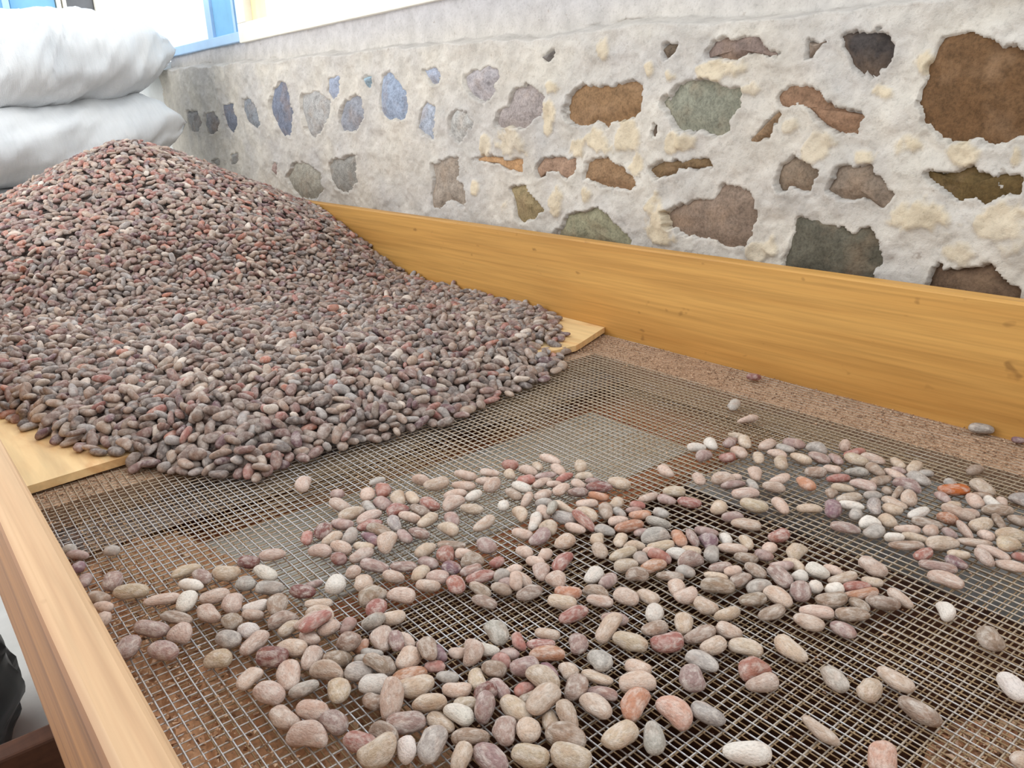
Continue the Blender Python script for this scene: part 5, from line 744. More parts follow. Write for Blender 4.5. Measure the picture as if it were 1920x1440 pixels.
169,1410,44,8,7,0,107,1410,37,8,-1,3,810,1410,17,-15,-1,-18,376,1410,40,-5,-2,4,860,1410,15,4,1,-3,89,1411,38,-5,-5,4,456,1411,43,-1,-4,-1,195,1411,41,-1,-4,5,310,1411,47,-7,-2,-17,216,1412,49,-8,-2,0,754,1412,27,-2,5,8,75,1412,35,11,-2,-2,
913,1412,21,-11,-2,-3,606,1412,33,18,-3,-7,841,1412,19,-6,1,-6,890,1412,16,6,4,3,481,1413,45,9,-3,-2,689,1413,31,-1,-7,2,235,1413,43,18,-7,-1,131,1413,48,15,1,5,508,1413,49,-14,-1,5,286,1413,41,9,2,-1,619,1413,38,10,5,2,564,1414,35,6,0,11,
799,1414,17,-12,1,-6,531,1415,39,-3,6,3,550,1415,42,-3,2,2,963,1415,16,-16,1,5,647,1415,30,2,-2,-5,265,1415,47,-17,0,8,724,1416,24,0,1,0,583,1416,35,9,3,-8,433,1416,45,-15,3,-4,880,1416,18,14,-1,-8,117,1416,44,-4,-3,-7,824,1416,24,14,-1,2,
632,1416,37,10,5,4,342,1416,41,-3,5,-6,65,1416,40,9,4,10,498,1416,41,-18,-3,-8,406,1416,44,-15,-2,2,781,1417,25,-6,2,-3,949,1417,17,10,1,9,594,1417,31,13,-1,-5,210,1417,41,7,-5,1,387,1417,41,-12,-3,6,173,1417,40,-8,-2,-2,463,1417,47,3,-8,-1,
479,1417,53,-16,4,2,906,1417,14,-4,0,-2,873,1418,25,9,4,-5,925,1418,20,0,8,4,142,1418,41,-10,-3,-15,675,1418,28,-11,-3,9,251,1418,41,-6,-4,11,661,1418,34,-4,-2,1,150,1418,48,-14,-2,2,618,1418,30,-14,1,0,270,1419,37,8,-1,5,705,1419,27,-13,-2,-7,
322,1420,41,-15,-1,-3,726,1420,34,-7,-3,-5,329,1420,48,-15,-3,-8,678,1420,40,-6,3,-1,820,1421,16,14,0,-4,152,1421,40,-15,0,3,224,1422,42,17,-4,-10,763,1423,22,18,-1,-1,855,1423,17,13,-2,-1,557,1423,39,-11,9,-12,66,1424,34,5,-1,4,280,1424,43,16,-5,2,
197,1424,43,-17,6,1,94,1425,35,-15,2,2,542,1425,43,-6,4,-4,793,1425,21,9,-1,-5,973,1425,20,-7,-5,13,303,1426,41,10,4,-2,256,1426,38,-7,0,-8,359,1426,41,9,1,-5,781,1426,18,17,2,2,683,1427,30,-7,-1,8,838,1427,26,-11,-7,0,573,1427,32,-8,-1,-3,
169,1427,47,0,-9,-12,524,1428,36,1,-1,4,790,1428,27,16,-4,-7,945,1428,19,-6,9,-3,739,1428,26,-15,2,3,396,1428,46,10,-5,15,449,1428,45,2,-3,11,890,1428,15,-13,1,3,185,1429,48,11,14,-8,102,1429,40,-17,6,-3,543,1429,33,14,-3,-1,374,1429,43,14,-1,-5,
809,1429,23,-10,-2,-15,921,1429,27,7,4,1,695,1429,37,11,-3,0,623,1429,36,-6,6,-3,710,1430,32,-17,4,-4,119,1430,40,-3,0,-2,646,1430,31,15,0,3,469,1430,45,4,-3,15,507,1430,44,-15,-3,10,909,1430,19,-12,-6,-9,772,1430,25,-16,7,-5,929,1431,15,-12,1,3,
860,1431,25,-6,-2,0,726,1431,28,2,5,1,873,1431,15,15,0,4,492,1431,48,10,-6,8,256,1431,46,7,0,-2,660,1431,32,-12,-6,1,634,1431,32,17,-1,-4,205,1431,44,-15,4,-10,489,1431,41,-16,-2,-4,269,1431,40,10,7,2,344,1432,44,-15,-6,10,585,1432,31,-17,-2,0,
410,1432,48,10,12,-1,884,1432,24,1,2,9,846,1433,16,10,-1,3,161,1433,42,-14,0,-7,695,1433,26,1,-1,4,605,1433,32,6,2,12,133,1433,44,14,-7,1,960,1434,16,4,2,3,832,1434,21,15,9,9,334,1434,41,17,0,0,746,1435,34,-5,-1,4,752,1435,22,17,-2,5,
417,1435,42,-16,0,4,82,1436,36,17,-2,1,229,1436,46,-6,7,-16,902,1436,15,17,0,3,320,1436,44,-4,7,-14,437,1437,45,1,2,0,212,1437,39,16,2,-1,247,1437,41,-1,-4,-1,146,1437,43,-6,0,-17,517,1438,39,15,-7,0,530,1438,40,4,-7,0,465,1438,48,3,5,-14,
119,1439,48,-17,0,-5,644,1439,40,18,-1,-3,978,1440,23,-16,13,15,297,1440,42,10,1,-3,574,1440,41,14,14,-17,280,1441,46,-2,-10,4,193,1441,41,16,-4,-3,423,1441,53,-2,2,8,845,1441,24,12,-2,2,715,1441,34,-11,0,-11,357,1441,43,0,-9,1,273,1441,39,-15,-5,0,
181,1442,49,-2,-1,-13,862,1442,23,-10,-12,5,913,1442,23,-8,15,13,94,1442,38,14,-3,1,103,1442,44,14,1,-2,346,1442,41,-10,-2,-4,560,1443,38,14,-2,7,661,1443,29,-1,-1,1,250,1443,50,4,-4,-1,177,1443,37,-1,0,1,623,1443,42,14,-1,8,621,1443,33,-3,-6,3,
110,1443,39,3,4,3,677,1443,32,-11,-6,-1,881,1444,22,-12,-5,7,400,1444,53,7,4,2,713,1444,25,-2,2,6,385,1444,46,-17,7,-3,317,1444,43,2,-5,-11,756,1444,29,3,-2,2,484,1444,46,2,4,-14,801,1445,19,5,-1,4,724,1445,37,-14,0,-10,606,1445,31,8,0,2,
364,1445,47,-4,-11,-3,220,1445,54,11,0,-12,203,1445,46,-7,2,-10,590,1445,37,-17,6,-11,547,1445,34,-2,-3,6,929,1446,20,14,-8,-2,67,1446,37,11,1,9,164,1446,44,-13,4,-1,948,1446,16,-3,2,3,764,1446,20,17,1,1,262,1446,39,15,-1,2,738,1446,24,4,-1,-9,
228,1447,41,-6,-3,6,402,1447,43,-11,4,6,466,1447,42,6,2,7,832,1447,19,7,-2,-4,692,1447,27,-6,3,-6,501,1447,39,-15,-2,-7,781,1447,24,9,3,5,148,1448,45,-15,-11,4,240,1448,46,2,-6,-7,513,1448,44,-11,6,10,662,1448,41,5,3,-6,421,1448,48,-3,-3,14,
894,1449,17,8,1,-12,966,1449,20,-8,-7,9,818,1449,25,12,5,17,577,1449,32,-7,5,-4,132,1450,42,7,1,-3,438,1450,47,-9,6,-5,854,1450,17,-8,0,7,325,1451,44,-2,-1,-14,872,1451,15,6,0,-3,526,1451,36,-2,-1,0,55,1451,37,-17,-5,-4,636,1452,32,2,-2,1,
772,1452,29,-5,4,-3,842,1452,31,-15,2,1,181,1452,48,-1,-11,-16,574,1452,41,0,-4,0,797,1453,23,-11,6,-6,531,1454,44,3,-1,3,601,1454,35,-16,8,9,464,1454,50,12,0,-6,963,1455,15,1,0,4,346,1456,45,14,-9,1,300,1456,44,1,11,10,194,1456,54,-3,-4,15,
112,1456,46,-5,-8,3,286,1456,41,15,3,1,934,1456,22,0,-5,-6,863,1457,32,6,-1,9,914,1457,15,-2,1,-3,246,1457,49,7,-6,-5,636,1457,41,18,-3,-2,730,1457,27,8,2,-1,208,1457,45,-13,-2,-13,454,1457,43,6,-1,-1,357,1457,47,-16,-4,-10,83,1458,36,-2,2,-6,
871,1458,22,10,0,-1,259,1458,54,-14,0,-11,711,1458,31,8,-2,-3,479,1458,46,-10,-10,-9,675,1458,27,-9,2,-1,741,1459,22,6,0,-1,696,1459,28,-6,-5,-5,391,1459,43,4,8,12,274,1459,44,-14,3,2,827,1459,21,-10,8,7,651,1459,34,18,4,-16,774,1459,21,17,-1,-9,
370,1460,42,-15,3,-3,811,1460,27,10,-1,-7,409,1460,51,5,2,2,146,1460,43,-6,-4,-12,575,1460,35,1,-3,10,103,1460,38,14,-2,-4,662,1460,31,-12,1,6,129,1460,42,8,-3,-9,333,1460,42,1,-4,3,449,1461,52,9,-3,6,616,1461,29,6,0,-2,761,1461,23,9,-4,8,
221,1461,43,1,7,0,747,1461,31,-17,0,-15,885,1461,17,-5,3,-1,858,1461,25,9,-1,4,544,1462,35,0,-2,-5,263,1462,42,16,-3,2,171,1462,44,-17,-4,1,948,1462,16,-17,2,-3,316,1462,42,7,-1,0,61,1463,35,-6,1,1,197,1463,45,-14,-7,-3,338,1463,50,9,-1,0,
421,1463,45,-15,-2,2,235,1464,46,-15,-5,-2,901,1464,17,-2,6,-2,128,1464,49,4,1,-4,845,1464,22,12,4,10,185,1464,40,-9,-2,-1,95,1465,41,-17,9,7,938,1465,26,-9,4,-6,784,1465,21,-12,3,7,215,1466,52,-5,1,3,491,1466,40,-5,1,-2,515,1466,43,8,2,14,
546,1467,41,-3,0,-11,388,1468,42,3,0,3,858,1468,16,9,-1,3,432,1468,52,-7,1,-4,931,1468,16,-17,-2,-3,155,1468,45,-12,-3,-10,566,1468,41,9,4,0,812,1468,19,3,-1,8,302,1469,40,13,-1,2,609,1469,35,6,-6,6,406,1469,44,10,1,17,468,1469,43,-1,2,-8,
963,1470,17,7,2,-8,673,1470,34,-17,8,5,588,1470,36,-8,0,3,529,1470,38,15,-1,-10,839,1470,16,4,1,3,903,1470,24,-16,3,6,829,1471,26,-1,-1,16,737,1471,26,-2,-7,-4,110,1471,45,11,-9,-14,416,1471,58,2,4,-13,200,1471,40,-4,0,2,771,1472,25,-17,8,11,
446,1472,47,-3,-5,-5,570,1472,35,18,3,4,83,1472,45,13,4,-2,725,1472,25,10,-1,5,684,1472,28,12,-1,0,920,1472,22,11,1,3,433,1472,43,17,-2,-2,285,1472,41,2,1,0,372,1473,49,6,-8,-15,652,1473,45,11,-3,17,503,1473,41,2,-5,-4,334,1473,44,-6,-7,11,
813,1473,29,-2,8,-7,257,1473,46,3,6,5,906,1473,15,-4,1,3,222,1473,47,-6,-7,-17,645,1474,33,7,-2,-13,954,1474,22,7,1,2,702,1474,27,-17,1,0,558,1475,35,13,1,-9,360,1475,41,12,0,4,799,1475,20,9,-2,-2,124,1475,43,15,2,5,237,1475,42,-8,1,1,
758,1475,26,5,4,-4,318,1476,43,-8,4,-4,872,1476,21,-11,-7,-2,60,1476,38,-10,4,-3,706,1476,34,-17,2,1,887,1476,18,-9,4,1,543,1476,34,2,0,-4,664,1477,34,15,-6,1,178,1477,49,17,-5,-3,210,1477,43,0,-6,-5,186,1477,43,-11,7,7,348,1478,44,5,10,11,
134,1478,46,-8,-9,0,458,1478,46,10,-9,1,99,1479,43,-7,-9,7,544,1479,42,-5,-1,0,634,1480,32,9,2,2,166,1480,41,-5,-2,-3,88,1480,39,16,4,13,247,1480,53,0,3,2,397,1480,44,-7,-1,5,713,1480,28,-15,4,6,635,1480,44,16,6,-1,471,1480,48,10,-4,-18,
603,1481,35,15,2,4,269,1481,47,-16,-7,11,72,1481,41,-6,-3,15,489,1481,47,-8,7,0,947,1481,17,-10,-5,-2,786,1482,25,5,-4,9,517,1482,38,-4,3,-6,424,1482,52,7,6,-16,731,1484,34,-9,0,12,254,1484,44,7,1,9,740,1484,27,-10,-1,-1,828,1485,20,-15,-1,-2,
902,1485,20,2,2,13,815,1485,24,1,10,5,921,1485,30,-2,2,-7,291,1486,42,-3,3,-2,929,1486,18,7,2,1,576,1486,41,-17,7,14,976,1486,19,-12,3,9,878,1486,28,-18,-2,13,621,1487,37,17,-3,-1,540,1487,35,0,-2,2,311,1487,43,7,3,-17,842,1487,21,-16,2,2,
450,1487,41,8,-1,0,648,1487,41,10,4,2,873,1488,18,4,-5,8,500,1488,40,14,-4,4,747,1488,35,-7,-5,0,331,1488,44,9,0,3,888,1488,19,6,-5,-8,375,1488,48,11,4,12,212,1488,46,-11,4,15,692,1488,31,-5,-8,5,560,1489,35,-4,0,3,615,1489,44,-12,6,6,
664,1489,37,4,-4,5,199,1489,47,-8,-6,-1,723,1490,25,15,1,-1,589,1490,37,-8,6,0,110,1490,41,-4,1,1,354,1490,51,8,1,-17,225,1490,45,15,2,-3,366,1490,52,10,3,-16,167,1490,45,-4,7,17,226,1490,55,2,0,5,75,1491,38,-3,4,-1,345,1491,41,11,1,-5,
679,1491,29,12,2,-2,58,1491,40,11,-2,-12,274,1491,46,-8,1,8,437,1491,45,9,-1,7,649,1491,33,-14,-5,-1,713,1492,31,-9,5,-11,422,1492,43,14,-1,7,857,1492,17,-10,-2,1,798,1492,28,12,-8,-2,516,1492,39,-6,1,-9,446,1492,51,-9,-3,-5,780,1492,22,-1,0,2,
396,1493,54,-4,-6,4,764,1493,23,-16,-2,-5,470,1494,47,12,10,2,148,1494,40,16,-3,2,186,1494,47,15,5,-17,959,1495,16,5,-1,-6,339,1495,54,-14,4,0,414,1495,51,-16,-1,-1,920,1495,21,8,5,-1,135,1495,45,-14,4,-8,241,1495,46,13,0,4,198,1495,40,8,0,-1,
306,1496,43,10,-6,7,413,1496,43,14,-1,-1,369,1496,43,7,0,3,551,1496,41,11,-1,-1,815,1496,29,-2,12,-10,902,1496,19,-14,-6,3,533,1497,41,-1,4,3,389,1497,45,-9,0,-13,482,1498,45,-6,3,1,428,1498,51,11,3,5,213,1498,51,8,-9,10,71,1499,46,-6,10,-18,
915,1499,30,8,6,6,247,1499,54,-14,-7,-13,885,1499,18,0,0,-1,122,1499,41,-11,2,0,284,1500,43,-5,-3,-4,119,1500,49,3,3,-4,179,1500,39,13,1,1,605,1500,34,6,2,-12,57,1500,44,-14,11,-2,82,1501,39,-3,4,-6,634,1501,37,-6,4,8,769,1501,30,-15,-4,1,
740,1501,32,-10,-2,0,676,1501,37,-12,4,-9,329,1502,40,12,0,8,498,1502,41,5,1,-8,867,1502,16,-14,0,0,752,1502,35,-10,-4,-2,452,1502,48,-9,2,9,622,1502,42,-14,5,6,153,1502,44,-18,5,6,661,1502,32,16,0,4,588,1502,40,-6,-6,-16,869,1502,23,16,-1,-2,
254,1503,46,-11,-4,-4,397,1503,50,-8,-8,2,750,1503,26,17,3,-1,290,1503,49,-9,-3,18,314,1503,48,-7,-1,4,256,1503,54,-17,-2,-5,481,1503,53,-17,6,-7,726,1504,30,-11,2,-10,140,1504,46,-1,-6,-10,207,1504,46,6,-7,4,687,1504,34,-12,0,-13,824,1504,26,-4,-8,-3,
347,1505,45,6,4,5,163,1505,52,-8,0,-11,165,1505,42,-14,1,-3,708,1505,30,4,0,5,464,1505,44,0,6,-3,568,1505,38,-3,-1,-18,914,1505,17,6,-1,-5,270,1506,51,0,4,-3,967,1506,19,1,-2,1,808,1506,23,-1,-1,-14,95,1506,43,18,-7,16,84,1506,48,11,-9,7,
792,1506,28,14,9,-1,107,1506,44,-13,-8,2,431,1506,44,-13,-3,-4,361,1506,41,12,0,-11,296,1507,42,-3,-2,6,649,1507,37,-5,8,-8,539,1507,39,-4,-3,2,849,1507,20,3,1,-15,930,1507,18,18,-2,-6,678,1508,44,-5,-1,-5,196,1508,42,9,1,-7,694,1508,40,-9,-8,15,
950,1508,17,-16,0,3,237,1509,49,10,4,-5,778,1509,25,0,0,3,414,1509,48,0,2,11,513,1510,42,15,1,-15,522,1511,41,17,2,-10,458,1511,47,-4,8,4,637,1511,38,-11,6,-15,228,1511,43,3,-1,4,76,1511,43,7,-8,3,314,1512,41,-7,-1,5,490,1513,42,13,0,14,
59,1513,44,-4,10,7,500,1513,50,10,2,1,557,1514,45,-14,8,0,893,1514,20,-13,5,4,904,1514,17,14,-1,7,170,1514,51,-7,-9,13,395,1514,45,9,3,2,706,1514,32,4,-6,8,126,1515,42,-3,-1,0,68,1515,38,16,-2,2,915,1515,23,-15,3,3,838,1515,19,2,-3,5,
148,1515,46,11,9,0,377,1516,43,-4,7,-3,661,1516,41,-14,1,6,877,1516,17,-9,0,-6,459,1517,57,-14,4,4,617,1517,44,2,-6,1,480,1517,43,10,1,10,813,1517,24,-3,-2,-1,738,1517,28,12,-1,2,442,1518,45,2,-5,2,796,1518,23,15,0,14,755,1518,29,1,-6,-8,
273,1518,47,0,-8,3,588,1518,35,14,0,3,233,1518,51,8,-1,-12,718,1518,32,17,-6,6,856,1518,22,-5,-5,-1,349,1518,45,-7,-5,-11,335,1518,44,-10,0,-2,100,1519,46,15,-1,10,108,1519,39,13,-2,2,600,1519,40,17,8,-14,540,1519,42,3,-11,4,288,1519,41,9,0,-7,
957,1519,16,-11,-1,13,690,1519,38,-12,-9,5,261,1520,44,-10,-2,-5,667,1520,36,-12,1,16,678,1520,36,16,8,8,574,1520,36,13,-1,-3,243,1521,43,-13,0,1,173,1521,41,6,3,-4,650,1521,34,1,-2,5,209,1521,51,-18,3,6,612,1521,36,16,1,2,84,1521,41,-5,-4,-7,
931,1521,23,-5,5,-10,506,1521,42,14,0,-6,458,1521,41,-16,-3,0,415,1522,45,13,4,3,301,1522,43,13,-2,13,466,1522,48,-15,-3,0,886,1522,24,-1,2,-1,152,1523,41,-16,0,6,139,1524,44,8,-5,-13,772,1524,27,-10,3,4,287,1524,49,-4,10,-6,970,1524,17,-4,3,-2,
785,1524,28,-8,3,11,359,1524,45,-6,4,-1,276,1525,52,-11,4,-14,202,1525,43,12,-5,5,838,1525,27,-12,-2,-2,751,1526,37,-5,-3,-15,801,1526,32,-6,0,-1,317,1526,42,-10,1,-1,165,1526,46,-6,7,15,437,1527,49,3,-4,-14,857,1527,26,-7,-2,-16,628,1527,38,-3,-5,-1,
714,1528,42,14,2,5,85,1528,50,-10,0,14,215,1529,44,15,-1,-7,706,1529,34,11,-4,-17,75,1529,39,2,-5,11,283,1529,55,-16,9,-5,903,1529,18,2,-2,3,525,1530,46,-10,-2,-1,764,1530,35,17,8,-11,481,1530,51,-4,0,-2,534,1530,38,1,0,-1,666,1530,44,-2,1,1,
108,1530,46,3,-12,-8,61,1530,39,7,-2,6,228,1530,45,12,-4,8,96,1531,42,16,1,3,319,1531,52,-2,-3,6,675,1531,38,3,2,6,643,1531,41,-5,-1,2,470,1531,43,-10,-2,3,565,1532,37,-16,3,-3,939,1532,24,-2,-4,-2,862,1532,20,-2,5,-6,404,1532,48,4,5,12,
691,1533,35,7,3,-5,661,1533,35,6,0,6,556,1533,42,-16,4,4,845,1533,19,-14,0,0,492,1533,44,-3,-2,0,602,1533,35,15,2,2,133,1534,45,-15,-10,-3,501,1534,50,-3,-3,-3,451,1534,48,-13,5,14,794,1534,25,-2,-2,5,257,1534,55,16,3,5,721,1534,33,-10,-5,-2,
436,1534,43,5,-1,7,739,1535,34,8,3,1,383,1535,42,-1,1,13,277,1535,43,13,3,-1,291,1535,44,1,5,-11,923,1535,19,-2,1,-2,607,1535,45,-5,-1,2,749,1535,27,-14,0,1,581,1535,41,1,-2,15,166,1536,52,-6,5,-6,335,1536,49,-12,-3,12,883,1536,18,12,2,-1,
824,1536,25,-6,-3,5,187,1536,44,-18,1,-11,264,1536,45,-15,1,-16,972,1536,16,-4,-1,-2,951,1536,25,-6,-2,-11,350,1536,44,0,3,2,119,1536,47,-15,-6,0,536,1537,45,-9,8,-6,174,1537,44,12,3,5,246,1537,54,8,-1,5,771,1538,31,-1,3,12,99,1538,53,11,3,-10,
513,1538,41,-1,0,1,905,1539,26,-6,2,18,244,1539,46,-6,-2,4,875,1539,24,13,10,-12,806,1539,26,-3,-7,-3,197,1539,45,17,2,-14,952,1539,15,9,0,3,224,1540,51,-2,4,-10,456,1540,54,-10,4,-6,324,1540,43,-18,2,-4,401,1541,44,-1,1,5,623,1541,36,15,2,4,
151,1542,45,12,6,5,857,1542,21,-14,5,2,628,1542,46,17,0,-1,207,1543,45,-16,5,-15,81,1543,42,-8,5,2,690,1543,41,8,2,15,304,1543,43,-17,2,-2,574,1543,39,1,-2,6,755,1544,34,-16,1,11,682,1544,36,10,2,-1,918,1545,24,2,0,16,833,1545,23,-1,4,-2,
788,1545,26,3,5,-4,847,1545,32,15,2,4,422,1546,45,17,-2,-1,472,1546,44,-7,-1,-2,491,1547,47,11,-6,-8,886,1547,29,-16,5,5,366,1547,41,-15,-1,3,401,1547,54,0,0,5,315,1547,47,17,-4,-8,934,1547,18,-7,1,-6,301,1547,50,-7,1,1,439,1547,50,11,0,8,
522,1548,47,0,-5,14,870,1548,19,12,5,-3,864,1548,28,-9,-1,3,637,1548,38,-13,-2,-2,336,1548,46,-2,-2,7,676,1548,43,16,3,-1,737,1549,32,2,-3,-1,778,1549,32,1,8,0,62,1549,38,8,-1,-1,905,1549,20,5,1,2,166,1549,45,9,4,-4,119,1549,42,4,2,-3,
951,1549,26,1,-9,-5,616,1549,42,9,6,17,549,1549,42,6,-4,3,138,1549,46,-2,-8,-2,661,1549,40,7,0,14,472,1550,52,-3,-2,-2,289,1550,43,12,4,1,388,1550,46,12,-3,-5,509,1550,42,5,-2,0,420,1550,53,-7,0,-6,598,1550,39,9,2,-8,176,1551,41,7,2,-2,
762,1551,28,12,5,2,354,1551,44,-12,-5,-5,570,1551,50,11,3,18,90,1551,45,2,-7,-5,583,1551,43,-3,1,-9,256,1552,43,11,-2,2,831,1552,29,8,2,-3,943,1552,20,-5,-6,-9,266,1552,47,-6,-4,-1,715,1552,32,12,1,-1,104,1552,44,-16,6,-6,816,1553,29,-9,5,4,
453,1553,45,-11,-2,3,505,1553,50,10,-4,-1,703,1553,36,11,3,-16,377,1553,44,16,4,-11,247,1553,51,-1,10,-5,373,1553,52,-12,0,12,485,1553,58,-4,0,-3,893,1554,21,-17,3,11,553,1554,49,-12,2,-7,847,1554,22,17,-2,4,225,1554,46,6,-2,-5,208,1554,48,14,-12,-4,
821,1555,22,-18,-3,6,155,1556,48,7,11,7,751,1556,41,12,2,2,404,1556,46,-6,-3,-14,114,1556,47,-12,10,-2,194,1557,45,9,1,2,649,1557,42,16,-4,-14,434,1557,46,-2,-4,-1,972,1558,21,8,1,-2,387,1558,53,13,-5,-3,589,1558,49,-1,-6,14,348,1558,55,-13,-4,-4,
468,1559,45,-3,-3,-13,286,1559,51,9,1,-3,800,1559,28,-13,2,5,171,1559,55,-12,6,4,523,1559,53,-4,2,0,539,1559,48,12,10,-14,140,1559,54,-10,-5,-11,629,1559,48,-2,-3,-4,696,1559,38,9,2,13,906,1559,26,10,-5,-11,331,1560,45,-8,-5,9,923,1560,20,-12,4,4,
690,1560,46,-13,0,8,744,1561,33,0,-6,-10,342,1561,50,2,-8,5,728,1561,39,17,-8,-13,831,1561,21,-12,-2,6,527,1561,45,11,4,-3,77,1561,41,-15,4,7,571,1561,46,-17,-9,-4,436,1561,55,-14,6,-9,777,1562,37,7,1,1,499,1562,48,10,-5,18,786,1562,30,-10,3,-3,
92,1562,45,-1,4,8,678,1562,38,17,1,-4,273,1563,53,16,-2,12,858,1563,23,-15,-4,4,484,1563,49,1,10,12,234,1563,52,-5,-1,2,163,1563,44,-3,-3,-1,132,1563,40,-3,-1,-3,365,1563,45,8,-1,13,797,1564,36,-11,5,-5,421,1564,45,8,-1,7,665,1564,49,-12,-1,-7,
947,1564,22,-6,-5,4,311,1564,48,15,7,15,617,1564,43,10,2,8,179,1565,46,-17,5,-2,193,1565,53,9,-1,0,405,1565,48,-6,6,-6,770,1566,29,-11,-2,5,242,1566,44,-2,-3,4,663,1566,40,13,2,6,757,1566,35,-11,3,3,848,1566,31,7,6,-5,634,1566,41,4,2,0,
812,1567,39,16,6,-10,877,1567,20,-12,0,-3,647,1567,48,6,-2,-1,255,1567,47,8,-4,4,931,1567,18,-11,2,-7,289,1567,43,8,0,-2,214,1567,47,3,-3,5,712,1567,37,-2,1,13,301,1568,50,18,4,9,57,1568,39,-11,1,-10,586,1568,46,-2,-2,2,356,1568,52,-18,-3,15,
144,1569,45,2,-5,6,821,1569,31,0,7,-8,101,1570,44,-5,1,-2,557,1570,45,-1,1,6,391,1570,53,1,-5,-9,248,1570,57,12,-3,-3,516,1570,44,11,-1,-4,119,1570,44,-13,5,2,408,1571,55,-3,-4,17,673,1571,50,-1,-6,-3,900,1571,24,7,0,-10,361,1571,44,10,3,2,
543,1572,57,-16,7,1,475,1572,60,17,-2,1,457,1572,46,9,0,5,695,1572,40,9,2,5,799,1572,40,-7,1,15,510,1573,50,16,-5,-4,972,1573,24,3,8,-2,470,1573,50,-5,-9,0,603,1574,49,-11,2,0,281,1574,49,-17,10,17,527,1574,52,-14,1,3,487,1574,54,-8,10,-6,
378,1575,46,-13,-2,4,628,1575,51,-7,-4,3,745,1575,37,-12,4,5,154,1575,52,-7,-1,-11,725,1575,41,7,-11,10,449,1575,54,6,0,-12,699,1575,49,-6,-3,-1,570,1576,52,-9,4,-5,585,1576,56,-7,-2,-9,805,1576,29,3,4,-1,347,1576,45,10,1,-6,927,1576,28,2,2,3,
73,1576,42,5,6,0,229,1576,45,-11,-5,-12,271,1577,49,18,10,4,109,1577,49,2,-4,18,421,1577,49,-15,5,-2,681,1577,44,-1,3,10,371,1577,57,0,3,-1,953,1577,22,-11,-3,-12,323,1578,56,15,5,-6,555,1578,53,-5,7,-7,330,1578,46,-2,-4,9,497,1578,48,-16,-3,8,
890,1578,25,3,1,-2,770,1578,37,13,-5,-1,314,1579,47,-11,-1,7,237,1579,49,-13,-11,-9,438,1579,50,4,-5,12,916,1579,19,-18,2,1,835,1579,32,-6,0,3,419,1579,56,-15,3,-2,126,1580,43,14,6,0,842,1580,23,12,-2,4,142,1580,42,7,1,5,866,1580,30,1,-5,7,
788,1580,33,7,2,8,340,1581,51,-17,5,-5,932,1581,20,-7,2,0,181,1581,45,2,2,-3,200,1581,52,7,6,6,407,1581,48,12,3,2,711,1581,44,14,9,8,58,1581,45,-14,-10,5,666,1581,48,5,1,-3,394,1581,48,9,4,-14,816,1582,27,1,3,0,88,1582,46,9,9,-1,
884,1582,33,-17,4,-1,254,1582,49,-4,3,4,753,1582,38,-10,6,2,210,1582,44,-2,-1,3,643,1582,47,-3,-2,8,805,1583,38,14,1,-4,217,1583,54,8,1,13,540,1583,47,13,1,4,301,1583,49,10,3,9,543,1584,58,8,-6,15,165,1584,45,16,3,-10,858,1584,23,16,2,1,
616,1584,48,18,4,-1,107,1584,50,0,-9,-10,655,1584,54,18,0,-7,787,1585,42,2,4,-6,910,1586,24,3,5,-15,484,1586,55,-5,9,-14,461,1586,61,-1,-3,1,967,1586,19,-1,-3,4,604,1586,56,18,-3,1,508,1587,53,-4,6,5,499,1587,59,-17,-4,-2,122,1587,52,-14,1,0,
284,1588,52,11,-6,4,356,1588,55,7,3,1,750,1589,44,-2,2,3,263,1589,46,-7,2,10,300,1589,45,9,3,2,734,1589,40,18,7,6,94,1589,42,-8,3,-1,228,1589,43,-9,1,4,364,1589,49,12,3,-7,723,1590,44,13,-2,-16,836,1590,40,-1,3,-5,156,1590,50,-13,8,13,
560,1590,59,-16,-3,3,450,1591,56,9,0,7,816,1591,35,-10,4,7,571,1591,52,-10,-1,-2,695,1591,46,17,3,0,388,1591,60,13,-2,-5,435,1591,56,7,1,8,681,1591,49,-7,2,4,82,1591,45,6,5,-9,449,1592,48,-8,-3,2,523,1592,50,-3,-3,7,846,1592,31,-11,-3,10,
830,1592,28,-2,-2,1,587,1592,53,15,8,3,61,1592,43,-5,2,-3,520,1592,63,4,-5,6,538,1593,57,10,-6,-1,390,1593,51,11,-1,-14,331,1593,50,10,1,-13,672,1593,55,9,1,-6,128,1593,42,-3,-2,1,464,1593,50,-17,-6,1,641,1594,53,0,-7,-15,762,1594,40,18,4,3,
553,1594,52,-14,-5,-7,136,1594,50,-13,0,1,349,1594,48,-3,-1,6,377,1594,50,10,2,-4,779,1595,42,10,13,0,405,1595,48,3,4,-9,888,1595,36,-4,-1,-8,426,1595,50,4,1,6,212,1595,45,-6,5,-3,234,1595,47,14,-6,1,790,1595,39,5,9,-3,955,1595,21,11,6,6,
277,1596,50,14,-9,-16,891,1596,25,-12,-6,2,312,1596,53,-4,-4,16,245,1596,53,14,2,2,710,1596,45,-6,0,3,487,1596,59,-8,-6,-17,176,1596,44,-3,5,2,975,1597,24,-2,12,6,625,1597,51,-7,-6,5,868,1597,41,-4,0,2,421,1597,59,5,0,0,916,1598,25,-8,-7,-1,
812,1598,42,1,1,-2,202,1598,49,17,-4,-3,874,1598,26,11,4,-2,247,1598,44,16,2,-3,901,1598,27,-15,-4,-8,860,1599,31,-3,2,-4,458,1599,65,6,0,5,262,1599,49,0,-5,-16,509,1599,57,-1,8,4,929,1600,24,-18,0,-8,474,1600,57,17,-2,3,105,1600,43,-10,4,4,
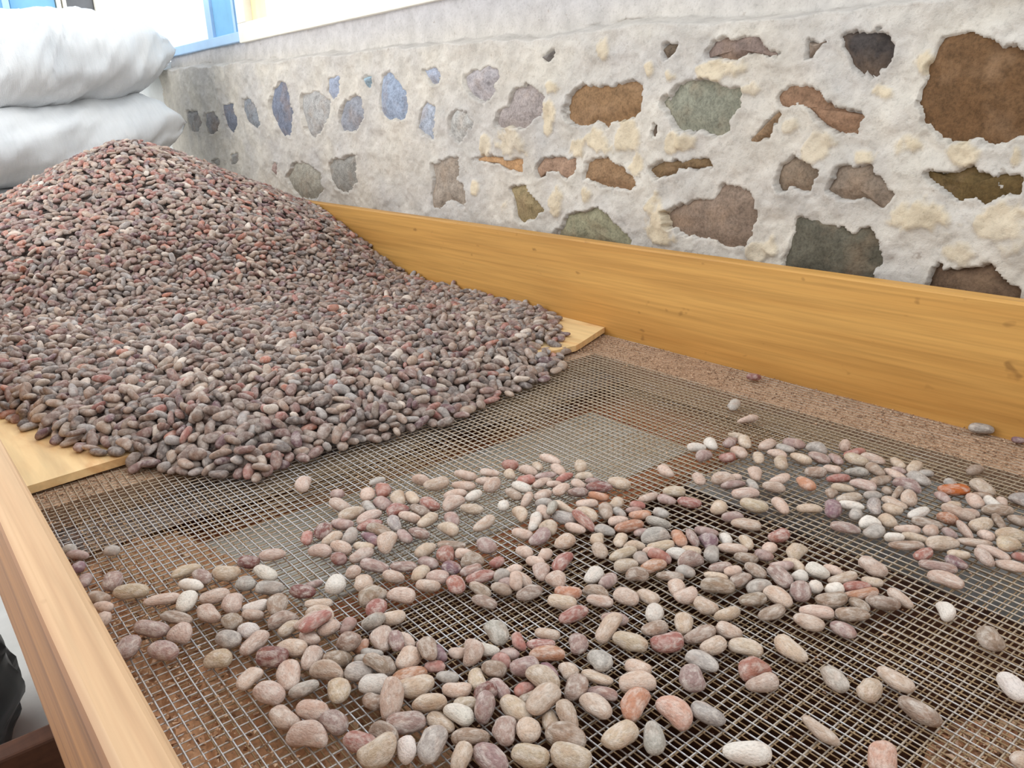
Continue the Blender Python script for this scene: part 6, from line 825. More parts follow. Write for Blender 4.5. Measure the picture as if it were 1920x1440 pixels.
758,1600,50,6,2,-16,146,1601,47,17,17,2,603,1601,61,0,2,14,473,1601,65,13,0,-8,190,1602,43,-14,3,-2,892,1603,37,-5,0,-17,71,1603,49,16,3,5,685,1603,63,-4,3,-2,665,1603,53,9,3,1,573,1603,56,-10,-3,16,410,1603,54,4,-2,-4,750,1603,43,3,2,4,
649,1604,59,2,3,-4,829,1604,36,2,0,3,157,1604,53,-9,0,13,517,1604,55,-4,4,7,350,1604,50,-2,-1,14,495,1605,58,-18,-7,12,62,1605,41,0,3,1,692,1605,54,12,-2,-2,267,1606,48,1,-5,16,178,1606,49,17,-10,-3,797,1606,40,8,7,10,392,1607,60,5,-1,-2,
788,1607,44,9,7,-11,332,1607,48,5,4,12,453,1607,60,-2,-3,-2,80,1607,41,-10,0,-1,229,1607,50,-17,5,-16,89,1607,48,6,-5,-4,156,1607,42,-8,1,3,965,1607,18,3,0,5,216,1607,44,-7,2,3,58,1608,51,17,5,0,135,1608,43,8,4,-7,736,1608,45,10,3,13,
544,1608,62,8,2,6,292,1609,48,6,1,3,709,1609,52,10,0,-6,531,1609,56,8,6,5,315,1609,50,6,4,-6,915,1609,22,2,-1,5,391,1609,52,12,0,-7,122,1609,44,9,-1,1,378,1610,54,5,2,-3,770,1610,46,-17,-6,2,722,1610,49,11,4,6,618,1610,59,12,4,6,
558,1610,60,-17,-5,8,633,1610,57,5,3,5,681,1610,52,-18,-5,-3,841,1610,42,-10,-5,-3,311,1610,60,3,9,-6,811,1611,39,13,2,2,860,1611,34,-2,8,2,434,1611,55,-8,2,2,109,1611,51,7,0,-2,875,1611,38,17,5,-2,485,1611,56,18,2,-3,846,1611,32,14,2,6,
416,1611,59,5,-7,-17,890,1611,43,-10,9,-14,584,1611,60,-15,-3,11,166,1611,46,14,-14,5,702,1612,60,-13,-1,5,106,1612,42,-7,-2,11,602,1613,59,11,7,0,907,1613,31,17,-7,-1,938,1613,28,-9,-8,1,749,1613,50,11,-2,1,243,1613,49,-2,7,1,889,1614,29,-1,-3,2,
282,1614,52,9,-4,-8,438,1615,63,1,1,1,659,1615,59,-2,2,17,868,1615,30,17,3,-1,351,1615,59,-14,3,14,480,1616,63,-13,3,7,510,1616,61,14,0,6,925,1616,27,12,-6,-2,686,1616,62,-6,-3,8,570,1616,67,7,-3,7,497,1616,69,1,-1,-4,523,1616,61,10,1,-7,
252,1617,46,-6,6,3,498,1617,57,-10,-5,7,735,1617,56,-16,1,2,671,1617,59,-9,0,11,453,1618,58,-8,-6,4,60,1618,44,-7,1,-11,466,1619,61,-15,0,4,199,1619,44,-13,4,-2,334,1619,53,-7,1,-3,864,1619,44,13,-1,6,645,1619,63,-16,2,-5,826,1619,42,-15,0,2,
810,1620,48,3,-3,1,543,1620,64,4,-2,-8,922,1620,36,6,-5,-17,474,1620,69,16,-2,-5,98,1621,51,1,1,4,629,1621,75,-16,-5,-1,404,1621,58,-17,-2,7,153,1621,46,-14,6,-4,193,1621,52,16,-2,-6,892,1622,35,-8,4,-3,967,1622,23,7,1,0,208,1622,52,-11,-1,16,
91,1622,42,3,1,0,631,1622,64,12,0,2,270,1622,47,2,1,2,305,1622,51,-3,-1,-1,74,1622,46,-6,6,6,180,1623,42,-3,4,2,593,1623,64,15,6,-5,170,1623,53,-3,-2,-9,798,1623,45,-18,-4,-7,165,1623,43,-10,4,-14,783,1623,48,9,3,6,135,1624,42,-3,2,-1,
359,1624,62,-12,2,7,703,1624,56,17,4,-1,421,1624,68,-11,-5,2,858,1624,37,-5,1,5,314,1624,59,-2,-2,0,393,1625,56,17,-1,-3,904,1625,30,2,4,-11,228,1625,51,-7,-3,0,381,1625,57,-9,3,2,950,1625,25,3,-3,-1,570,1625,61,-17,-3,1,842,1625,41,1,2,5,
363,1626,56,10,2,-5,417,1626,60,-11,-6,2,772,1626,55,17,-1,1,916,1626,24,-14,-5,-2,758,1626,53,-9,0,-8,435,1626,62,-3,-1,3,450,1626,68,-1,-3,-10,112,1626,44,-9,1,-3,612,1626,67,-4,-3,8,255,1627,52,13,-15,-9,338,1627,58,-17,2,-3,585,1627,71,3,11,4,
239,1627,45,-2,6,-2,934,1628,25,-14,-4,-13,241,1628,54,17,1,-1,689,1628,60,-16,-6,1,428,1629,74,-8,-4,-10,744,1629,58,-12,-3,15,286,1630,54,-18,4,6,179,1630,50,-11,10,-16,675,1631,65,15,0,3,297,1631,61,-15,0,15,328,1631,60,-16,5,-13,520,1631,69,15,2,13,
860,1631,45,13,-1,-14,814,1632,46,4,0,6,509,1632,66,13,-2,-7,554,1632,66,-7,4,6,268,1632,54,-11,3,2,806,1633,55,16,3,-7,754,1633,61,-12,2,-7,211,1633,48,-10,-4,-13,784,1633,57,13,-4,0,832,1633,46,-18,3,1,647,1633,75,-1,-9,4,147,1633,46,9,-5,-4,
920,1633,34,0,-12,3,729,1633,61,10,1,16,874,1633,39,3,2,2,574,1633,79,2,3,4,712,1634,62,-13,2,-5,123,1634,42,1,-2,-4,616,1634,74,12,-5,-1,574,1635,70,1,2,-10,948,1635,24,5,1,9,538,1635,68,11,5,-9,907,1635,34,8,1,16,63,1635,45,11,-9,4,
223,1635,47,-9,-6,-1,493,1635,65,9,4,-1,311,1636,55,-3,-3,7,56,1636,41,13,-4,10,450,1636,64,17,7,-2,192,1636,43,0,1,1,697,1636,69,15,-2,9,164,1636,44,-8,0,-10,633,1636,71,-10,0,-15,393,1637,61,-7,3,2,464,1637,67,-6,-4,-7,445,1637,72,-2,4,10,
938,1637,32,-11,6,18,890,1637,34,0,1,6,375,1637,63,-8,0,-1,848,1638,42,-1,-4,8,135,1638,52,16,6,15,254,1638,45,5,0,6,968,1638,24,0,-3,2,276,1638,55,-11,15,-16,104,1638,50,-18,2,12,663,1638,69,-12,-7,-3,74,1638,42,-14,5,-3,930,1639,38,15,2,16,
798,1640,54,16,-1,4,92,1640,46,18,5,3,185,1640,50,-16,2,6,647,1640,68,8,5,6,558,1640,71,-2,2,-6,316,1641,64,7,-4,0,725,1641,68,-7,9,3,411,1641,66,-3,2,16,598,1641,72,-6,1,-1,819,1641,59,14,3,3,237,1641,47,15,-1,-6,151,1642,52,-10,-1,7,
685,1642,74,11,3,-1,518,1642,78,11,2,-6,70,1642,50,-4,4,-14,762,1642,60,-14,0,13,480,1642,70,-18,-3,-2,589,1643,82,18,10,-4,828,1644,52,17,-2,-2,219,1644,44,3,0,-11,906,1644,41,-17,7,8,969,1644,34,12,0,2,888,1644,41,-16,5,-9,875,1645,46,-4,6,-6,
177,1645,42,9,-2,2,333,1646,61,-9,-4,9,359,1646,64,-16,-3,-8,510,1646,73,10,0,7,113,1646,52,16,8,-9,778,1646,60,8,0,1,949,1646,29,3,2,7,123,1646,45,3,5,-1,529,1647,74,-13,1,6,139,1647,43,2,3,-4,211,1647,50,11,-10,3,810,1648,54,-10,-3,-2,
347,1648,63,-10,-4,3,978,1649,27,-16,2,16,633,1649,86,-4,-6,-6,397,1649,73,11,7,-11,449,1649,71,2,-2,-7,226,1649,51,-9,2,7,899,1649,44,15,8,-14,568,1649,76,-5,-6,6,196,1649,45,-4,1,0,464,1649,73,-12,-1,-7,796,1649,60,-16,3,0,631,1650,77,15,-3,4,
293,1650,57,-5,2,6,273,1650,50,8,3,4,617,1650,74,8,1,12,489,1650,75,-14,-3,-5,158,1650,46,-8,-2,-11,94,1650,40,4,1,1,435,1650,68,12,2,5,262,1650,53,-15,6,10,416,1650,72,-8,8,-1,691,1650,68,8,2,11,879,1650,55,-3,0,-5,646,1651,76,10,2,-7,
715,1651,66,17,9,16,80,1651,44,-18,-1,-4,374,1651,71,14,0,3,595,1651,80,-7,3,9,282,1652,65,18,4,-2,864,1652,46,9,-1,-15,732,1652,67,-7,-2,15,703,1652,75,-8,-5,2,795,1652,67,4,2,0,542,1652,76,-4,-4,0,474,1652,78,-16,4,1,254,1652,57,-17,-1,-16,
845,1652,48,-5,-3,6,388,1653,66,10,6,9,679,1653,71,8,0,5,577,1653,81,-8,-5,-4,248,1653,49,-6,-6,1,962,1654,27,-6,-1,2,229,1654,46,4,7,4,67,1654,51,-3,2,4,916,1654,37,8,5,0,68,1654,41,10,1,4,836,1655,60,8,3,6,928,1655,33,-16,-3,2,
662,1655,74,6,3,8,645,1655,89,3,-1,12,752,1655,66,0,2,6,313,1655,58,10,4,-1,174,1656,54,-17,-7,-9,330,1656,68,-1,2,-5,749,1656,77,-13,-3,15,164,1656,51,10,-9,0,107,1657,46,-2,-1,-9,509,1657,83,7,3,6,446,1657,76,4,-4,9,888,1658,53,-9,-8,11,
737,1658,75,-9,-4,-6,822,1658,64,6,-1,11,676,1658,80,11,-3,5,499,1659,77,-3,-5,5,608,1659,79,11,5,0,433,1659,74,9,1,-9,930,1659,43,-17,-3,1,852,1659,56,-13,1,-11,125,1659,50,10,-3,-15,522,1660,89,-12,-8,0,619,1660,89,14,3,-14,315,1660,71,15,7,-2,
522,1660,77,3,2,-4,575,1660,90,-10,-1,-5,275,1661,57,13,-3,-2,208,1661,47,2,5,0,560,1661,81,5,3,8,463,1662,79,9,-2,-6,305,1662,61,3,4,2,336,1662,76,-5,3,16,834,1662,55,8,-1,2,143,1662,48,12,3,4,239,1663,48,14,6,1,879,1663,50,14,8,-12,
299,1663,72,-15,1,-3,405,1663,72,13,7,6,780,1663,65,13,2,-1,817,1663,59,10,4,5,939,1663,38,-11,-2,4,385,1663,76,3,-4,-12,403,1664,82,-4,1,2,631,1664,83,11,-2,3,293,1664,63,-18,3,7,92,1664,47,13,8,11,963,1664,36,2,-9,-6,419,1664,75,7,-2,13,
361,1665,73,-10,-4,1,681,1665,88,-11,-1,-6,664,1665,83,12,-5,-5,789,1665,72,14,0,4,647,1665,83,10,2,1,589,1666,85,9,4,14,893,1666,47,-10,-6,-5,112,1666,49,-1,-4,1,234,1666,57,12,4,-13,253,1666,50,-10,-1,6,860,1667,51,-17,-5,-7,723,1667,74,13,-1,12,
621,1667,81,16,4,5,605,1667,91,4,0,8,342,1667,71,-6,0,9,228,1668,48,10,4,3,540,1668,83,12,4,2,187,1668,46,15,-3,-3,950,1668,33,15,2,5,741,1668,71,-4,-1,6,913,1668,42,9,4,0,520,1668,83,2,3,17,710,1668,73,10,2,2,76,1668,51,-16,1,-6,
155,1669,43,12,-1,-4,507,1669,86,1,8,-4,282,1669,59,18,-3,3,480,1669,78,-16,-3,3,369,1669,82,17,3,9,319,1670,67,-3,0,1,804,1670,66,-16,-1,-3,182,1670,54,-2,5,0,773,1671,69,12,4,7,451,1671,83,4,6,9,78,1671,42,2,2,-1,904,1671,49,17,1,4,
140,1671,43,10,1,3,492,1671,82,13,7,0,888,1671,60,-9,1,-12,831,1672,64,-3,-3,-8,869,1672,59,-13,-5,8,756,1672,69,15,4,1,61,1672,45,-11,2,7,380,1672,74,9,4,8,101,1672,42,-4,1,0,695,1672,79,17,5,-1,270,1673,59,8,6,-4,560,1674,90,-1,1,-17,
584,1674,90,2,6,-3,914,1674,54,4,-6,0,125,1675,43,-18,-2,0,972,1675,32,-6,-3,-12,353,1675,83,-3,0,2,405,1675,84,9,-6,-8,217,1675,52,-16,4,2,163,1676,55,15,7,-10,542,1676,93,-16,4,4,938,1676,49,-16,-3,6,800,1676,75,-16,3,3,586,1676,101,1,-2,-1,
167,1676,47,-17,-4,11,873,1677,52,10,4,-2,845,1677,61,-4,-2,-17,205,1677,47,-11,3,3,418,1677,81,18,4,11,342,1678,75,-7,-1,-3,462,1678,81,15,6,7,426,1678,83,-16,-6,-9,469,1678,94,-2,3,9,260,1679,59,11,0,-17,812,1679,70,-17,-2,-12,328,1679,71,1,-1,1,
680,1679,84,2,3,8,632,1679,91,-15,-1,0,393,1679,79,-12,-6,7,440,1679,81,-8,-5,6,249,1679,57,9,0,14,360,1679,77,-6,-1,5,742,1680,77,-16,-9,4,768,1680,77,11,3,-9,615,1680,88,10,5,2,479,1680,87,7,2,0,570,1681,93,-1,0,-8,712,1681,82,4,0,-2,
957,1681,41,-9,5,14,122,1681,51,7,2,-5,752,1682,78,-13,-1,1,876,1682,62,-12,6,5,925,1682,45,-8,-6,-2,644,1682,86,1,3,4,298,1682,66,-11,-3,4,552,1682,103,-1,5,2,110,1682,43,-4,-4,2,154,1683,46,18,-4,-2,380,1683,87,11,12,-17,660,1683,87,-8,-7,2,
178,1683,50,4,-11,15,194,1683,48,17,-4,-2,784,1684,77,-10,-6,0,607,1684,92,11,6,-13,600,1684,95,13,5,-14,729,1684,79,-11,-3,2,822,1685,71,-2,-8,1,229,1685,55,-6,-3,-5,940,1685,43,-15,-2,2,895,1685,53,10,-2,-3,95,1685,51,-9,-4,3,283,1685,65,-4,-6,-3,
310,1685,71,-1,-4,10,79,1685,48,2,-7,11,112,1686,49,9,-2,4,448,1686,84,-7,-2,8,503,1686,91,-13,-3,1,972,1686,37,-5,-5,-5,570,1686,100,9,-1,-2,849,1686,60,-2,-2,6,135,1686,44,-4,2,-2,841,1687,69,-13,2,-1,650,1687,97,17,-2,-12,237,1687,65,15,6,5,
62,1688,42,-6,2,-2,343,1688,81,3,-1,-18,798,1688,83,-4,-3,16,897,1689,62,5,-5,3,440,1689,93,1,4,-4,723,1690,88,1,2,-3,706,1690,89,17,1,3,405,1690,91,-17,-3,-8,855,1691,66,-13,5,-3,866,1691,60,18,3,12,694,1691,89,-15,-5,-3,585,1691,102,-10,-8,2,
881,1691,60,-9,-8,13,527,1691,101,16,4,9,678,1692,91,10,6,11,540,1692,96,9,2,4,473,1692,87,0,-1,10,421,1692,88,5,0,-16,636,1692,96,-6,-5,-7,755,1692,93,-5,-1,3,664,1692,97,12,-1,1,557,1692,97,2,-3,17,257,1692,64,1,-6,12,596,1693,92,13,3,2,
154,1693,51,7,1,-16,397,1693,86,-4,-4,3,817,1693,83,-5,-1,3,765,1694,83,14,2,14,518,1694,95,5,0,8,737,1694,83,-15,-6,4,703,1694,97,7,1,-4,195,1695,51,4,-2,-2,212,1695,56,14,11,1,643,1695,103,-12,6,-17,911,1695,52,-17,-5,2,452,1696,89,-2,1,7,
168,1696,46,7,2,5,301,1696,73,-2,7,15,363,1696,83,11,8,0,808,1696,76,15,1,15,243,1696,59,-13,-3,6,122,1696,51,0,9,16,99,1696,44,6,-1,-4,755,1696,83,16,-3,5,799,1696,76,11,1,8,137,1697,45,-1,2,-1,317,1697,76,-11,-4,-4,620,1697,99,-8,-6,15,
778,1697,80,10,1,-5,959,1697,48,-3,11,9,287,1698,76,16,5,-16,945,1698,50,-10,-1,-15,583,1698,96,14,3,5,928,1698,49,-17,-1,-12,329,1698,80,-13,-1,6,496,1698,97,-7,6,2,380,1698,89,10,3,2,80,1698,45,10,2,8,825,1699,76,1,2,3,913,1699,64,-16,-6,2,
533,1700,108,-13,-3,-6,652,1700,105,-10,2,16,972,1700,41,-9,-1,-6,629,1700,107,14,-4,1,669,1701,105,-5,1,-6,183,1701,51,12,4,12,62,1701,45,-2,5,-1,719,1701,93,14,-1,-1,218,1701,54,-3,3,7,96,1701,50,-14,7,-3,149,1702,52,4,-6,-4,852,1702,68,2,-3,-5,
454,1702,98,-15,2,3,484,1703,97,9,4,-4,232,1703,63,16,2,-9,596,1703,101,7,-1,2,780,1703,92,-4,-3,10,256,1704,69,8,6,14,356,1704,89,8,5,-9,729,1705,102,-11,3,-7,275,1705,71,-10,-6,9,795,1706,85,13,5,-4,866,1706,70,-10,-5,-15,343,1706,87,13,1,-4,
692,1706,99,-12,-3,0,375,1706,97,9,5,9,543,1706,104,-15,1,-4,737,1707,92,-10,0,-2,827,1707,89,11,5,-3,515,1708,102,3,6,0,467,1708,95,-17,-2,2,110,1709,45,-7,-2,-10,226,1709,69,17,-1,2,436,1709,93,14,3,-6,393,1709,92,-9,-7,4,196,1709,55,-8,-1,-18,
474,1709,101,7,-6,9,311,1709,82,7,-2,-4,413,1709,92,16,3,4,875,1710,66,-11,-4,-1,167,1710,52,-7,-3,-5,570,1710,107,-13,-7,-5,660,1711,101,2,-1,-17,324,1711,87,11,-1,-5,767,1711,88,10,5,13,299,1711,76,12,6,5,615,1711,103,-3,0,1,791,1711,93,-11,4,9,
121,1712,50,-5,-3,15,559,1712,105,15,6,2,602,1712,114,-5,13,18,892,1712,64,-5,0,5,753,1712,90,11,4,10,677,1712,101,11,4,-3,153,1712,52,-1,-6,-8,921,1713,55,8,-1,7,80,1713,43,-2,-3,-7,709,1713,98,9,-1,9,140,1713,48,1,-2,5,222,1714,61,-12,-5,7,
209,1714,57,17,1,-5,846,1714,74,-5,-3,4,506,1714,103,5,3,-17,296,1714,86,3,4,5,961,1714,47,14,1,-16,376,1714,93,6,4,5,352,1715,96,12,-4,14,669,1715,108,17,-3,8,501,1715,112,-17,3,4,810,1715,82,13,3,4,425,1715,97,13,5,-5,912,1715,61,-3,1,1,
655,1715,111,-9,5,2,946,1716,47,-5,-4,-1,593,1716,107,13,7,16,84,1716,52,-9,-1,-9,629,1716,113,3,-6,3,182,1716,57,12,5,15,833,1717,82,17,-2,-4,248,1717,74,-9,-8,-1,338,1717,92,17,0,-4,240,1717,68,-11,-6,-10,288,1717,78,16,7,8,272,1718,73,-1,4,10,
92,1718,43,-9,0,2,875,1718,77,11,3,-4,258,1719,78,14,-5,9,451,1719,100,3,-1,8,973,1719,48,-13,-3,-2,482,1720,103,-1,-3,-1,744,1720,98,12,10,-14,755,1720,102,11,5,-6,685,1720,110,-11,0,-2,611,1720,113,-9,-2,0,393,1720,99,-2,-4,-9,728,1720,100,2,-2,-5,
60,1720,43,-17,4,0,973,1721,39,-17,-5,-3,708,1721,107,-18,1,-2,528,1722,109,-12,-1,7,881,1722,71,-16,1,10,174,1722,57,14,0,15,419,1722,104,4,5,-16,695,1722,104,-12,-3,0,828,1723,87,7,2,-4,315,1723,91,-13,3,16,859,1723,75,-7,-3,6,954,1723,55,3,0,13,
103,1723,46,-5,2,8,797,1723,101,5,5,1,771,1724,96,-4,4,-3,804,1724,92,-15,-4,1,517,1724,111,-10,1,13,814,1724,92,7,-12,2,196,1724,60,-12,-4,-1,557,1724,112,7,3,17,221,1724,71,-8,4,-7,926,1725,61,-2,3,7,363,1725,101,-13,4,4,152,1725,49,-9,2,2,
768,1725,109,-16,-2,-7,541,1725,111,-14,-2,-2,188,1725,69,-1,6,-7,280,1725,87,10,5,-14,719,1726,110,9,-5,9,847,1726,83,12,-2,-10,581,1726,112,-5,-6,6,891,1726,71,-17,-10,11,138,1726,53,-13,5,6,205,1726,65,-15,1,-4,904,1727,65,1,0,10,647,1727,113,10,-1,-6,
437,1727,104,-7,3,5,695,1727,119,9,1,5,77,1728,43,5,3,-1,120,1728,46,7,5,3,785,1728,93,1,3,7,865,1728,80,-11,0,-7,467,1728,105,-18,-4,2,231,1728,66,7,3,2,618,1728,118,6,-7,-4,324,1728,91,-8,0,13,491,1729,114,-16,-12,-1,453,1729,108,-7,2,5,
373,1729,98,9,6,4,350,1729,98,12,2,9,91,1729,51,-14,-1,7,959,1729,47,3,0,-5,162,1729,55,-11,-1,1,945,1730,55,8,-4,17,61,1730,55,18,3,7,251,1730,76,1,7,-10,416,1731,105,3,0,13,298,1731,86,-5,-1,9,737,1732,101,-4,-4,6,640,1732,117,5,3,-9,
268,1732,80,-12,-5,10,755,1732,100,13,8,2,774,1732,101,-5,3,-14,601,1733,122,3,7,-12,544,1733,118,-14,1,-3,828,1734,98,4,-5,10,479,1735,110,-17,-5,5,340,1735,97,8,1,0,57,1735,48,15,1,-1,876,1735,78,-7,-1,-4,907,1735,73,-10,3,-6,586,1736,121,-17,-1,15,
714,1736,111,-11,-11,-7,435,1736,110,-11,3,-1,175,1736,67,3,3,9,526,1737,115,1,4,8,656,1737,118,-10,-2,-7,571,1737,119,11,0,-2,391,1737,103,-10,-5,0,676,1737,115,5,2,15,360,1737,108,-7,-1,15,405,1738,109,-5,11,18,935,1738,60,3,-2,7,890,1738,84,3,-4,15,
417,1738,118,-16,-1,5,222,1738,71,-15,5,-9,627,1738,126,-9,-14,15,969,1739,49,-2,0,16,746,1739,106,-16,3,16,815,1739,95,-9,-5,4,424,1739,114,-11,3,3,75,1739,48,12,-5,4,325,1739,97,-1,-6,13,784,1739,102,-6,0,9,537,1739,126,0,1,2,831,1739,89,-9,-7,-2,
567,1740,127,0,1,1,462,1740,115,4,-1,-11,443,1740,115,-12,8,-4,890,1740,72,11,2,9,177,1740,59,8,3,6,93,1740,45,-10,0,1,309,1741,91,2,3,6,159,1741,62,9,-2,-1,212,1741,71,14,2,16,251,1742,82,0,11,7,148,1742,57,11,4,8,63,1742,42,-14,0,1,
237,1742,75,8,9,-11,98,1742,53,-15,3,-10,230,1743,80,-15,10,7,641,1743,123,-5,3,-3,704,1743,115,-17,-4,-1,601,1743,125,4,2,-15,485,1743,120,4,-3,2,272,1743,86,-15,-4,14,193,1744,65,15,0,-5,796,1744,100,-8,-5,4,617,1744,123,18,5,10,555,1744,119,-4,-2,8,
881,1744,86,10,1,-12,928,1744,65,5,-1,-4,796,1744,109,-2,-5,7,299,1744,97,9,0,-8,282,1745,87,-14,-3,5,134,1745,53,6,1,4,847,1746,88,13,1,1,115,1746,48,5,1,1,377,1746,105,9,3,-3,754,1746,113,5,-5,3,345,1746,105,16,-3,-13,359,1746,103,-9,-1,8,
709,1746,124,-8,-1,-2,447,1746,118,1,-6,-14,261,1747,89,-9,8,16,722,1747,113,-6,-6,3,382,1747,114,14,0,-3,768,1747,105,18,1,-3,829,1747,100,-3,-3,5,329,1748,102,-4,-4,-13,511,1748,121,-3,-3,-15,949,1748,60,-6,-6,-9,921,1749,71,1,2,-9,571,1749,124,-1,-1,15,
493,1750,126,-14,5,-3,528,1751,121,-9,-5,8,181,1751,69,9,6,6,368,1752,111,9,-3,3,553,1752,128,8,1,-6,653,1752,125,-5,-3,3,206,1752,69,17,2,-9,868,1752,87,-1,-2,2,973,1753,53,-17,-6,11,841,1753,96,15,5,-11,740,1753,112,1,-2,0,390,1753,110,-12,-1,7,
85,1753,52,8,1,3,731,1754,121,5,-2,-5,826,1754,96,-4,-6,6,605,1754,130,4,0,2,317,1754,96,-9,0,7,813,1754,106,18,1,12,312,1754,105,-17,-3,-5,906,1754,75,12,0,7,447,1754,128,-5,1,1,891,1755,80,8,1,2,333,1755,107,-10,5,-14,630,1756,126,-3,-4,4,
469,1756,118,-10,-3,9,476,1756,126,-10,-3,-8,242,1756,81,2,2,6,96,1756,46,-1,0,-1,421,1756,116,9,1,3,173,1757,65,0,0,14,287,1757,94,-12,-2,0,150,1757,59,-1,1,10,404,1757,113,-3,-1,9,296,1758,100,15,-2,-2,537,1758,133,12,4,-2,118,1758,52,6,-2,1,
800,1758,107,10,-1,4,784,1758,107,5,0,7,72,1758,46,-4,-2,11,227,1758,76,9,4,3,126,1758,57,11,0,4,397,1759,122,-17,-6,1,213,1759,79,11,-1,-5,351,1759,115,-4,-6,14,195,1759,71,4,6,0,543,1760,125,15,4,0,484,1760,130,16,-6,0,104,1760,53,10,-3,3,
691,1760,123,12,2,0,759,1760,109,12,2,5,709,1760,122,-12,-10,7,263,1761,89,-5,6,5,587,1761,130,-9,-2,-2,453,1761,121,-13,-5,11,376,1761,123,13,6,-1,231,1762,86,0,3,5,930,1762,70,9,-5,6,672,1762,139,4,-3,7,662,1762,129,-10,-4,13,439,1762,120,18,5,1,
856,1762,94,4,-2,-3,690,1762,132,9,2,10,56,1762,51,17,6,-9,652,1763,134,-3,7,-4,507,1763,129,13,0,10,570,1763,133,-10,-2,-8,360,1763,108,-16,-6,4,335,1764,113,-1,-8,-11,979,1764,54,-17,-5,-16,966,1764,61,7,0,-14,675,1764,128,-10,-4,4,523,1764,131,8,4,-6,
516,1765,136,14,-3,-13,618,1765,134,-15,0,6,720,1765,119,-6,-3,3,881,1765,88,1,-4,7,843,1766,111,-1,-5,15,555,1766,133,-8,0,0,248,1766,88,-10,6,0,294,1766,108,-6,-2,-2,804,1766,117,8,-1,13,421,1766,124,-3,0,-4,137,1766,63,0,-8,-5,387,1766,119,-16,-2,-1,
158,1767,67,11,-4,3,829,1767,101,-13,-4,-4,180,1767,77,12,6,4,215,1767,87,-14,3,5,628,1767,139,-5,-1,0,639,1768,133,6,5,-15,534,1768,142,16,1,9,825,1768,112,7,4,3,915,1768,75,-5,-5,6,372,1769,116,-9,-2,9,866,1769,102,-8,-9,-2,93,1769,49,-2,-1,0,
735,1769,121,-11,-5,6,772,1769,111,17,6,-2,402,1769,120,-8,-2,15,942,1769,68,-8,-8,-14,465,1770,131,-7,4,-17,956,1770,60,-1,-5,11,759,1770,118,-3,1,2,325,1770,110,8,0,13,312,1771,103,1,0,6,287,1771,101,6,0,3,356,1771,121,-9,-4,3,170,1771,68,-11,-1,-10,
494,1771,129,-11,-4,6,587,1771,137,-11,1,-7,601,1771,133,-9,-4,6,842,1772,104,-5,-5,6,348,1772,114,-14,-4,1,113,1772,59,-11,-8,8,70,1772,58,14,1,16,60,1772,45,5,1,6,272,1773,97,-16,0,-2,181,1773,70,-11,-2,8,475,1773,125,8,6,-4,801,1773,110,5,-1,13,
100,1773,60,-11,-1,12,331,1773,122,-9,2,-1,816,1773,107,15,6,7,682,1774,130,-15,-1,-17,703,1774,125,0,0,8,207,1775,77,17,6,-6,194,1775,75,16,-1,2,720,1775,136,0,-7,6,636,1775,142,-15,4,-5,228,1776,85,15,6,5,249,1776,96,-2,-3,3,873,1776,93,-1,-4,4,
424,1776,127,-2,1,12,125,1776,62,-6,-4,-11,444,1777,130,-3,1,-13,564,1777,141,8,-7,7,658,1777,135,-3,-2,-1,904,1777,88,-9,-3,-14,238,1777,88,12,1,17,954,1778,71,-5,0,6,891,1778,87,-9,-7,2,534,1778,132,-5,0,7,606,1778,141,-9,-1,1,143,1778,64,-6,-2,8,
925,1778,77,-11,-8,-2,551,1779,138,8,-1,-1,169,1779,77,-13,3,6,595,1779,146,11,5,6,713,1780,130,-8,-7,-13,285,1780,104,3,3,-6,742,1780,123,-11,-10,-5,781,1780,124,14,2,4,784,1780,114,-12,-5,-3,300,1780,111,17,13,4,86,1780,56,8,-1,15,801,1781,121,-2,-4,0,
65,1782,54,3,-10,10,338,1782,115,14,7,-15,618,1782,138,-5,0,6,108,1783,56,1,1,5,829,1783,118,7,4,-3,937,1783,75,-8,-2,11,321,1783,112,5,4,6,853,1784,109,-11,-8,6,693,1784,132,-3,1,5,201,1784,85,4,7,-6,836,1784,111,6,5,-11,363,1784,124,17,2,-5,
491,1785,139,10,-2,0,670,1785,137,-10,-1,1,751,1785,123,-11,-1,16,970,1785,65,3,-4,6,653,1785,142,-5,1,-2,158,1785,69,14,0,0,397,1785,130,11,1,16,766,1785,123,-2,-6,9,375,1785,125,13,1,6,59,1785,48,11,2,-16,258,1785,102,7,-8,-2,467,1786,133,18,6,-10,
907,1786,84,-10,-5,2,908,1786,94,-12,-1,4,460,1786,140,17,5,-3,388,1786,125,11,4,4,440,1786,133,-11,5,-4,729,1787,129,7,4,10,512,1787,137,-1,2,6,818,1787,113,5,-1,-18,537,1787,138,-1,-3,5,792,1788,116,-9,-3,0,481,1788,133,-3,-2,3,219,1788,88,1,10,3,
593,1788,142,9,3,9,411,1788,127,-16,-5,3,174,1789,84,-5,3,-2,443,1789,144,-9,-5,-12,453,1789,131,-7,0,5,875,1789,100,12,1,9,577,1789,140,-17,-4,7,113,1790,67,10,2,-9,181,1790,75,4,5,7,296,1790,113,2,5,12,623,1791,146,15,-6,4,922,1792,86,6,-4,-3,
267,1792,102,-15,3,-6,418,1792,138,16,6,-2,861,1792,106,1,0,6,201,1792,80,-4,0,12,69,1792,60,-7,2,6,950,1793,77,-15,0,-2,126,1793,68,10,5,-8,722,1793,143,17,8,6,77,1793,52,-13,-2,0,778,1794,132,6,2,-2,477,1794,142,13,-3,3,626,1794,152,-1,-6,-7,
657,1794,145,-1,-1,-14,423,1794,131,3,6,-3,681,1794,137,15,4,-7,695,1795,137,-1,3,10,612,1795,147,9,3,17,965,1795,79,0,-5,15,55,1795,53,16,-11,4,279,1795,105,-10,0,5,674,1795,144,-14,0,-16,514,1795,143,-4,0,-7,206,1796,89,-4,5,-3,435,1796,137,11,-4,-18,
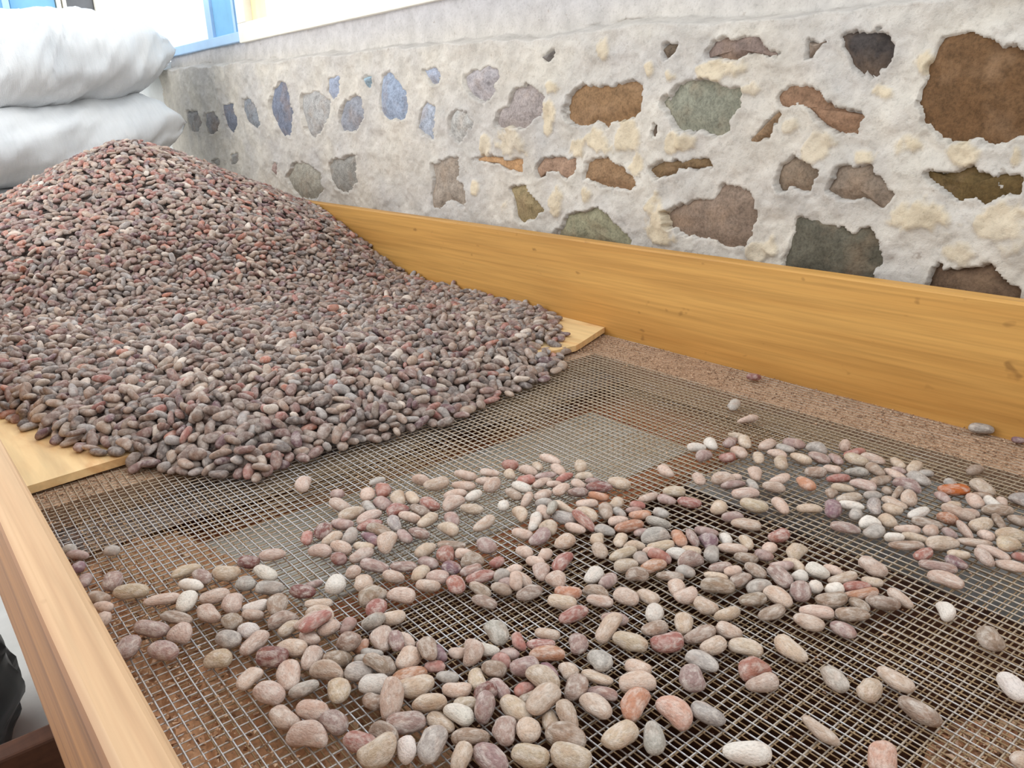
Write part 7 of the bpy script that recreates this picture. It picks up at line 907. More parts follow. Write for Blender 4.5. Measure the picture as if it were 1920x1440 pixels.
345,1796,123,-1,2,-2,551,1796,152,11,4,-6,315,1797,116,-16,-5,-11,483,1797,151,3,-9,2,230,1797,96,-11,-1,-12,254,1797,101,10,2,-14,555,1797,144,-16,-2,7,978,1797,70,-17,1,7,821,1798,118,3,-3,12,941,1798,86,14,0,7,301,1798,112,-2,1,11,465,1798,150,5,-5,-8,
111,1799,60,-6,0,1,176,1799,90,0,1,17,362,1799,130,1,-1,-3,93,1799,57,-12,3,-1,754,1799,131,-5,-5,2,530,1800,147,18,0,3,732,1800,132,-1,-4,8,914,1800,91,11,2,-3,705,1800,137,-8,-2,7,452,1800,139,5,2,0,242,1800,96,-10,-6,6,881,1800,109,5,-2,-1,
149,1801,72,-16,-5,0,890,1801,99,-17,-3,1,808,1801,120,11,-1,2,140,1802,67,17,3,3,573,1802,146,6,1,10,631,1803,159,-4,8,12,287,1803,113,-18,3,9,640,1803,150,-15,-6,-18,372,1803,135,0,-4,-2,736,1803,140,16,-3,6,694,1803,144,-11,2,3,839,1803,117,2,-6,12,
791,1803,122,8,-3,4,410,1803,134,-6,-2,-6,596,1804,149,1,0,1,327,1804,123,11,4,7,139,1804,77,-15,-1,7,188,1804,84,4,5,-2,77,1804,61,-9,3,-7,930,1804,85,-3,-5,1,968,1805,72,18,6,7,775,1805,127,-13,-7,0,686,1806,150,14,5,-6,905,1806,93,6,0,8,
168,1806,84,-14,-10,3,208,1806,94,7,2,-5,713,1806,141,-13,2,-10,117,1806,69,-7,6,-13,430,1807,140,-13,-9,-2,495,1807,145,-6,2,5,865,1807,109,10,0,-4,662,1807,147,14,0,4,306,1808,117,5,3,-9,351,1808,131,11,-2,-11,245,1808,104,17,-5,-1,790,1808,131,-11,5,-3,
724,1809,144,-6,7,-16,653,1809,151,14,4,-14,217,1809,105,-6,1,-7,542,1809,149,-16,-3,-1,340,1809,129,15,1,10,521,1809,151,9,1,1,613,1810,154,-7,1,-16,599,1810,156,13,-6,9,435,1810,151,-10,-5,-8,182,1810,87,8,-4,-14,273,1811,110,4,8,1,878,1811,116,1,-3,-1,
757,1811,134,-7,-6,14,675,1811,146,-8,-9,3,826,1813,130,3,0,-2,850,1813,116,-9,-5,-4,588,1813,156,-2,-8,-8,127,1814,65,-14,-1,2,829,1814,122,0,0,4,806,1814,125,-2,0,-4,306,1814,125,2,11,-8,125,1814,73,-1,0,4,560,1815,151,1,-1,9,937,1815,86,-4,-7,13,
899,1815,100,-3,-2,-1,172,1815,82,6,6,6,459,1815,146,-10,-3,6,73,1815,67,-8,8,0,373,1816,140,-2,9,-2,89,1816,67,12,0,-3,445,1816,144,-12,-8,14,878,1816,106,-16,-4,-8,499,1816,154,-17,3,9,508,1816,151,14,7,-1,481,1816,149,14,2,4,257,1816,104,13,4,-7,
629,1817,154,7,2,9,958,1817,80,-16,-4,11,83,1817,57,2,5,-4,469,1817,155,9,1,15,229,1817,100,4,2,2,900,1817,107,0,-3,-1,61,1817,53,-8,-1,2,326,1818,138,-2,1,6,798,1818,135,-2,1,15,189,1818,94,16,-5,7,645,1818,153,18,5,-14,204,1819,94,11,3,6,
736,1819,148,-15,-3,-1,153,1819,88,0,0,5,404,1820,143,17,1,15,388,1820,141,-7,-3,8,417,1820,143,-11,0,4,721,1820,145,-5,-5,12,576,1820,154,-9,-4,-1,765,1820,135,-4,-2,8,758,1820,145,-5,-3,2,286,1821,125,7,6,1,614,1821,161,10,-2,6,160,1821,81,14,3,0,
293,1821,118,6,6,4,355,1822,132,-5,5,4,915,1822,107,-3,-7,-3,328,1822,129,9,0,-2,702,1822,148,-17,-3,-5,253,1822,112,8,7,-12,77,1822,58,0,9,-4,893,1823,117,-6,-4,-8,536,1823,156,7,-1,-17,968,1823,82,-13,-3,-14,112,1824,63,-12,0,5,449,1824,155,-16,4,-6,
106,1824,71,-4,7,9,941,1824,88,-5,-4,6,915,1825,97,15,-1,4,601,1825,162,5,10,-8,559,1825,158,-5,3,6,741,1825,141,7,1,3,129,1825,76,-3,-6,18,145,1825,77,-13,-3,16,317,1826,124,13,4,-3,670,1826,156,-7,-5,-15,780,1826,133,-2,-3,5,426,1826,147,0,-3,-2,
551,1826,164,13,4,-3,210,1826,110,-9,0,1,839,1827,133,-15,-6,-12,927,1827,96,17,1,-8,527,1827,155,12,7,4,487,1827,158,-13,1,0,657,1827,156,-9,-5,8,226,1828,105,-2,4,-2,345,1828,134,-13,4,9,827,1828,128,12,1,7,307,1828,128,13,-3,-12,177,1828,88,1,3,8,
724,1829,146,-5,-4,-4,977,1829,79,-18,-7,5,515,1829,161,2,2,-18,589,1829,162,6,6,0,465,1829,157,9,-1,10,247,1829,109,7,6,-12,848,1829,125,-12,2,11,574,1829,163,-11,3,-6,285,1829,119,4,2,5,801,1829,132,-12,-1,7,892,1829,106,13,5,2,815,1830,128,-16,-6,-4,
135,1830,84,-14,3,8,782,1830,143,-6,-2,3,207,1830,102,9,-1,-3,907,1830,104,5,2,1,410,1830,149,-16,3,7,238,1830,114,-18,8,-4,860,1831,120,-1,3,-1,882,1831,112,-14,-2,-12,679,1831,155,-6,-1,7,271,1831,114,9,5,9,951,1831,87,1,-5,9,61,1832,58,-7,-1,1,
396,1832,148,10,2,5,953,1832,97,-18,-4,11,763,1832,143,-4,-7,3,383,1832,141,3,2,4,353,1832,140,-6,-3,-6,633,1833,165,14,2,4,364,1833,142,-10,-1,-13,77,1833,58,-6,-1,9,960,1833,94,-12,0,5,90,1834,62,-15,-3,-2,120,1834,69,-8,-4,5,156,1834,91,-1,3,6,
644,1835,164,11,-5,15,441,1835,148,-1,-3,5,899,1835,115,-2,-4,6,503,1835,157,3,3,8,745,1836,155,-11,-6,-2,453,1837,160,-1,6,12,942,1837,95,12,-3,-4,420,1838,154,-5,-3,3,185,1838,100,-17,-5,8,329,1839,134,3,0,4,517,1839,163,2,-11,3,852,1839,135,12,1,11,
224,1839,106,1,1,4,293,1839,128,9,-2,-6,547,1839,161,17,5,2,740,1839,148,6,1,3,700,1839,159,-3,-9,9,302,1840,136,-2,-5,5,926,1840,109,11,-1,9,581,1840,167,2,-1,5,620,1840,167,8,0,11,194,1841,97,-10,6,15,781,1841,138,-3,-2,4,807,1841,136,-14,4,8,
161,1841,86,1,3,4,259,1843,115,-16,-5,6,100,1843,66,-9,0,-4,757,1843,153,-12,-1,-9,897,1844,112,-6,-7,2,79,1844,61,0,-3,-1,729,1844,154,7,2,17,372,1844,141,14,2,-5,600,1845,168,-15,-5,-8,966,1845,87,9,2,8,210,1845,104,7,5,-5,918,1845,104,4,-3,6,
459,1845,158,-2,3,18,872,1845,121,-16,-2,-6,771,1845,150,16,8,9,199,1846,110,-3,3,7,677,1846,161,-8,-3,2,67,1846,56,1,-2,2,650,1846,169,-14,-1,-3,830,1846,133,4,8,0,495,1846,162,7,5,5,719,1846,157,4,5,-14,436,1846,155,-2,-2,4,242,1846,113,-11,-4,-7,
269,1846,120,-8,-6,-3,287,1847,136,4,7,15,129,1847,79,-6,2,8,477,1847,162,11,-3,3,386,1847,147,-6,0,9,819,1847,136,-17,-4,-12,860,1847,126,18,3,9,559,1847,176,18,4,5,525,1848,166,-3,2,8,319,1848,134,2,4,6,570,1848,167,6,5,10,344,1848,141,12,2,-5,
843,1849,130,10,0,-4,415,1849,152,17,6,0,783,1849,143,-6,-1,-8,281,1849,124,-17,-6,13,114,1849,77,14,1,12,953,1849,96,3,-3,-2,547,1849,170,-13,3,-4,658,1849,164,15,4,6,634,1850,172,-13,1,-2,799,1850,143,17,6,4,224,1850,113,-7,-7,6,764,1851,145,8,1,6,
370,1851,155,-13,-7,-13,247,1851,120,13,-1,8,619,1851,176,-14,5,-2,695,1852,161,7,0,10,148,1852,84,10,5,2,408,1852,161,15,0,0,535,1852,173,17,-3,6,358,1853,148,11,8,-12,126,1853,85,-5,3,-2,588,1853,176,11,4,1,91,1853,74,2,-5,0,399,1854,155,-15,-2,-1,
484,1854,169,4,-7,4,179,1854,96,16,3,-9,109,1854,72,-17,-3,-6,451,1854,166,17,0,4,170,1854,103,-11,0,4,885,1855,121,14,2,-5,877,1855,131,-16,-5,-5,197,1855,104,2,6,-16,905,1855,115,-12,-3,-4,731,1856,160,-3,2,7,469,1856,167,8,-1,0,608,1856,178,-17,3,5,
713,1856,160,8,5,-2,79,1857,66,16,12,-3,442,1857,161,-4,-3,2,559,1857,171,14,5,1,314,1857,139,2,7,-3,682,1858,167,-15,-7,-4,238,1858,121,11,-6,0,742,1858,154,-6,-6,7,850,1858,136,-14,6,-7,931,1858,102,8,-2,6,507,1859,170,-10,-1,9,165,1859,94,13,3,-8,
668,1859,170,11,-2,5,261,1859,123,-1,-1,-7,860,1859,135,-13,4,2,299,1860,134,11,2,-12,651,1860,174,-11,-1,-2,796,1860,142,9,2,7,182,1860,110,-5,1,4,944,1861,106,-10,-3,5]
# ------------------------------------------------------------------ helpers
RS = np.random.RandomState(11)
def lin(c):
    return tuple((v/255/12.92 if v/255 <= .04045 else ((v/255+.055)/1.055)**2.4) for v in c)
def tag(o, label=None, cat=None, group=None, kind=None):
    for k, v in (('label', label), ('category', cat), ('group', group), ('kind', kind)):
        if v: o[k] = v
    return o
def empty(name, loc=(0, 0, Z0)):
    o = bpy.data.objects.new(name, None); o.empty_display_size = .05; COL.objects.link(o); o.location = loc; return o
def mesh_np(name, V, F, smooth=True, cols=None):
    """V (n,3); F (m,k) array with one polygon size, or list"""
    me = bpy.data.meshes.new(name)
    V = np.asarray(V, np.float32)
    if isinstance(F, np.ndarray):
        m, k = F.shape
        me.vertices.add(len(V)); me.vertices.foreach_set('co', V.ravel())
        me.loops.add(m*k); me.loops.foreach_set('vertex_index', F.astype(np.int32).ravel())
        me.polygons.add(m); me.polygons.foreach_set('loop_start', np.arange(0, m*k, k, dtype=np.int32))
        me.polygons.foreach_set('loop_total', np.full(m, k, np.int32))
    else:
        me.from_pydata(V.tolist(), [], F)
    if cols is not None:
        a = me.attributes.new('Col', 'FLOAT_COLOR', 'POINT')
        c = np.ones((len(V), 4), np.float32); c[:, :3] = cols; a.data.foreach_set('color', c.ravel())
    me.update(calc_edges=True)
    me.polygons.foreach_set('use_smooth', np.full(len(me.polygons), smooth, bool))
    return me
def put(name, me, mat, parent=None, loc=None):
    o = bpy.data.objects.new(name, me); COL.objects.link(o)
    if mat and not me.materials: me.materials.append(mat)
    if parent: o.parent = parent
    elif loc is None: o.location = (0, 0, Z0)
    if loc is not None: o.location = loc
    return o
def boxes(bs, bev=0.0):
    """list of (x0,x1,y0,y1,z0,z1) -> mesh with optional chamfer by bmesh bevel"""
    import bmesh
    bm = bmesh.new()
    for x0, x1, y0, y1, z0, z1 in bs:
        v = [bm.verts.new(p) for p in ((x0,y0,z0),(x1,y0,z0),(x1,y1,z0),(x0,y1,z0),(x0,y0,z1),(x1,y0,z1),(x1,y1,z1),(x0,y1,z1))]
        for f in ((3,2,1,0),(4,5,6,7),(0,1,5,4),(1,2,6,5),(2,3,7,6),(3,0,4,7)): bm.faces.new([v[i] for i in f])
    if bev: bmesh.ops.bevel(bm, geom=bm.edges[:], offset=bev, segments=2, affect='EDGES', profile=.6)
    me = bpy.data.meshes.new('b'); bm.to_mesh(me); bm.free()
    return me
_L = RS.rand(256, 256)
def vnoise(x, y, seed=0):
    x = x + seed*17.31; y = y + seed*9.77
    xi = np.floor(x).astype(int); yi = np.floor(y).astype(int); fx = x-xi; fy = y-yi
    fx = fx*fx*(3-2*fx); fy = fy*fy*(3-2*fy)
    g = lambda a, b: _L[a % 256, b % 256]
    return (g(xi,yi)*(1-fx)+g(xi+1,yi)*fx)*(1-fy)+(g(xi,yi+1)*(1-fx)+g(xi+1,yi+1)*fx)*fy - .5
def fbm(x, y, n=4, seed=0, gain=.5):
    s = 0; a = 1.
    for i in range(n):
        s = s+a*vnoise(x*2**i, y*2**i, seed+i*3); a *= gain
    return s
def grid_faces(nu, nv, wrap=False):
    i = np.arange(nu-1)[:, None]; j = np.arange(nv if wrap else nv-1)[None, :]; j2 = (j+1) % nv
    return np.stack([i*nv+j, (i+1)*nv+j, (i+1)*nv+j2, i*nv+j2], -1).reshape(-1, 4)

# ------------------------------------------------------------------ materials
class NT:
    def __init__(s, name):
        s.m = bpy.data.materials.new(name); s.m.use_nodes = True; s.t = s.m.node_tree
        s.b = s.t.nodes['Principled BSDF']; s.co = s.t.nodes.new('ShaderNodeTexCoord')
    def n(s, t, **k):
        x = s.t.nodes.new(t)
        for a, v in k.items(): setattr(x, a, v)
        return x
    def l(s, a, b): s.t.links.new(a, b)
    def vec(s, scale=(1,1,1), src='Object', rot=(0,0,0)):
        mp = s.n('ShaderNodeMapping'); mp.inputs['Scale'].default_value = scale; mp.inputs['Rotation'].default_value = rot
        s.l(s.co.outputs[src], mp.inputs[0]); return mp.outputs[0]
    def noise(s, vec, scale, detail=4, rough=.55, dist=0):
        x = s.n('ShaderNodeTexNoise'); x.inputs['Scale'].default_value = scale; x.inputs['Detail'].default_value = detail
        x.inputs['Roughness'].default_value = rough; x.inputs['Distortion'].default_value = dist
        if vec is not None: s.l(vec, x.inputs['Vector'])
        return x.outputs['Fac']
    def ramp(s, fac, stops):
        r = s.n('ShaderNodeValToRGB'); e = r.color_ramp.elements
        while len(e) < len(stops): e.new(.5)
        for q, (p, c) in zip(e, stops): q.position = p; q.color = (*c, 1) if len(c) == 3 else c
        s.l(fac, r.inputs[0]); return r.outputs[0]
    def mix(s, fac, a, b, mode='MIX'):
        x = s.n('ShaderNodeMix', data_type='RGBA', blend_type=mode)
        for v, i in ((fac, 0), (a, 6), (b, 7)):
            if isinstance(v, (int, float)): x.inputs[i].default_value = v
            elif isinstance(v, tuple): x.inputs[i].default_value = (*v, 1) if len(v) == 3 else v
            else: s.l(v, x.inputs[i])
        return x.outputs[2]
    def bump(s, h, strength=.3, dist=.002):
        b = s.n('ShaderNodeBump'); b.inputs['Strength'].default_value = strength; b.inputs['Distance'].default_value = dist
        s.l(h, b.inputs['Height']); s.l(b.outputs[0], s.b.inputs['Normal'])
    def fin(s, col, rough=.7, spec=.3):
        if isinstance(col, tuple): s.b.inputs['Base Color'].default_value = (*col, 1)
        else: s.l(col, s.b.inputs['Base Color'])
        if isinstance(rough, (int, float)): s.b.inputs['Roughness'].default_value = rough
        else: s.l(rough, s.b.inputs['Roughness'])
        s.b.inputs['Specular IOR Level'].default_value = spec
        return s.m
G = lambda v: (v, v, v)
def wood(name, base, dark, scale=(14, 1.0, 14), contrast=(.35, .68), rough=.55, bump=.25, warp=1.5, fine=60, rot=(0,0,0)):
    t = NT(name); v = t.vec(scale, rot=rot)
    n1 = t.noise(v, 2.2, 5, .55, warp)
    n2 = t.noise(t.vec((fine, 1.4, fine), rot=rot), 3., 3, .6)
    n3 = t.noise(t.vec((2, .8, 2)), 1.5, 2)
    c = t.ramp(n1, [(contrast[0], lin(dark)), ((contrast[0]+contrast[1])/2, lin(tuple((a*.65+b*.35) for a, b in zip(base, dark)))), (contrast[1], lin(base))])
    c = t.mix(.55, c, t.ramp(n2, [(.3, G(.62)), (.62, G(1.0))]), 'MULTIPLY')
    c = t.mix(.5, c, t.ramp(n3, [(.3, G(.8)), (.7, G(1.1))]), 'MULTIPLY')
    sp = t.noise(t.vec((1, .6, 1)), 42, 2, .5)
    c = t.mix(t.ramp(sp, [(.70, G(0)), (.76, G(.5))]), c, lin((110, 75, 40)))
    t.bump(n2, bump, .001)
    return t.fin(c, rough, .25)
M_BOARD = wood('honey_pine', (214, 164, 92), (190, 138, 72), (9, .45, 9), (.30, .66), .45, .12, .6, 70)
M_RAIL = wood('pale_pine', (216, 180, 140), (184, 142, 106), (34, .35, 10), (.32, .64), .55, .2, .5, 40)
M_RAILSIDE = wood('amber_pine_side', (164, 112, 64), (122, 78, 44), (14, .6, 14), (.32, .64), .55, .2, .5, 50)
M_PLY = wood('plywood', (240, 208, 154), (222, 176, 122), (3.2, 2.2, 3), (.40, .58), .5, .08, 2.2, 20)
M_DARK = wood('dark_brown_wood', (104, 66, 46), (62, 38, 28), (3, 14, 14), (.3, .7), .6, .2, .6, 30)
M_RED = wood('reddish_brown_wood', (182, 108, 66), (140, 76, 44), (3, 14, 14), (.3, .7), .65, .2, .6, 30)
def simple(name, col, rough=.6, spec=.3, var=.15, scale=30, metal=0., bump=0.):
    t = NT(name); n = t.noise(t.vec(), scale, 4)
    c = t.mix(1., lin(col), t.ramp(n, [(.3, G(1-var)), (.7, G(1+var*.4))]), 'MULTIPLY')
    t.b.inputs['Metallic'].default_value = metal
    if bump: t.bump(n, bump, .002)
    return t.fin(c, rough, spec)
def dusty(name, a, b, c):
    t = NT(name); n = t.noise(t.vec(), 320, 3, .7); n2 = t.noise(t.vec(), 40, 3)
    k = t.ramp(n, [(.34, lin(a)), (.5, lin(b)), (.66, lin(c))])
    k = t.mix(.5, k, t.ramp(n2, [(.3, G(.7)), (.7, G(1.1))]), 'MULTIPLY')
    t.bump(n, .7, .003)
    return t.fin(k, .95, .1)
M_DUST = dusty('cocoa_dust', (138, 108, 86), (174, 142, 116), (196, 166, 140))
M_CHAFF = dusty('chaff_bed', (120, 78, 52), (186, 134, 94), (222, 172, 132))
def steel():
    t = NT('galvanised_wire')
    n = t.noise(t.vec(), 26, 3); n2 = t.noise(t.vec(), 420, 2)
    sx = t.n('ShaderNodeSeparateXYZ'); t.l(t.co.outputs['Object'], sx.inputs[0])
    # dust coats the right and near side of the sieve, bare metal stays on the left
    mr = t.n('ShaderNodeMapRange'); mr.inputs[1].default_value = .25; mr.inputs[2].default_value = .8; t.l(sx.outputs[0], mr.inputs[0])
    my = t.n('ShaderNodeMapRange'); my.inputs[1].default_value = .84; my.inputs[2].default_value = .93; t.l(sx.outputs[1], my.inputs[0])
    mm = t.n('ShaderNodeMath', operation='MAXIMUM'); t.l(mr.outputs[0], mm.inputs[0]); t.l(my.outputs[0], mm.inputs[1])
    ad = t.n('ShaderNodeMath', operation='ADD'); t.l(mm.outputs[0], ad.inputs[0])
    sb = t.n('ShaderNodeMath', operation='MULTIPLY_ADD'); t.l(n, sb.inputs[0]); sb.inputs[1].default_value = 1.5; sb.inputs[2].default_value = -.75
    aw = t.n('ShaderNodeAttribute', attribute_name='Col'); a2 = t.n('ShaderNodeMath', operation='ADD'); t.l(sb.outputs[0], a2.inputs[0]); t.l(aw.outputs['Fac'], a2.inputs[1])
    t.l(a2.outputs[0], ad.inputs[1]); ad.use_clamp = True
    c = t.mix(ad.outputs[0], lin((196, 196, 198)), lin((172, 154, 132)))
    c = t.mix(t.ramp(n2, [(.5, G(0)), (.66, G(.5))]), c, lin((140, 112, 84)))
    iv = t.n('ShaderNodeMapRange'); t.l(ad.outputs[0], iv.inputs[0]); iv.inputs[3].default_value = .55; iv.inputs[4].default_value = .0
    t.l(iv.outputs[0], t.b.inputs['Metallic'])
    return t.fin(c, .42, .4)
M_STEEL = steel()
M_WIRE2 = simple('dusty_wire', (186, 158, 124), .85, .15, .3, 200)
def bean_mat(name, attr):
    t = NT(name)
    if attr:
        a = t.n('ShaderNodeAttribute', attribute_name='Col'); base = a.outputs['Color']; v = t.vec(); s1, s2, s3 = 130, 420, 60
        dustamt = .38
    else:
        a = t.n('ShaderNodeObjectInfo'); base = a.outputs['Color']
        mp = t.n('ShaderNodeVectorMath', operation='ADD'); t.l(t.co.outputs['Object'], mp.inputs[0])
        rv = t.n('ShaderNodeMath', operation='MULTIPLY'); t.l(a.outputs['Random'], rv.inputs[0]); rv.inputs[1].default_value = 50
        t.l(rv.outputs[0], mp.inputs[1]); v = mp.outputs[0]; s1, s2, s3 = 3.2, 11, 1.4; dustamt = .55
    n1 = t.noise(v, s1, 4, .6, .4); n2 = t.noise(v, s2, 3, .65); n3 = t.noise(v, s3, 2)
    c = t.mix(t.ramp(n1, [(.42, G(0)), (.68, G(dustamt))]), base, lin((236, 226, 216)))
    c = t.mix(t.ramp(n3, [(.5, G(0)), (.72, G(.22))]), c, lin((186, 128, 92)))
    c = t.mix(.8, c, t.ramp(n2, [(.28, G(.60)), (.5, G(.95)), (.75, G(1.05))]), 'MULTIPLY')
    t.bump(n2, .35, .0012 if attr else .05)
    return t.fin(c, .62, .28)
M_BEAN = bean_mat('bean_skin', False)
M_HEAP = bean_mat('bean_skin_heap', True)
def mortar():
    t = NT('lime_mortar'); a = t.n('ShaderNodeAttribute', attribute_name='Col')
    n = t.noise(t.vec(), 160, 5, .7); n2 = t.noise(t.vec(), 26, 4, .6); n3 = t.noise(t.vec(), 70, 3, .6)
    c = t.mix(1., a.outputs['Color'], t.ramp(n2, [(.3, G(.84)), (.65, G(1.06))]), 'MULTIPLY')
    c = t.mix(.8, c, t.ramp(n, [(.28, G(.72)), (.48, G(1.0))]), 'MULTIPLY')
    c = t.mix(t.ramp(n3, [(.66, G(0)), (.76, G(.45))]), c, lin((128, 108, 88)))
    t.bump(n, .55, .004)
    return t.fin(c, .92, .15)
M_MORTAR = mortar()
def stone():
    t = NT('field_stone'); a = t.n('ShaderNodeObjectInfo')
    n = t.noise(t.vec(), 60, 6, .7); n2 = t.noise(t.vec(), 18, 3); n3 = t.noise(t.vec(), 240, 3, .7)
    c = t.mix(1., a.outputs['Color'], t.ramp(n, [(.3, G(.66)), (.5, G(.98)), (.72, G(1.3))]), 'MULTIPLY')
    c = t.mix(t.ramp(n2, [(.5, G(0)), (.75, G(.35))]), c, lin((170, 140, 112)))
    c = t.mix(.7, c, t.ramp(n3, [(.3, G(.7)), (.55, G(1.05))]), 'MULTIPLY')
    t.bump(n, .6, .006)
    return t.fin(c, .85, .2)
M_STONE = stone()
M_BLUE = simple('blue_paint', (128, 184, 222), .5, .35, .12, 14)
M_PALEBLUE = simple('lit_pale_blue_paint', (176, 208, 240), .5, .35, .1, 14)  # paler copy of the blue; light on the window rail put into its colour
M_CREAM = simple('cream_paint', (238, 234, 222), .5, .35, .08, 14)
M_YELLOW = simple('yellow_wood', (246, 226, 180), .5, .3, .1, 20)
M_PLASTER = simple('white_plaster', (226, 226, 224), .9, .15, .12, 12, bump=.2)
M_GREYP = simple('dark_grey_panel', (112, 112, 114), .6, .3, .15, 16)
M_FLOOR = simple('concrete', (212, 214, 212), .85, .2, .14, 7, bump=.2)
M_BLACK = simple('black_plastic', (24, 24, 26), .38, .5, .3, 9, bump=.3)
M_SHEET = simple('grey_sheet', (196, 194, 184), .6, .3, .2, 40)
M_TWINE = simple('blue_twine', (52, 150, 214), .6, .3, .1, 90)
def sackmat():
    t = NT('woven_sack'); v = t.vec()
    n = t.noise(t.vec((50, 6, 6), rot=(0, .4, 0)), 2.0, 4, .6); n2 = t.noise(v, 5, 3)
    w = t.n('ShaderNodeTexWave', wave_type='BANDS', bands_direction='X'); w.inputs['Scale'].default_value = 120; w.inputs['Distortion'].default_value = .6; t.l(v, w.inputs[0])
    c = t.ramp(n2, [(.3, lin((214, 217, 220))), (.7, lin((228, 229, 229)))])
    c = t.mix(.35, c, t.ramp(n, [(.3, G(.86)), (.65, G(1.02))]), 'MULTIPLY')
    m = t.n('ShaderNodeMath', operation='MULTIPLY_ADD'); t.l(w.outputs['Fac'], m.inputs[0]); m.inputs[1].default_value = .15; t.l(n, m.inputs[2])
    t.bump(m.outputs[0], .5, .006)
    return t.fin(c, .55, .3)
M_SACK = sackmat()
def glass():
    t = NT('window_glass'); tr = t.n('ShaderNodeBsdfTransparent'); gl = t.n('ShaderNodeBsdfGlossy'); gl.inputs['Roughness'].default_value = .02
    mx = t.n('ShaderNodeMixShader'); mx.inputs[0].default_value = .05
    t.l(tr.outputs[0], mx.inputs[1]); t.l(gl.outputs[0], mx.inputs[2])
    t.l(mx.outputs[0], t.t.nodes['Material Output'].inputs[0]); return t.m
M_GLASS = glass()

# ------------------------------------------------------------------ setting: floor and walls
fl = put('floor', boxes([(-5, 1.3, -3, 4.45, -.05, 0)]), M_FLOOR, loc=(0, 0, 0)); tag(fl, 'pale grey concrete floor under the sieve table', 'floor', kind='structure')
XW = 1.06
def ledge(y): return .469+.0265*y
def sill(y): return .594+.007*y
def point_in(poly, y, z):
    c = np.zeros(y.shape, bool); n = len(poly)
    for i in range(n):
        y0, z0 = poly[i]; y1, z1 = poly[(i+1) % n]
        if z0 == z1: continue
        k = ((z0 > z) != (z1 > z)) & (y < (y1-y0)*(z-z0)/(z1-z0)+y0); c ^= k
    return c
def sdf(poly, y, z):
    d = np.full(y.shape, 1e9); n = len(poly)
    for i in range(n):
        a = np.array(poly[i]); b = np.array(poly[(i+1) % n]); e = b-a
        t = np.clip(((y-a[0])*e[0]+(z-a[1])*e[1])/max(e@e, 1e-12), 0, 1)
        d = np.minimum(d, np.hypot(y-a[0]-t*e[0], z-a[1]-t*e[1]))
    return np.where(point_in(poly, y, z), -d, d)
def build_wall():
    ys = [.18]
    while ys[-1] < 3.5: ys.append(ys[-1]+.0022+.0016*max(0, ys[-1]-.3))
    ys = np.array(ys)
    zs = np.arange(.06, 1.0001, .0030/.42)            # parameter s: 0..1 face, then ledge
    s = np.concatenate([np.linspace(0, 1, 142), np.linspace(1, 2, 16)[1:], np.linspace(2, 3, 26)[1:]])
    Y, S = np.meshgrid(ys, s, indexing='ij')
    zl = ledge(Y); zt = sill(Y)+.02
    rnd = fbm(Y*14, S*0+3.3, 3, 40)*.012
    zf = .06+np.clip(S, 0, 1)*(zl+rnd-.06)
    t2 = np.clip(S-1, 0, 1); t3 = np.clip(S-2, 0, 1)
    X = XW+t2*.050+t3*.006
    Zc = zf+t2*.012+t3*(zt-zl-.012-rnd)
    face = S <= 1
    B = fbm(Y*26, Zc*26, 5, 1, .58)
    h = .0075*fbm(Y*9, Zc*9, 3, 7)+.007*B*np.where(S > 2, .35, 1.)
    lum = np.clip(.5+1.1*fbm(Y*11, Zc*11, 4, 21), 0, 1)[..., None]
    grey = np.array(lin((196, 191, 186))); white = np.array(lin((212, 205, 194))); cream = np.array(lin((216, 200, 172)))
    col = grey*(1-lum)+white*lum
    edge = fbm(Y*30, Zc*30, 4, 60, .6)
    for cy, cz, ry, rz in CREAM:
        q = np.hypot((Y-cy)/ry, (Zc-cz)/rz)+edge*1.0
        k = np.clip((1.02-q)*3.5, 0, 1)*face
        col = col*(1-k[..., None]*.85)+cream*k[..., None]*.85
        h += k*.004
    amp = np.clip(fbm(Y*5, Zc*5, 3, 33)*2.2-.15, 0, 1)[..., None]*.5
    col = col*(1-amp)+np.array(lin((208, 198, 184)))*amp
    lm = (np.clip(S-.97, 0, .03)/.03)[..., None]
    col = col*(1-.6*lm)+np.array(lin((198, 192, 186)))*.6*lm
    up = np.clip(S-2, 0, 1)[..., None]
    col = col*(1-up*.8)+np.array(lin((200, 200, 208)))*up*.8
    rough_edge = fbm(Y*70, Zc*70, 4, 90, .6)*.009+fbm(Y*24, Zc*24, 2, 95)*.006
    for c, poly in STONES:
        p = np.array(poly); lo = p.min(0)-.03; hi = p.max(0)+.03
        iy = np.where((ys > lo[0]) & (ys < hi[0]))[0]
        if not len(iy): continue
        a, b = iy[0], iy[-1]+1
        sub = np.s_[a:b, :]
        d = sdf(poly, Y[sub], Zc[sub])+rough_edge[sub]
        inside = np.clip((.0008-d)/.0030, 0, 1)*(S[sub] <= 1)
        lip = np.exp(-(np.clip(d, 0, 1)/.010)**2)*(d > 0)*.0025
        h[sub] = (h[sub]+lip)*(1-inside)+inside*(-.010)
    h = np.clip(h, -.012, .03)
    # outward: -x on the face, +z on the ledge
    V = np.stack([X-h*np.where(t2 > 0, np.where(t3 > 0, 1, 1-t2), 1), Y, Zc+h*np.where((t2 > 0) & (t3 == 0), t2, 0)], -1).reshape(-1, 3)
    F = grid_faces(len(ys), len(s))
    me = mesh_np('wall_right', V, F[:, ::-1], True, col.reshape(-1, 3))
    w = put('wall_right', me, M_MORTAR)
    tag(w, 'rubble stone wall set in pale lime mortar behind the long board', 'wall', kind='structure')
    return w
wall = build_wall()
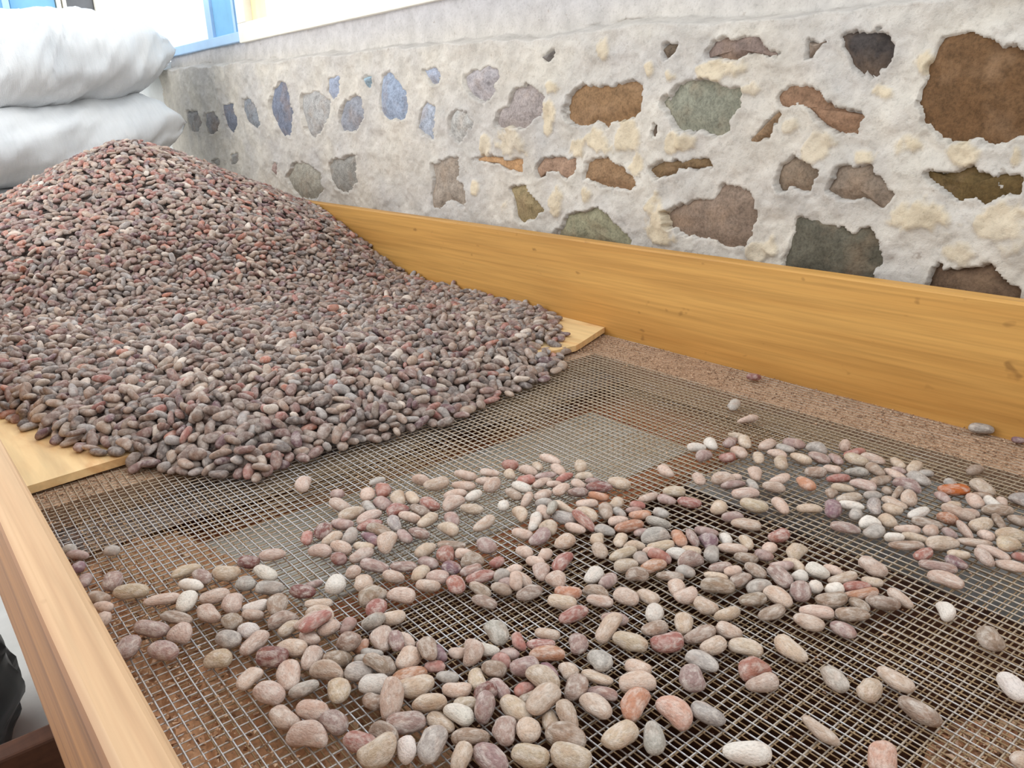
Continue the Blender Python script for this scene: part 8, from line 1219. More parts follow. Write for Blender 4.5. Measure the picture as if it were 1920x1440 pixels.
core = put('wall_core', boxes([(XW+.02, 1.36, -.8, 4.3, -.8, .45), (1.128, 1.36, -.8, 4.3, .45, .60), (XW+.001, 1.1, -.8, 4.3, -.8, .075), (XW+.002, 1.1, -.8, .185, .07, .47), (XW+.002, 1.1, 3.49, 4.3, .07, .55)]), M_PLASTER, wall)
core.name = 'masonry_core'
def build_stone(c, poly, i):
    p = np.array(poly); cen = p.mean(0)
    n = 44; q = np.concatenate([p, p[:1]]); L = np.concatenate([[0], np.cumsum(np.hypot(*np.diff(q, axis=0).T))])
    t = np.linspace(0, L[-1], n, endpoint=False); o = np.stack([np.interp(t, L, q[:, 0]), np.interp(t, L, q[:, 1])], 1)
    V = []; size = np.sqrt(np.ptp(p[:, 0])*np.ptp(p[:, 1]))
    d = o-cen; ln = np.hypot(d[:, 0], d[:, 1])[:, None]
    for k, f in enumerate((1., .8, .55, .28)):
        r = cen+d*f if k else cen+d*(1+np.minimum(.014/np.maximum(ln, 1e-6), .5))
        hh = (-.012 if k == 0 else -.0025+.006*(1-f**2)) + (fbm(r[:, 0]*30, r[:, 1]*30, 4, 70+i)*.008 if k else 0)
        V.append(np.stack([np.full(n, XW)-hh, r[:, 0], r[:, 1]], 1))
    V = np.concatenate(V+[np.array([[XW-.003-fbm(np.array([cen[0]*30]), np.array([cen[1]*30]), 4, 70+i)[0]*.012, cen[0], cen[1]]])])
    F = [tuple(f) for f in grid_faces(4, n, True)]
    F += [(3*n+j, 4*n, 3*n+(j+1) % n) for j in range(n)]
    me = mesh_np('stone', V, F, True)
    s = put('stone', me, M_STONE, wall); s.color = (*lin(c), 1)
for i, (c, poly) in enumerate(STONES): build_stone(c, poly, i)

# windows in the right wall and the end wall
def frame(name, label, kindn, parts):
    e = empty(name); tag(e, label, kindn, kind='structure')
    for nm, bs, mat, bev in parts: put(nm, boxes(bs, bev), mat, e)
    return e
zt = .60
frame('window_1', 'blue painted timber window with lit pale blue rail above the sacks', 'window', [
    ('bottom_rail', [(1.10, 1.17, 2.757, 4.22, .612, .642)], M_PALEBLUE, .003),
    ('jamb', [(1.105, 1.16, 2.995, 3.045, .642, 1.7)], M_PALEBLUE, .002),
    ('shutter_board', [(1.115, 1.15, 2.815, 2.995, .642, 1.7)], M_BLUE, .002),
    ('joint_strip', [(1.108, 1.15, 2.793, 2.812, .642, 1.7)], M_PALEBLUE, .002),
    ('jamb', [(1.112, 1.15, 2.757, 2.792, .642, 1.7)], M_BLUE, .002),
    ('pane', [(1.138, 1.142, 3.045, 4.22, .642, 1.7)], M_GLASS, 0)])
frame('window_2', 'cream painted timber window with bright glass above the stone wall', 'window', [
    ('bottom_rail', [(1.10, 1.17, -.6, 2.757, .607, .664)], M_CREAM, .003),
    ('stile', [(1.10, 1.16, 2.69, 2.757, .664, 1.7)], M_CREAM, .003),
    ('stop', [(1.125, 1.16, 2.655, 2.69, .664, 1.7)], M_YELLOW, .002),
    ('stile', [(1.10, 1.16, 1.0, 1.06, .664, 1.7)], M_CREAM, .003),
    ('stile', [(1.10, 1.16, -.6, -.54, .664, 1.7)], M_CREAM, .003),
    ('pane', [(1.138, 1.142, 1.06, 2.655, .664, 1.7)], M_GLASS, 0),
    ('pane', [(1.138, 1.142, -.54, 1.0, .664, 1.7)], M_GLASS, 0)])
we = put('wall_back', boxes([(-1.6, .2, 4.3, 4.44, -.8, 1.9), (.2, 1.36, 4.3, 4.44, -.8, .7)]), M_PLASTER); tag(we, 'white plastered end wall behind the sacks', 'wall', kind='structure')
frame('door_1', 'sky blue wooden shutter beside a dark grey panel at the far end', 'door', [
    ('plank', [(.2, .45, 4.29, 4.33, .7, 1.7)], M_BLUE, .003), ('plank', [(.455, .70, 4.29, 4.33, .7, 1.7)], M_BLUE, .003),
    ('batten', [(.70, .725, 4.27, 4.33, .7, 1.7)], M_PALEBLUE, .003), ('plank', [(.73, .905, 4.29, 4.33, .7, 1.7)], M_BLUE, .003),
    ('post', [(.91, .925, 4.27, 4.34, .7, 1.7), (.932, .947, 4.27, 4.34, .7, 1.7)], M_CREAM, .002),
    ('grey_panel', [(.95, 1.06, 4.29, 4.33, .7, 1.7)], M_GREYP, .003),
    ('post', [(1.063, 1.085, 4.27, 4.34, .7, 1.7)], M_CREAM, .002)])

# ------------------------------------------------------------------ the sieve table
XL, XR, YE = .05, .983, 2.60
table = empty('sieve_table', (0, 0, Z0))
tag(table, 'wooden sorting table with plank sides and a wire mesh sieve bed', 'table')
def plank(name, x0, x1, y0, y1, z0, z1, mat, axis, wob=.0012, bev=.003, mat2=None, face2=None):
    """plank with slightly uneven faces and rounded arrises, subdivided along its length"""
    n = 60; a0, a1 = (y0, y1) if axis == 'y' else (x0, x1)
    b0, b1 = (x0, x1) if axis == 'y' else (y0, y1)
    prof = []
    for (cx, cz, sx, sz) in ((b0, z0, 1, 1), (b1, z0, -1, 1), (b1, z1, -1, -1), (b0, z1, 1, -1)):
        pts = [(cx, cz+sz*bev), (cx+sx*bev*.3, cz+sz*bev*.3), (cx+sx*bev, cz)]
        if (cx == b1) ^ (cz == z1): pts = pts[::-1]
        prof += pts
    prof = np.array(prof); m = len(prof)
    t = np.linspace(a0, a1, n)
    w = np.stack([fbm(t*3, t*0+k*1.7, 3, 12+k)*wob*2 for k in range(m)], 1)
    P = np.zeros((n, m, 3)); P[..., 2] = prof[None, :, 1]+w*.6
    u = prof[None, :, 0]+np.roll(w, 1, 1)*.4
    if axis == 'y': P[..., 0] = u; P[..., 1] = t[:, None]
    else: P[..., 1] = u; P[..., 0] = t[:, None]
    F = [tuple(f) for f in grid_faces(n, m, True)]+[tuple(range(m))[::-1], tuple((n-1)*m+j for j in range(m))]
    if axis == 'x': F = [f[::-1] for f in F]
    me = mesh_np(name, P.reshape(-1, 3), F, False)
    o = put(name, me, mat, table)
    if mat2:
        me.materials.append(mat2)
        for p in me.polygons:
            if face2(p.normal): p.material_index = 1
    return o
plank('side_board', XR, XR+.022, -.12, YE+.02, -.014, .1565, M_BOARD, 'y', .001)
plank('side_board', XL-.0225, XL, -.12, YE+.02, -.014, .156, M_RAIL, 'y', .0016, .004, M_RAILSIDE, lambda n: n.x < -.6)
plank('end_board', XL, XR, YE, YE+.022, -.014, .156, M_BOARD, 'x')
plank('end_board', XL, XR, -.12, -.10, -.014, .156, M_BOARD, 'x')
# plywood sheet lying on the mesh, its sawn front edge slightly uneven
def ply():
    n = 50; x = np.linspace(XL+.001, XR-.001, n)
    yf = np.interp(x, [.05, .087, .205, .45, .87, .985], [.955, .957, .970, .972, .935, .985])+fbm(x*20, x*0, 2, 3)*.002
    P = []
    for y, z in ((yf, .0015), (yf, .011), (np.full(n, YE-.002), .011), (np.full(n, YE-.002), .0015)):
        P.append(np.stack([x, y, np.full(n, z)], 1))
    V = np.stack(P, 1).reshape(-1, 3)
    F = [tuple(f) for f in grid_faces(n, 4, True)]+[(0, 1, 2, 3), tuple((n-1)*4+j for j in (3, 2, 1, 0))]
    put('plywood_panel', mesh_np('plywood_panel', V, F, False), M_PLY, table)
ply()
# support rails under the mesh (dust-covered)
put('mesh_rail', boxes([(.890, XR, -.10, YE, -.040, -.0026)], .002), M_DUST, table)
put('mesh_rail', boxes([(XL, .075, -.10, YE, -.040, -.0035)], .002), M_DUST, table)
put('mesh_rail', boxes([(.075, .890, .915, .99, -.040, -.0026)], .002), M_DUST, table)
put('bottom_board', boxes([(XL, XR, .60, YE, -.075, -.062)]), M_RED, table)
for x in (.06, .925):
    for y in (-.09, 2.53): put('leg', boxes([(x, x+.05, y, y+.06, -.8, -.041)], .003), M_DARK, table)
# woven wire
def wires(name, x0, x1, y0, y1, sp, r, z, seed, mat, label):
    rs = np.random.RandomState(seed); V = []; F = []; base = 0
    D = []
    def tube(P, up, dust=0.):
        nonlocal base
        n = len(P); a = rs.uniform(.85, 1.1)*r
        side = np.array([up[1], up[0], 0.])
        ring = [P+side*a, P+np.array([0, 0, a]), P-side*a, P-np.array([0, 0, a])]
        V.append(np.stack(ring, 1).reshape(-1, 3)); F.append(grid_faces(n, 4, True)+base); base += n*4; D.append(np.full((n*4, 3), dust))
    sag = lambda x, y: (fbm(x*3, y*3, 2, seed)*.0035-.001)
    tx = lambda x, y: fbm(x*2.2, y*2.2, 2, seed+5)*.012
    ty = lambda x, y: fbm(x*2.2, y*2.2, 2, seed+9)*.012
    yy = np.linspace(y0, y1, int((y1-y0)/sp*1.3)); xx = np.linspace(x0, x1, int((x1-x0)/sp*1.3))
    clampx = lambda v: np.clip(v, XL+.001, XR-.001)
    for x in np.arange(x0, x1, sp):
        xs = np.full(len(yy), x+rs.normal(0, sp*.05)); tube(np.stack([clampx(xs+tx(xs, yy)), yy, z+sag(xs, yy)+r*.8], 1), (0, 1))
    for y in np.arange(y0, y1, sp):
        ysv = np.full(len(xx), y+rs.normal(0, sp*.05)); tube(np.stack([xx, ysv+ty(xx, ysv), z+sag(xx, ysv)-r*.8], 1), (1, 0), .45)
    me = mesh_np(name, np.concatenate(V), np.concatenate(F), True, np.concatenate(D))
    o = put(name, me, mat, table); tag(o, label, kind='stuff'); return o
wires('wire_mesh', XL+.002, XR-.002, -.09, 1.03, .0088, .00072, -.0018, 3, M_STEEL, 'galvanised square wire mesh, duller with dust to the right')
wires('lower_wire_mesh', .11, .885, -.09, .91, .0090, .00065, -.014, 8, M_WIRE2, 'dusty brown wire mesh below the bright one')

# things under and around the mesh
sh = put('grey_sheet', boxes([(.17, .806, .64, .834, -.0615, -.0595)], .0008), M_SHEET); tag(sh, 'flat grey sheet lying below the wire mesh', 'sheet')
bin_ = empty('collecting_box', (0, 0, 0)); tag(bin_, 'dark brown wooden box under the table catching siftings', 'box')
for nm, b in (('back_plank', (-.16, .94, .812, .838, .0, .6)), ('front_plank', (-.16, .94, -.2, -.174, 0, .6)), ('side_plank', (-.16, -.134, -.174, .812, 0, .6)), ('side_plank', (.914, .94, -.174, .812, 0, .6)), ('bottom_plank', (-.134, .914, -.174, .812, .05, .075))):
    put(nm, boxes([b], .003), M_DARK, bin_)

def chaff_bed(name, cx, cy, rx, ry, ztop, label, seed):
    n = 40; u = np.linspace(-1, 1, n); X, Y = np.meshgrid(u, u, indexing='ij')
    d = np.hypot(X, Y); h = np.clip(1-d**2.5, 0, 1)
    Zv = np.where(d < 1, ztop-.028*(1-h)+fbm(X*9, Y*9, 4, seed)*.014*h, ztop-.05)
    V = np.stack([cx+X*rx, cy+Y*ry, Zv], -1).reshape(-1, 3)
    F = grid_faces(n, n)
    V2 = [V]; F2 = [F]; b = len(V); rs = np.random.RandomState(seed); C = [np.tile(lin((198, 152, 116)), (len(V), 1))]
    m = 1500; px = rs.uniform(-.9, .9, (m, 2)); px = px[np.hypot(px[:, 0], px[:, 1]) < .93]
    pal = np.array([lin(c) for c in ((230, 190, 154), (214, 166, 130), (182, 132, 100), (240, 206, 178), (140, 102, 78))])
    for (a, c) in px:
        i = min(n-1, int((a+1)/2*(n-1))); j = min(n-1, int((c+1)/2*(n-1)))
        p = np.array([cx+a*rx, cy+c*ry, Zv[i, j]+.001]); s = rs.uniform(.0015, .0042)
        E_ = np.array(Euler(rs.uniform(-.7, .7, 3)*np.array([1, 1, 4])).to_matrix())
        q = np.array([[-1, -.6, 0], [1, -.5, .2], [1.1, .6, 0], [-.9, .5, .25]])*s
        V2.append(q@E_.T+p); F2.append(np.array([[b, b+1, b+2, b+3]])); b += 4; C.append(np.tile(pal[rs.randint(5)], (4, 1)))
    me = mesh_np(name, np.concatenate(V2), np.concatenate(F2), False, np.concatenate(C))
    o = put(name, me, M_CHIPS); tag(o, label, 'chaff', kind='stuff'); return o
def chipmat():
    t = NT('chaff_flakes'); a = t.n('ShaderNodeAttribute', attribute_name='Col'); n = t.noise(t.vec(), 300, 3)
    c = t.mix(.8, a.outputs['Color'], t.ramp(n, [(.3, G(.6)), (.6, G(1.05))]), 'MULTIPLY'); return t.fin(c, .9, .1)
M_CHIPS = chipmat()
chaff_bed('husk_chaff', .150, .50, .098, .42, -.019, 'pinkish brown husk chaff under the mesh beside the left board', 4)
chaff_bed('husk_chaff', .505, .13, .045, .055, -.022, 'small clump of husk chaff under the mesh at the right corner', 6)
# loose crumbs of husk on the dusty strips of the mesh
def crumbs():
    rs = np.random.RandomState(9); V = []; F = []; C = []; b = 0
    pal = np.array([lin(c) for c in ((188, 152, 122), (164, 130, 102), (140, 110, 88), (206, 176, 148), (124, 98, 80))])
    spots = []
    for _ in range(3200): spots.append((rs.uniform(.885, XR-.004), rs.uniform(.2, 1.0)))
    for _ in range(1500): spots.append((rs.uniform(XL+.003, .13)+abs(rs.normal(0, .01)), rs.uniform(.3, .95)))
    for _ in range(1500): spots.append((rs.uniform(.08, .95), .955-abs(rs.normal(0, .02))))
    for _ in range(900): spots.append((rs.uniform(.1, .95), rs.uniform(.15, .95)))
    q0 = np.array([[-1, -.6, 0], [1, -.5, 0], [.2, .8, .1], [0, 0, .8]])
    for x, y in spots:
        s = rs.uniform(.0006, .0019); a = rs.uniform(0, 6.28); R_ = np.array([[math.cos(a), -math.sin(a), 0], [math.sin(a), math.cos(a), 0], [0, 0, 1]])
        V.append(q0*s@R_.T+np.array([x, y, -.0025+rs.uniform(0, .002)])); F.append(np.array([[0, 1, 3], [1, 2, 3], [2, 0, 3]])+b); b += 4
        C.append(np.tile(pal[rs.randint(5)], (4, 1)))
    me = mesh_np('husk_crumbs', np.concatenate(V), np.concatenate(F), False, np.concatenate(C))
    o = put('husk_crumbs', me, M_CHIPS); tag(o, 'fine brown husk crumbs caught on the wire mesh edges', 'crumbs', kind='stuff')
crumbs()

# ------------------------------------------------------------------ sacks and the bag on the floor
def sack_mesh(L, Wd, H, seed, taper=.35, ex=3.2, nu=90, nv=56):
    rs = np.random.RandomState(seed)
    u = np.linspace(-1, 1, nu); v = np.linspace(0, 2*math.pi, nv, endpoint=False)
    U, T = np.meshgrid(u, v, indexing='ij')
    e = np.clip(1-np.abs(U)**ex, 0, 1)**.48
    hh = H/2*(.05+.95*e); ww = Wd/2*(1-taper*np.abs(U)**4)
    c, s = np.cos(T), np.sin(T)
    yy = ww*np.sign(c)*np.abs(c)**.8; zz = hh*np.sign(s)*np.abs(s)**.85
    zz = np.where(zz < 0, zz*.92, zz*1.04)
    xx = U*L/2
    wr = fbm(U*5+T*1.4, T*2.0, 4, seed)*.020+fbm(U*16+T*6, T*1.5, 3, seed+3)*.008
    k = 1+wr/ (Wd*.35)
    ear = (np.abs(U) > .93)*np.abs(np.cos(T))**6*.02*np.sign(U)
    V = np.stack([xx+ear, yy*k, zz*k+fbm(U*2, T*0, 2, seed+8)*.02], -1).reshape(-1, 3)
    F = [tuple(f) for f in grid_faces(nu, nv, True)[:, ::-1]]+[tuple(range(nv)), tuple((nu-1)*nv+j for j in range(nv))[::-1]]
    return mesh_np('sack', V, F, True)
def sack(L, Wd, H, loc, rot, seed, label, taper=.35, ex=3.2):
    e = empty('sack', (loc[0], loc[1], loc[2]+Z0)); e.rotation_euler = rot
    tag(e, label, 'sack', 'white sacks stacked against the wall')
    put('sack_body', sack_mesh(L, Wd, H, seed, taper, ex), M_SACK, e)
    # sewn seam at each end
    for sgn in (-1, 1):
        n = 22; t = np.linspace(-.9, .9, n)*Wd/2*(1-taper)
        P = []
        for a, b in ((-.006, .008), (.020, .004), (.020, -.004), (-.006, -.008)):
            P.append(np.stack([sgn*(L/2+a+.004*np.sin(t*60)), t, np.full(n, b)+.004*np.sin(t*40)], 1))
        V = np.stack(P, 1).reshape(-1, 3); F = [tuple(f) for f in grid_faces(n, 4, True)]+[(0, 1, 2, 3), tuple((n-1)*4+j for j in (3, 2, 1, 0))]
        put('seam', mesh_np('seam', V, F, True), M_SACK, e)
    return e
s2 = sack(1.05, .56, .25, (.345, 3.00, .318), (0, math.radians(-5), math.radians(11)), 2, 'long white woven sack lying right behind the bean heap, under the plump one', .06, 12)
s1 = sack(.68, .54, .29, (.565, 3.02, .560), (0, math.radians(-6), math.radians(10)), 5, 'plump white woven sack on top of the stack, its front face shaded', .35, 3.4)
s0 = sack(.92, .44, .29, (.585, 3.54, .615), (0, math.radians(5), math.radians(3)), 8, 'white woven sack behind the plump one, its corner reaching the blue rail', .3, 3.2)
s3 = sack(1.0, .58, .28, (.26, 2.98, .065), (0, math.radians(-3), math.radians(8)), 11, 'white woven sack third from the top of the stack, mostly behind the heap', .1, 8)
s4 = sack(.76, .56, .44, (-.02, 3.02, -.42), (0, math.radians(90), math.radians(10)), 14, 'white woven sack standing upright on the floor, left under the stack')
s5 = sack(.76, .56, .44, (.52, 3.06, -.42), (0, math.radians(90), math.radians(-4)), 17, 'white woven sack standing upright on the floor, right under the stack')
tw = put('twine', boxes([(.470, .498, -.012, .010, .055, .075)], .006), M_TWINE, s2); tag(tw, 'blue twine knot')
# black bag standing on the floor left of the table
def bag():
    nu, nv = 40, 48; u = np.linspace(0, 1, nu); v = np.linspace(0, 2*math.pi, nv, endpoint=False); U, T = np.meshgrid(u, v, indexing='ij')
    r = .21*np.clip(np.sin(np.clip(U*.88+.14, 0, 1)*math.pi)**.42, .02, 1)*(1-.30*U)
    r = r*(1+fbm(T*1.27*2, U*5, 4, 55)*.22)
    V = np.stack([r*np.cos(T), r*np.sin(T), U*.46], -1).reshape(-1, 3)
    F = [tuple(f) for f in grid_faces(nu, nv, True)]+[tuple(range(nv))[::-1], tuple((nu-1)*nv+j for j in range(nv))]
    e = empty('plastic_bag', (-.135, 1.73, 0)); tag(e, 'black plastic bag standing on the concrete floor left of the table', 'bag')
    put('bag_body', mesh_np('bag_body', V, F, True), M_BLACK, e)
    a = np.linspace(0, 2*math.pi, 20, endpoint=False); rr = .03
    V = np.concatenate([np.stack([rr*k*np.cos(a), rr*k*np.sin(a), np.full(20, z)], 1) for k, z in ((.6, .44), (.8, .46), (1.5, .52), (1.7, .54))])
    put('tied_neck', mesh_np('tied_neck', V, [tuple(f) for f in grid_faces(4, 20, True)]+[tuple(60+j for j in range(20))], True), M_BLACK, e)
bag()

# ------------------------------------------------------------------ cocoa beans
NVAR = 14
def bean_unit(k, nu=22, nv=12):
    r = np.random.RandomState(100+k)
    point = r.uniform(-.22, .22); bend = r.uniform(-.16, .16)*(1 if k % 3 else 1.8)
    sq = r.uniform(2.1, 2.75); dim = r.uniform(0, .16) if k % 2 else 0.; ph = r.uniform(0, 6.28, 6); am = r.uniform(.012, .03, 6)
    V = []; F = []
    for i in range(nu+1):
        a = math.pi*i/nu; x = -math.cos(a)
        rad = max(0., 1-abs(x)**sq)**(1/sq)*(1+point*x*.8)
        for j in range(nv):
            t = 2*math.pi*j/nv
            if i in (0, nu) and j > 0: continue
            y = rad*math.cos(t); z = rad*math.sin(t)
            z *= 1-.12*(math.sin(t) < 0)
            n = 1+sum(am[q]*math.sin((q % 3+1)*t+(q//2+1)*x*1.7+ph[q]) for q in range(6))
            y *= n; z *= n
            if z > 0: z -= dim*math.exp(-(y/.28)**2-(x/.65)**2)*rad
            y += bend*(1-2*x*x)
            V.append((x*.5, y*.5, z*.5))
    idx = lambda i, j: 0 if i == 0 else (1+(nu-1)*nv if i == nu else 1+(i-1)*nv+j % nv)
    for i in range(nu):
        for j in range(nv):
            f = []
            for q in (idx(i, j), idx(i+1, j), idx(i+1, j+1), idx(i, j+1)):
                if q not in f: f.append(q)
            F.append(tuple(f[::-1]))
    return np.array(V), F
PAL = dict(w=(220, 210, 199), p=(200, 173, 157), t=(194, 172, 150), b=(156, 134, 117), g=(170, 161, 153), m=(162, 134, 127),
           r=(168, 112, 101), d=(130, 82, 77), o=(184, 132, 104), u=(136, 104, 110), x=(196, 106, 54), s=(202, 160, 144))
CNAME = dict(w='chalky white', p='pale pink', t='beige tan', b='taupe brown', g='stone grey', m='mauve brown', r='brick red', d='dark maroon',
             o='orange brown', u='purple brown', x='bright orange', s='salmon pink')
ZNAME = dict(A='beside the left board', B='in the row leading from the left board', C='in the small clump over bare bright wires',
             D='in the clump left of the foremost heap', E="in the clump below the big heap's foot", F='in the band behind the foremost heap',
             H='on the back half of the foremost heap', I='on the front half of the foremost heap', J='apart on open mesh in the right corner',
             K='in sparse patch right of the foremost heap', L='in the drift nearest the long yellow board', M='in the loose scatter between the drifts',
             N='on the far rim of the middle drift', O='on the left half of the middle drift', P='on the right half of the middle drift')
ORD = ['first', 'second', 'third', 'fourth', 'fifth', 'sixth', 'seventh', 'eighth', 'ninth', 'tenth', 'eleventh', 'twelfth']
rows = [r.split(',') for r in BEANS.split('\n')]
B = []
for r in rows:
    n = list(map(int, r[2:])); B.append(dict(c=r[0], z=r[1], k=n[0], L=n[1]/1e4, W=n[2]/1e4, T=n[3]/1e4, p=np.array(n[4:7])/1e4, q=Quaternion([v/999 for v in n[7:11]])))
def screen_x(p):
    d = Vector(p)-Vector((0, 0, .378)); R_ = RW
    cx = sum(R_[i][0]*d[i] for i in range(3)); cz = sum(R_[i][2]*d[i] for i in range(3)); return cx/cz
N_SINGLE = 300
singles, rest = B[:N_SINGLE], B[N_SINGLE:]
for b in singles:
    ar = b['L']/b['W']; b['s'] = 'slim' if ar > 1.9 else ('plump' if ar < 1.5 else 'oval')
groups = {}
for b in singles: groups.setdefault((b['z'], b['c'], b['s']), []).append(b)
for key, g in groups.items():
    g.sort(key=lambda b: screen_x(b['p']))
    for i, b in enumerate(g):
        base = '%s %s cocoa bean ' % (CNAME[b['c']], b['s'])
        b['label'] = (base if len(g) == 1 else ORD[i]+' '+base+'from left ')+ZNAME[b['z']]
bean_me = []
for k in range(NVAR):
    V, F = bean_unit(k); me = mesh_np('cocoa_bean', V, F, True); me.materials.append(M_BEAN); bean_me.append(me)
proto = None
rsb = np.random.RandomState(77)
for b in singles:
    if proto is None: o = proto = bpy.data.objects.new('cocoa_bean', bean_me[b['k']])
    else: o = proto.copy(); o.data = bean_me[b['k']]
    COL.objects.link(o)
    o.location = (b['p'][0], b['p'][1], b['p'][2]+Z0); o.rotation_mode = 'QUATERNION'; o.rotation_quaternion = b['q']; o.scale = (b['L'], b['W'], b['T'])
    c = np.array(lin(PAL[b['c']]))*rsb.uniform(.88, 1.1)*np.array([1, rsb.uniform(.96, 1.03), rsb.uniform(.94, 1.04)]); o.color = (*c, 1)
    tag(o, b['label'], 'bean', 'cocoa beans scattered on the mesh')

# the heap: every further bean in one mass
FX = np.array([.05, .097, .12, .135, .147, .183, .216, .286, .35, .426, .478, .549, .676, .782, .87, .93, .983])
FY = np.array([1.30, 1.235, 1.15, 1.07, 1.01, .968, .918, .82, .845, .83, .818, .826, .852, .887, .966, 1.05, 1.14])
def heap_h(x, y):
    d = y-np.interp(x, FX, FY)
    ter = (.046-.026*np.clip((x-.45)/.4, 0, 1))*(1-np.exp(-np.clip(d, 0, 9)/.075))
    r = np.hypot(x-.568, (y-2.25)); cone = .350-.452*np.sqrt(r*r+.035**2)+.010*fbm(x*5, y*5, 3, 61)
    k = .02; m = np.maximum(ter, cone); h = m+k*np.exp(-np.abs(ter-cone)/k)*.35
    h = h+.006*fbm(x*9, y*9, 2, 64)*np.clip(d/.1, 0, 1)
    h = np.minimum(h, .15+np.clip(2.6-y, 0, 9)*.75)
    return np.where(d > 0, np.maximum(h, 0), -1.)
def settled_beans(rs):
    A = np.array(HEAP, float).reshape(-1, 6); n = len(A)
    L = np.clip(rs.normal(.0232, .002, n), .018, .028); Wd = L*rs.uniform(.50, .63, n); T = Wd*rs.uniform(.64, .8, n)
    return A[:, :3]/1000, np.radians(A[:, 3:]*5), rs.randint(0, NVAR, n), L, Wd, T
def rmat(e):
    cy, sy, cp, sp, cr, sr = math.cos(e[0]), math.sin(e[0]), math.cos(e[1]), math.sin(e[1]), math.cos(e[2]), math.sin(e[2])
    ax = np.array([cy*cp, sy*cp, sp]); u = np.array([-sy, cy, 0.]); v = np.cross(ax, u)
    return np.stack([ax, u*cr+v*sr, v*cr-u*sr], 1)
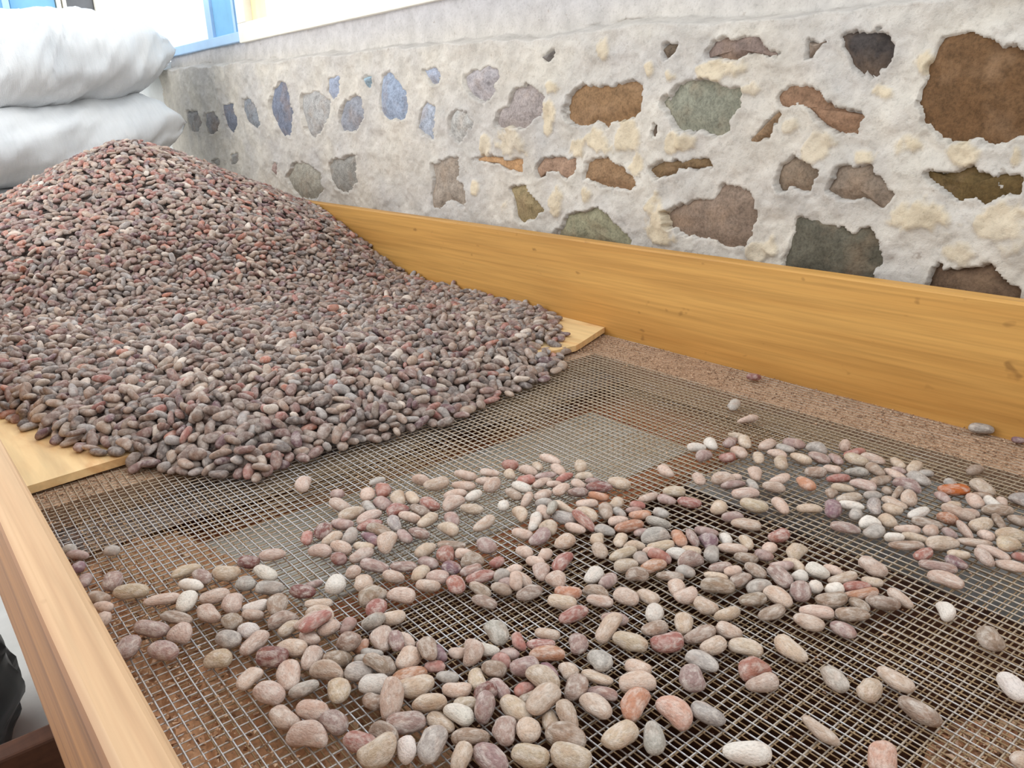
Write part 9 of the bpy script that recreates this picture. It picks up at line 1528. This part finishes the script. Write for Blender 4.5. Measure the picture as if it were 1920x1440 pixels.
def build_heap():
    rs = np.random.RandomState(21); P = []; CUT = max(HEAP[1::6])/1000-.006
    for layer, sp, ya, yb in ((0, .0150, CUT, 2.585), (1, .0185, .86, CUT+.02)):   # far slope; under-layer below the settled beans
        nx = int((XR-XL)/sp)
        for y in np.arange(ya, yb, sp*.95):
            xs = np.clip(XL+.009+(np.arange(nx)+rs.uniform(0, 1))*sp+rs.uniform(-.4, .4, nx)*sp, XL+.012, XR-.012); ys = y+rs.uniform(-.4, .4, nx)*sp
            for a, b_, c in zip(xs, ys, heap_h(xs, ys)):
                if c > (.016 if layer else 0): P.append((a, b_, c, layer))
    P = np.array(P); n = len(P); e = .004
    gx = (heap_h(P[:, 0]+e, P[:, 1])-heap_h(P[:, 0]-e, P[:, 1]))/(2*e); gy = (heap_h(P[:, 0], P[:, 1]+e)-heap_h(P[:, 0], P[:, 1]-e))/(2*e)
    gx = np.clip(gx, -.7, .7); gy = np.clip(gy, -.7, .7)
    lib = [bean_unit(k, 9, 8) for k in range(NVAR)]
    tri = []
    for V, F in lib:
        T = []
        for f in F:
            T.append(f[:3])
            if len(f) == 4: T.append((f[0], f[2], f[3]))
        tri.append(np.array(T))
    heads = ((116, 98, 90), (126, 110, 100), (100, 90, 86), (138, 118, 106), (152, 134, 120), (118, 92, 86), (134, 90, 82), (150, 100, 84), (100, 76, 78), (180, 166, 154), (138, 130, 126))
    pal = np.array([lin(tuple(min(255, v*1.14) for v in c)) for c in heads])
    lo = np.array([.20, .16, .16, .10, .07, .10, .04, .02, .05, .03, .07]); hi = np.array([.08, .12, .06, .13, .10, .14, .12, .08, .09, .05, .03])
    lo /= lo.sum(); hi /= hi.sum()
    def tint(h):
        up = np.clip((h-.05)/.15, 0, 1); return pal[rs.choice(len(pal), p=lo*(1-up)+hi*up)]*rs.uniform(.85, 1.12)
    VV = []; FF = []; CC = []; base = 0
    for i in range(n):
        x, y, h, layer = P[i]
        L = rs.normal(.0228, .0022); Wd = L*rs.uniform(.48, .64); T = Wd*rs.uniform(.58, .78)
        nrm = np.array([-gx[i], -gy[i], 1.]); nrm /= np.linalg.norm(nrm)
        flat = h < .010
        tilt = rs.normal(0, .10 if flat else .25, 2)
        a = rs.uniform(0, 6.283); d = np.array([math.cos(a), math.sin(a), 0]); d -= nrm*(d@nrm); d /= np.linalg.norm(d)
        w = np.cross(nrm, d)
        d2 = d*math.cos(tilt[0])+nrm*math.sin(tilt[0]); n2 = np.cross(d2, w); w2 = w*math.cos(tilt[1])+n2*math.sin(tilt[1]); n3 = np.cross(d2, w2)
        off = rs.uniform(-.004, .002) if layer == 0 else -.0115
        fl_ = .0115 if y > np.interp(x, [.05, .087, .205, .45, .87, .985], [.955, .957, .970, .972, .935, .985]) else .0005
        cz = max(h+off, fl_+T*.45+abs(d2[2])*L*.35)
        k = rs.randint(NVAR); V = lib[k][0]*np.array([L, Wd, T])
        VV.append(V@np.stack([d2, w2, n3])+np.array([x, y, cz])); FF.append(tri[k]+base); base += len(V)
        CC.append(np.tile(tint(h), (len(V), 1)))
    sp_, sq_, sk, sL, sW, sT = settled_beans(rs)
    hgt = sp_[:, 2]
    for i in range(len(sp_)):
        k = sk[i]; V = lib[k][0]*np.array([sL[i], sW[i], sT[i]])
        VV.append(V@rmat(sq_[i]).T+sp_[i]); FF.append(tri[k]+base); base += len(V)
        CC.append(np.tile(tint(hgt[i]), (len(V), 1)))
    for b in rest:
        V, F = lib[b['k']]; V = V*np.array([b['L'], b['W'], b['T']])
        VV.append(V@np.array(b['q'].to_matrix()).T+b['p']); FF.append(tri[b['k']]+base); base += len(V)
        CC.append(np.tile(np.array(lin(PAL[b['c']]))*rs.uniform(.88, 1.08), (len(V), 1)))
    # dark core so that nothing shines through the mass
    xs = np.linspace(XL+.004, XR-.004, 70); ys = np.linspace(.84, 2.59, 130); X, Y = np.meshgrid(xs, ys, indexing='ij')
    H = np.maximum(heap_h(X, Y)-.011, -.002); H = np.where(Y > .99, H, np.where(H > .004, H, -.03))
    VV.append(np.stack([X, Y, H], -1).reshape(-1, 3)); q = grid_faces(70, 130)[:, ::-1]+base
    FF += [q[:, [0, 1, 2]], q[:, [0, 2, 3]]]; CC.append(np.tile(lin((70, 54, 48)), (70*130, 1)))
    me = mesh_np('cocoa_bean_heap', np.concatenate(VV), np.concatenate(FF), True, np.concatenate(CC))
    o = put('cocoa_bean_heap', me, M_HEAP)
    tag(o, 'great heap of brown and reddish cocoa beans piled before the white sacks', 'bean heap', kind='stuff')
    print('heap beans', n, 'tris', len(me.polygons))
build_heap()
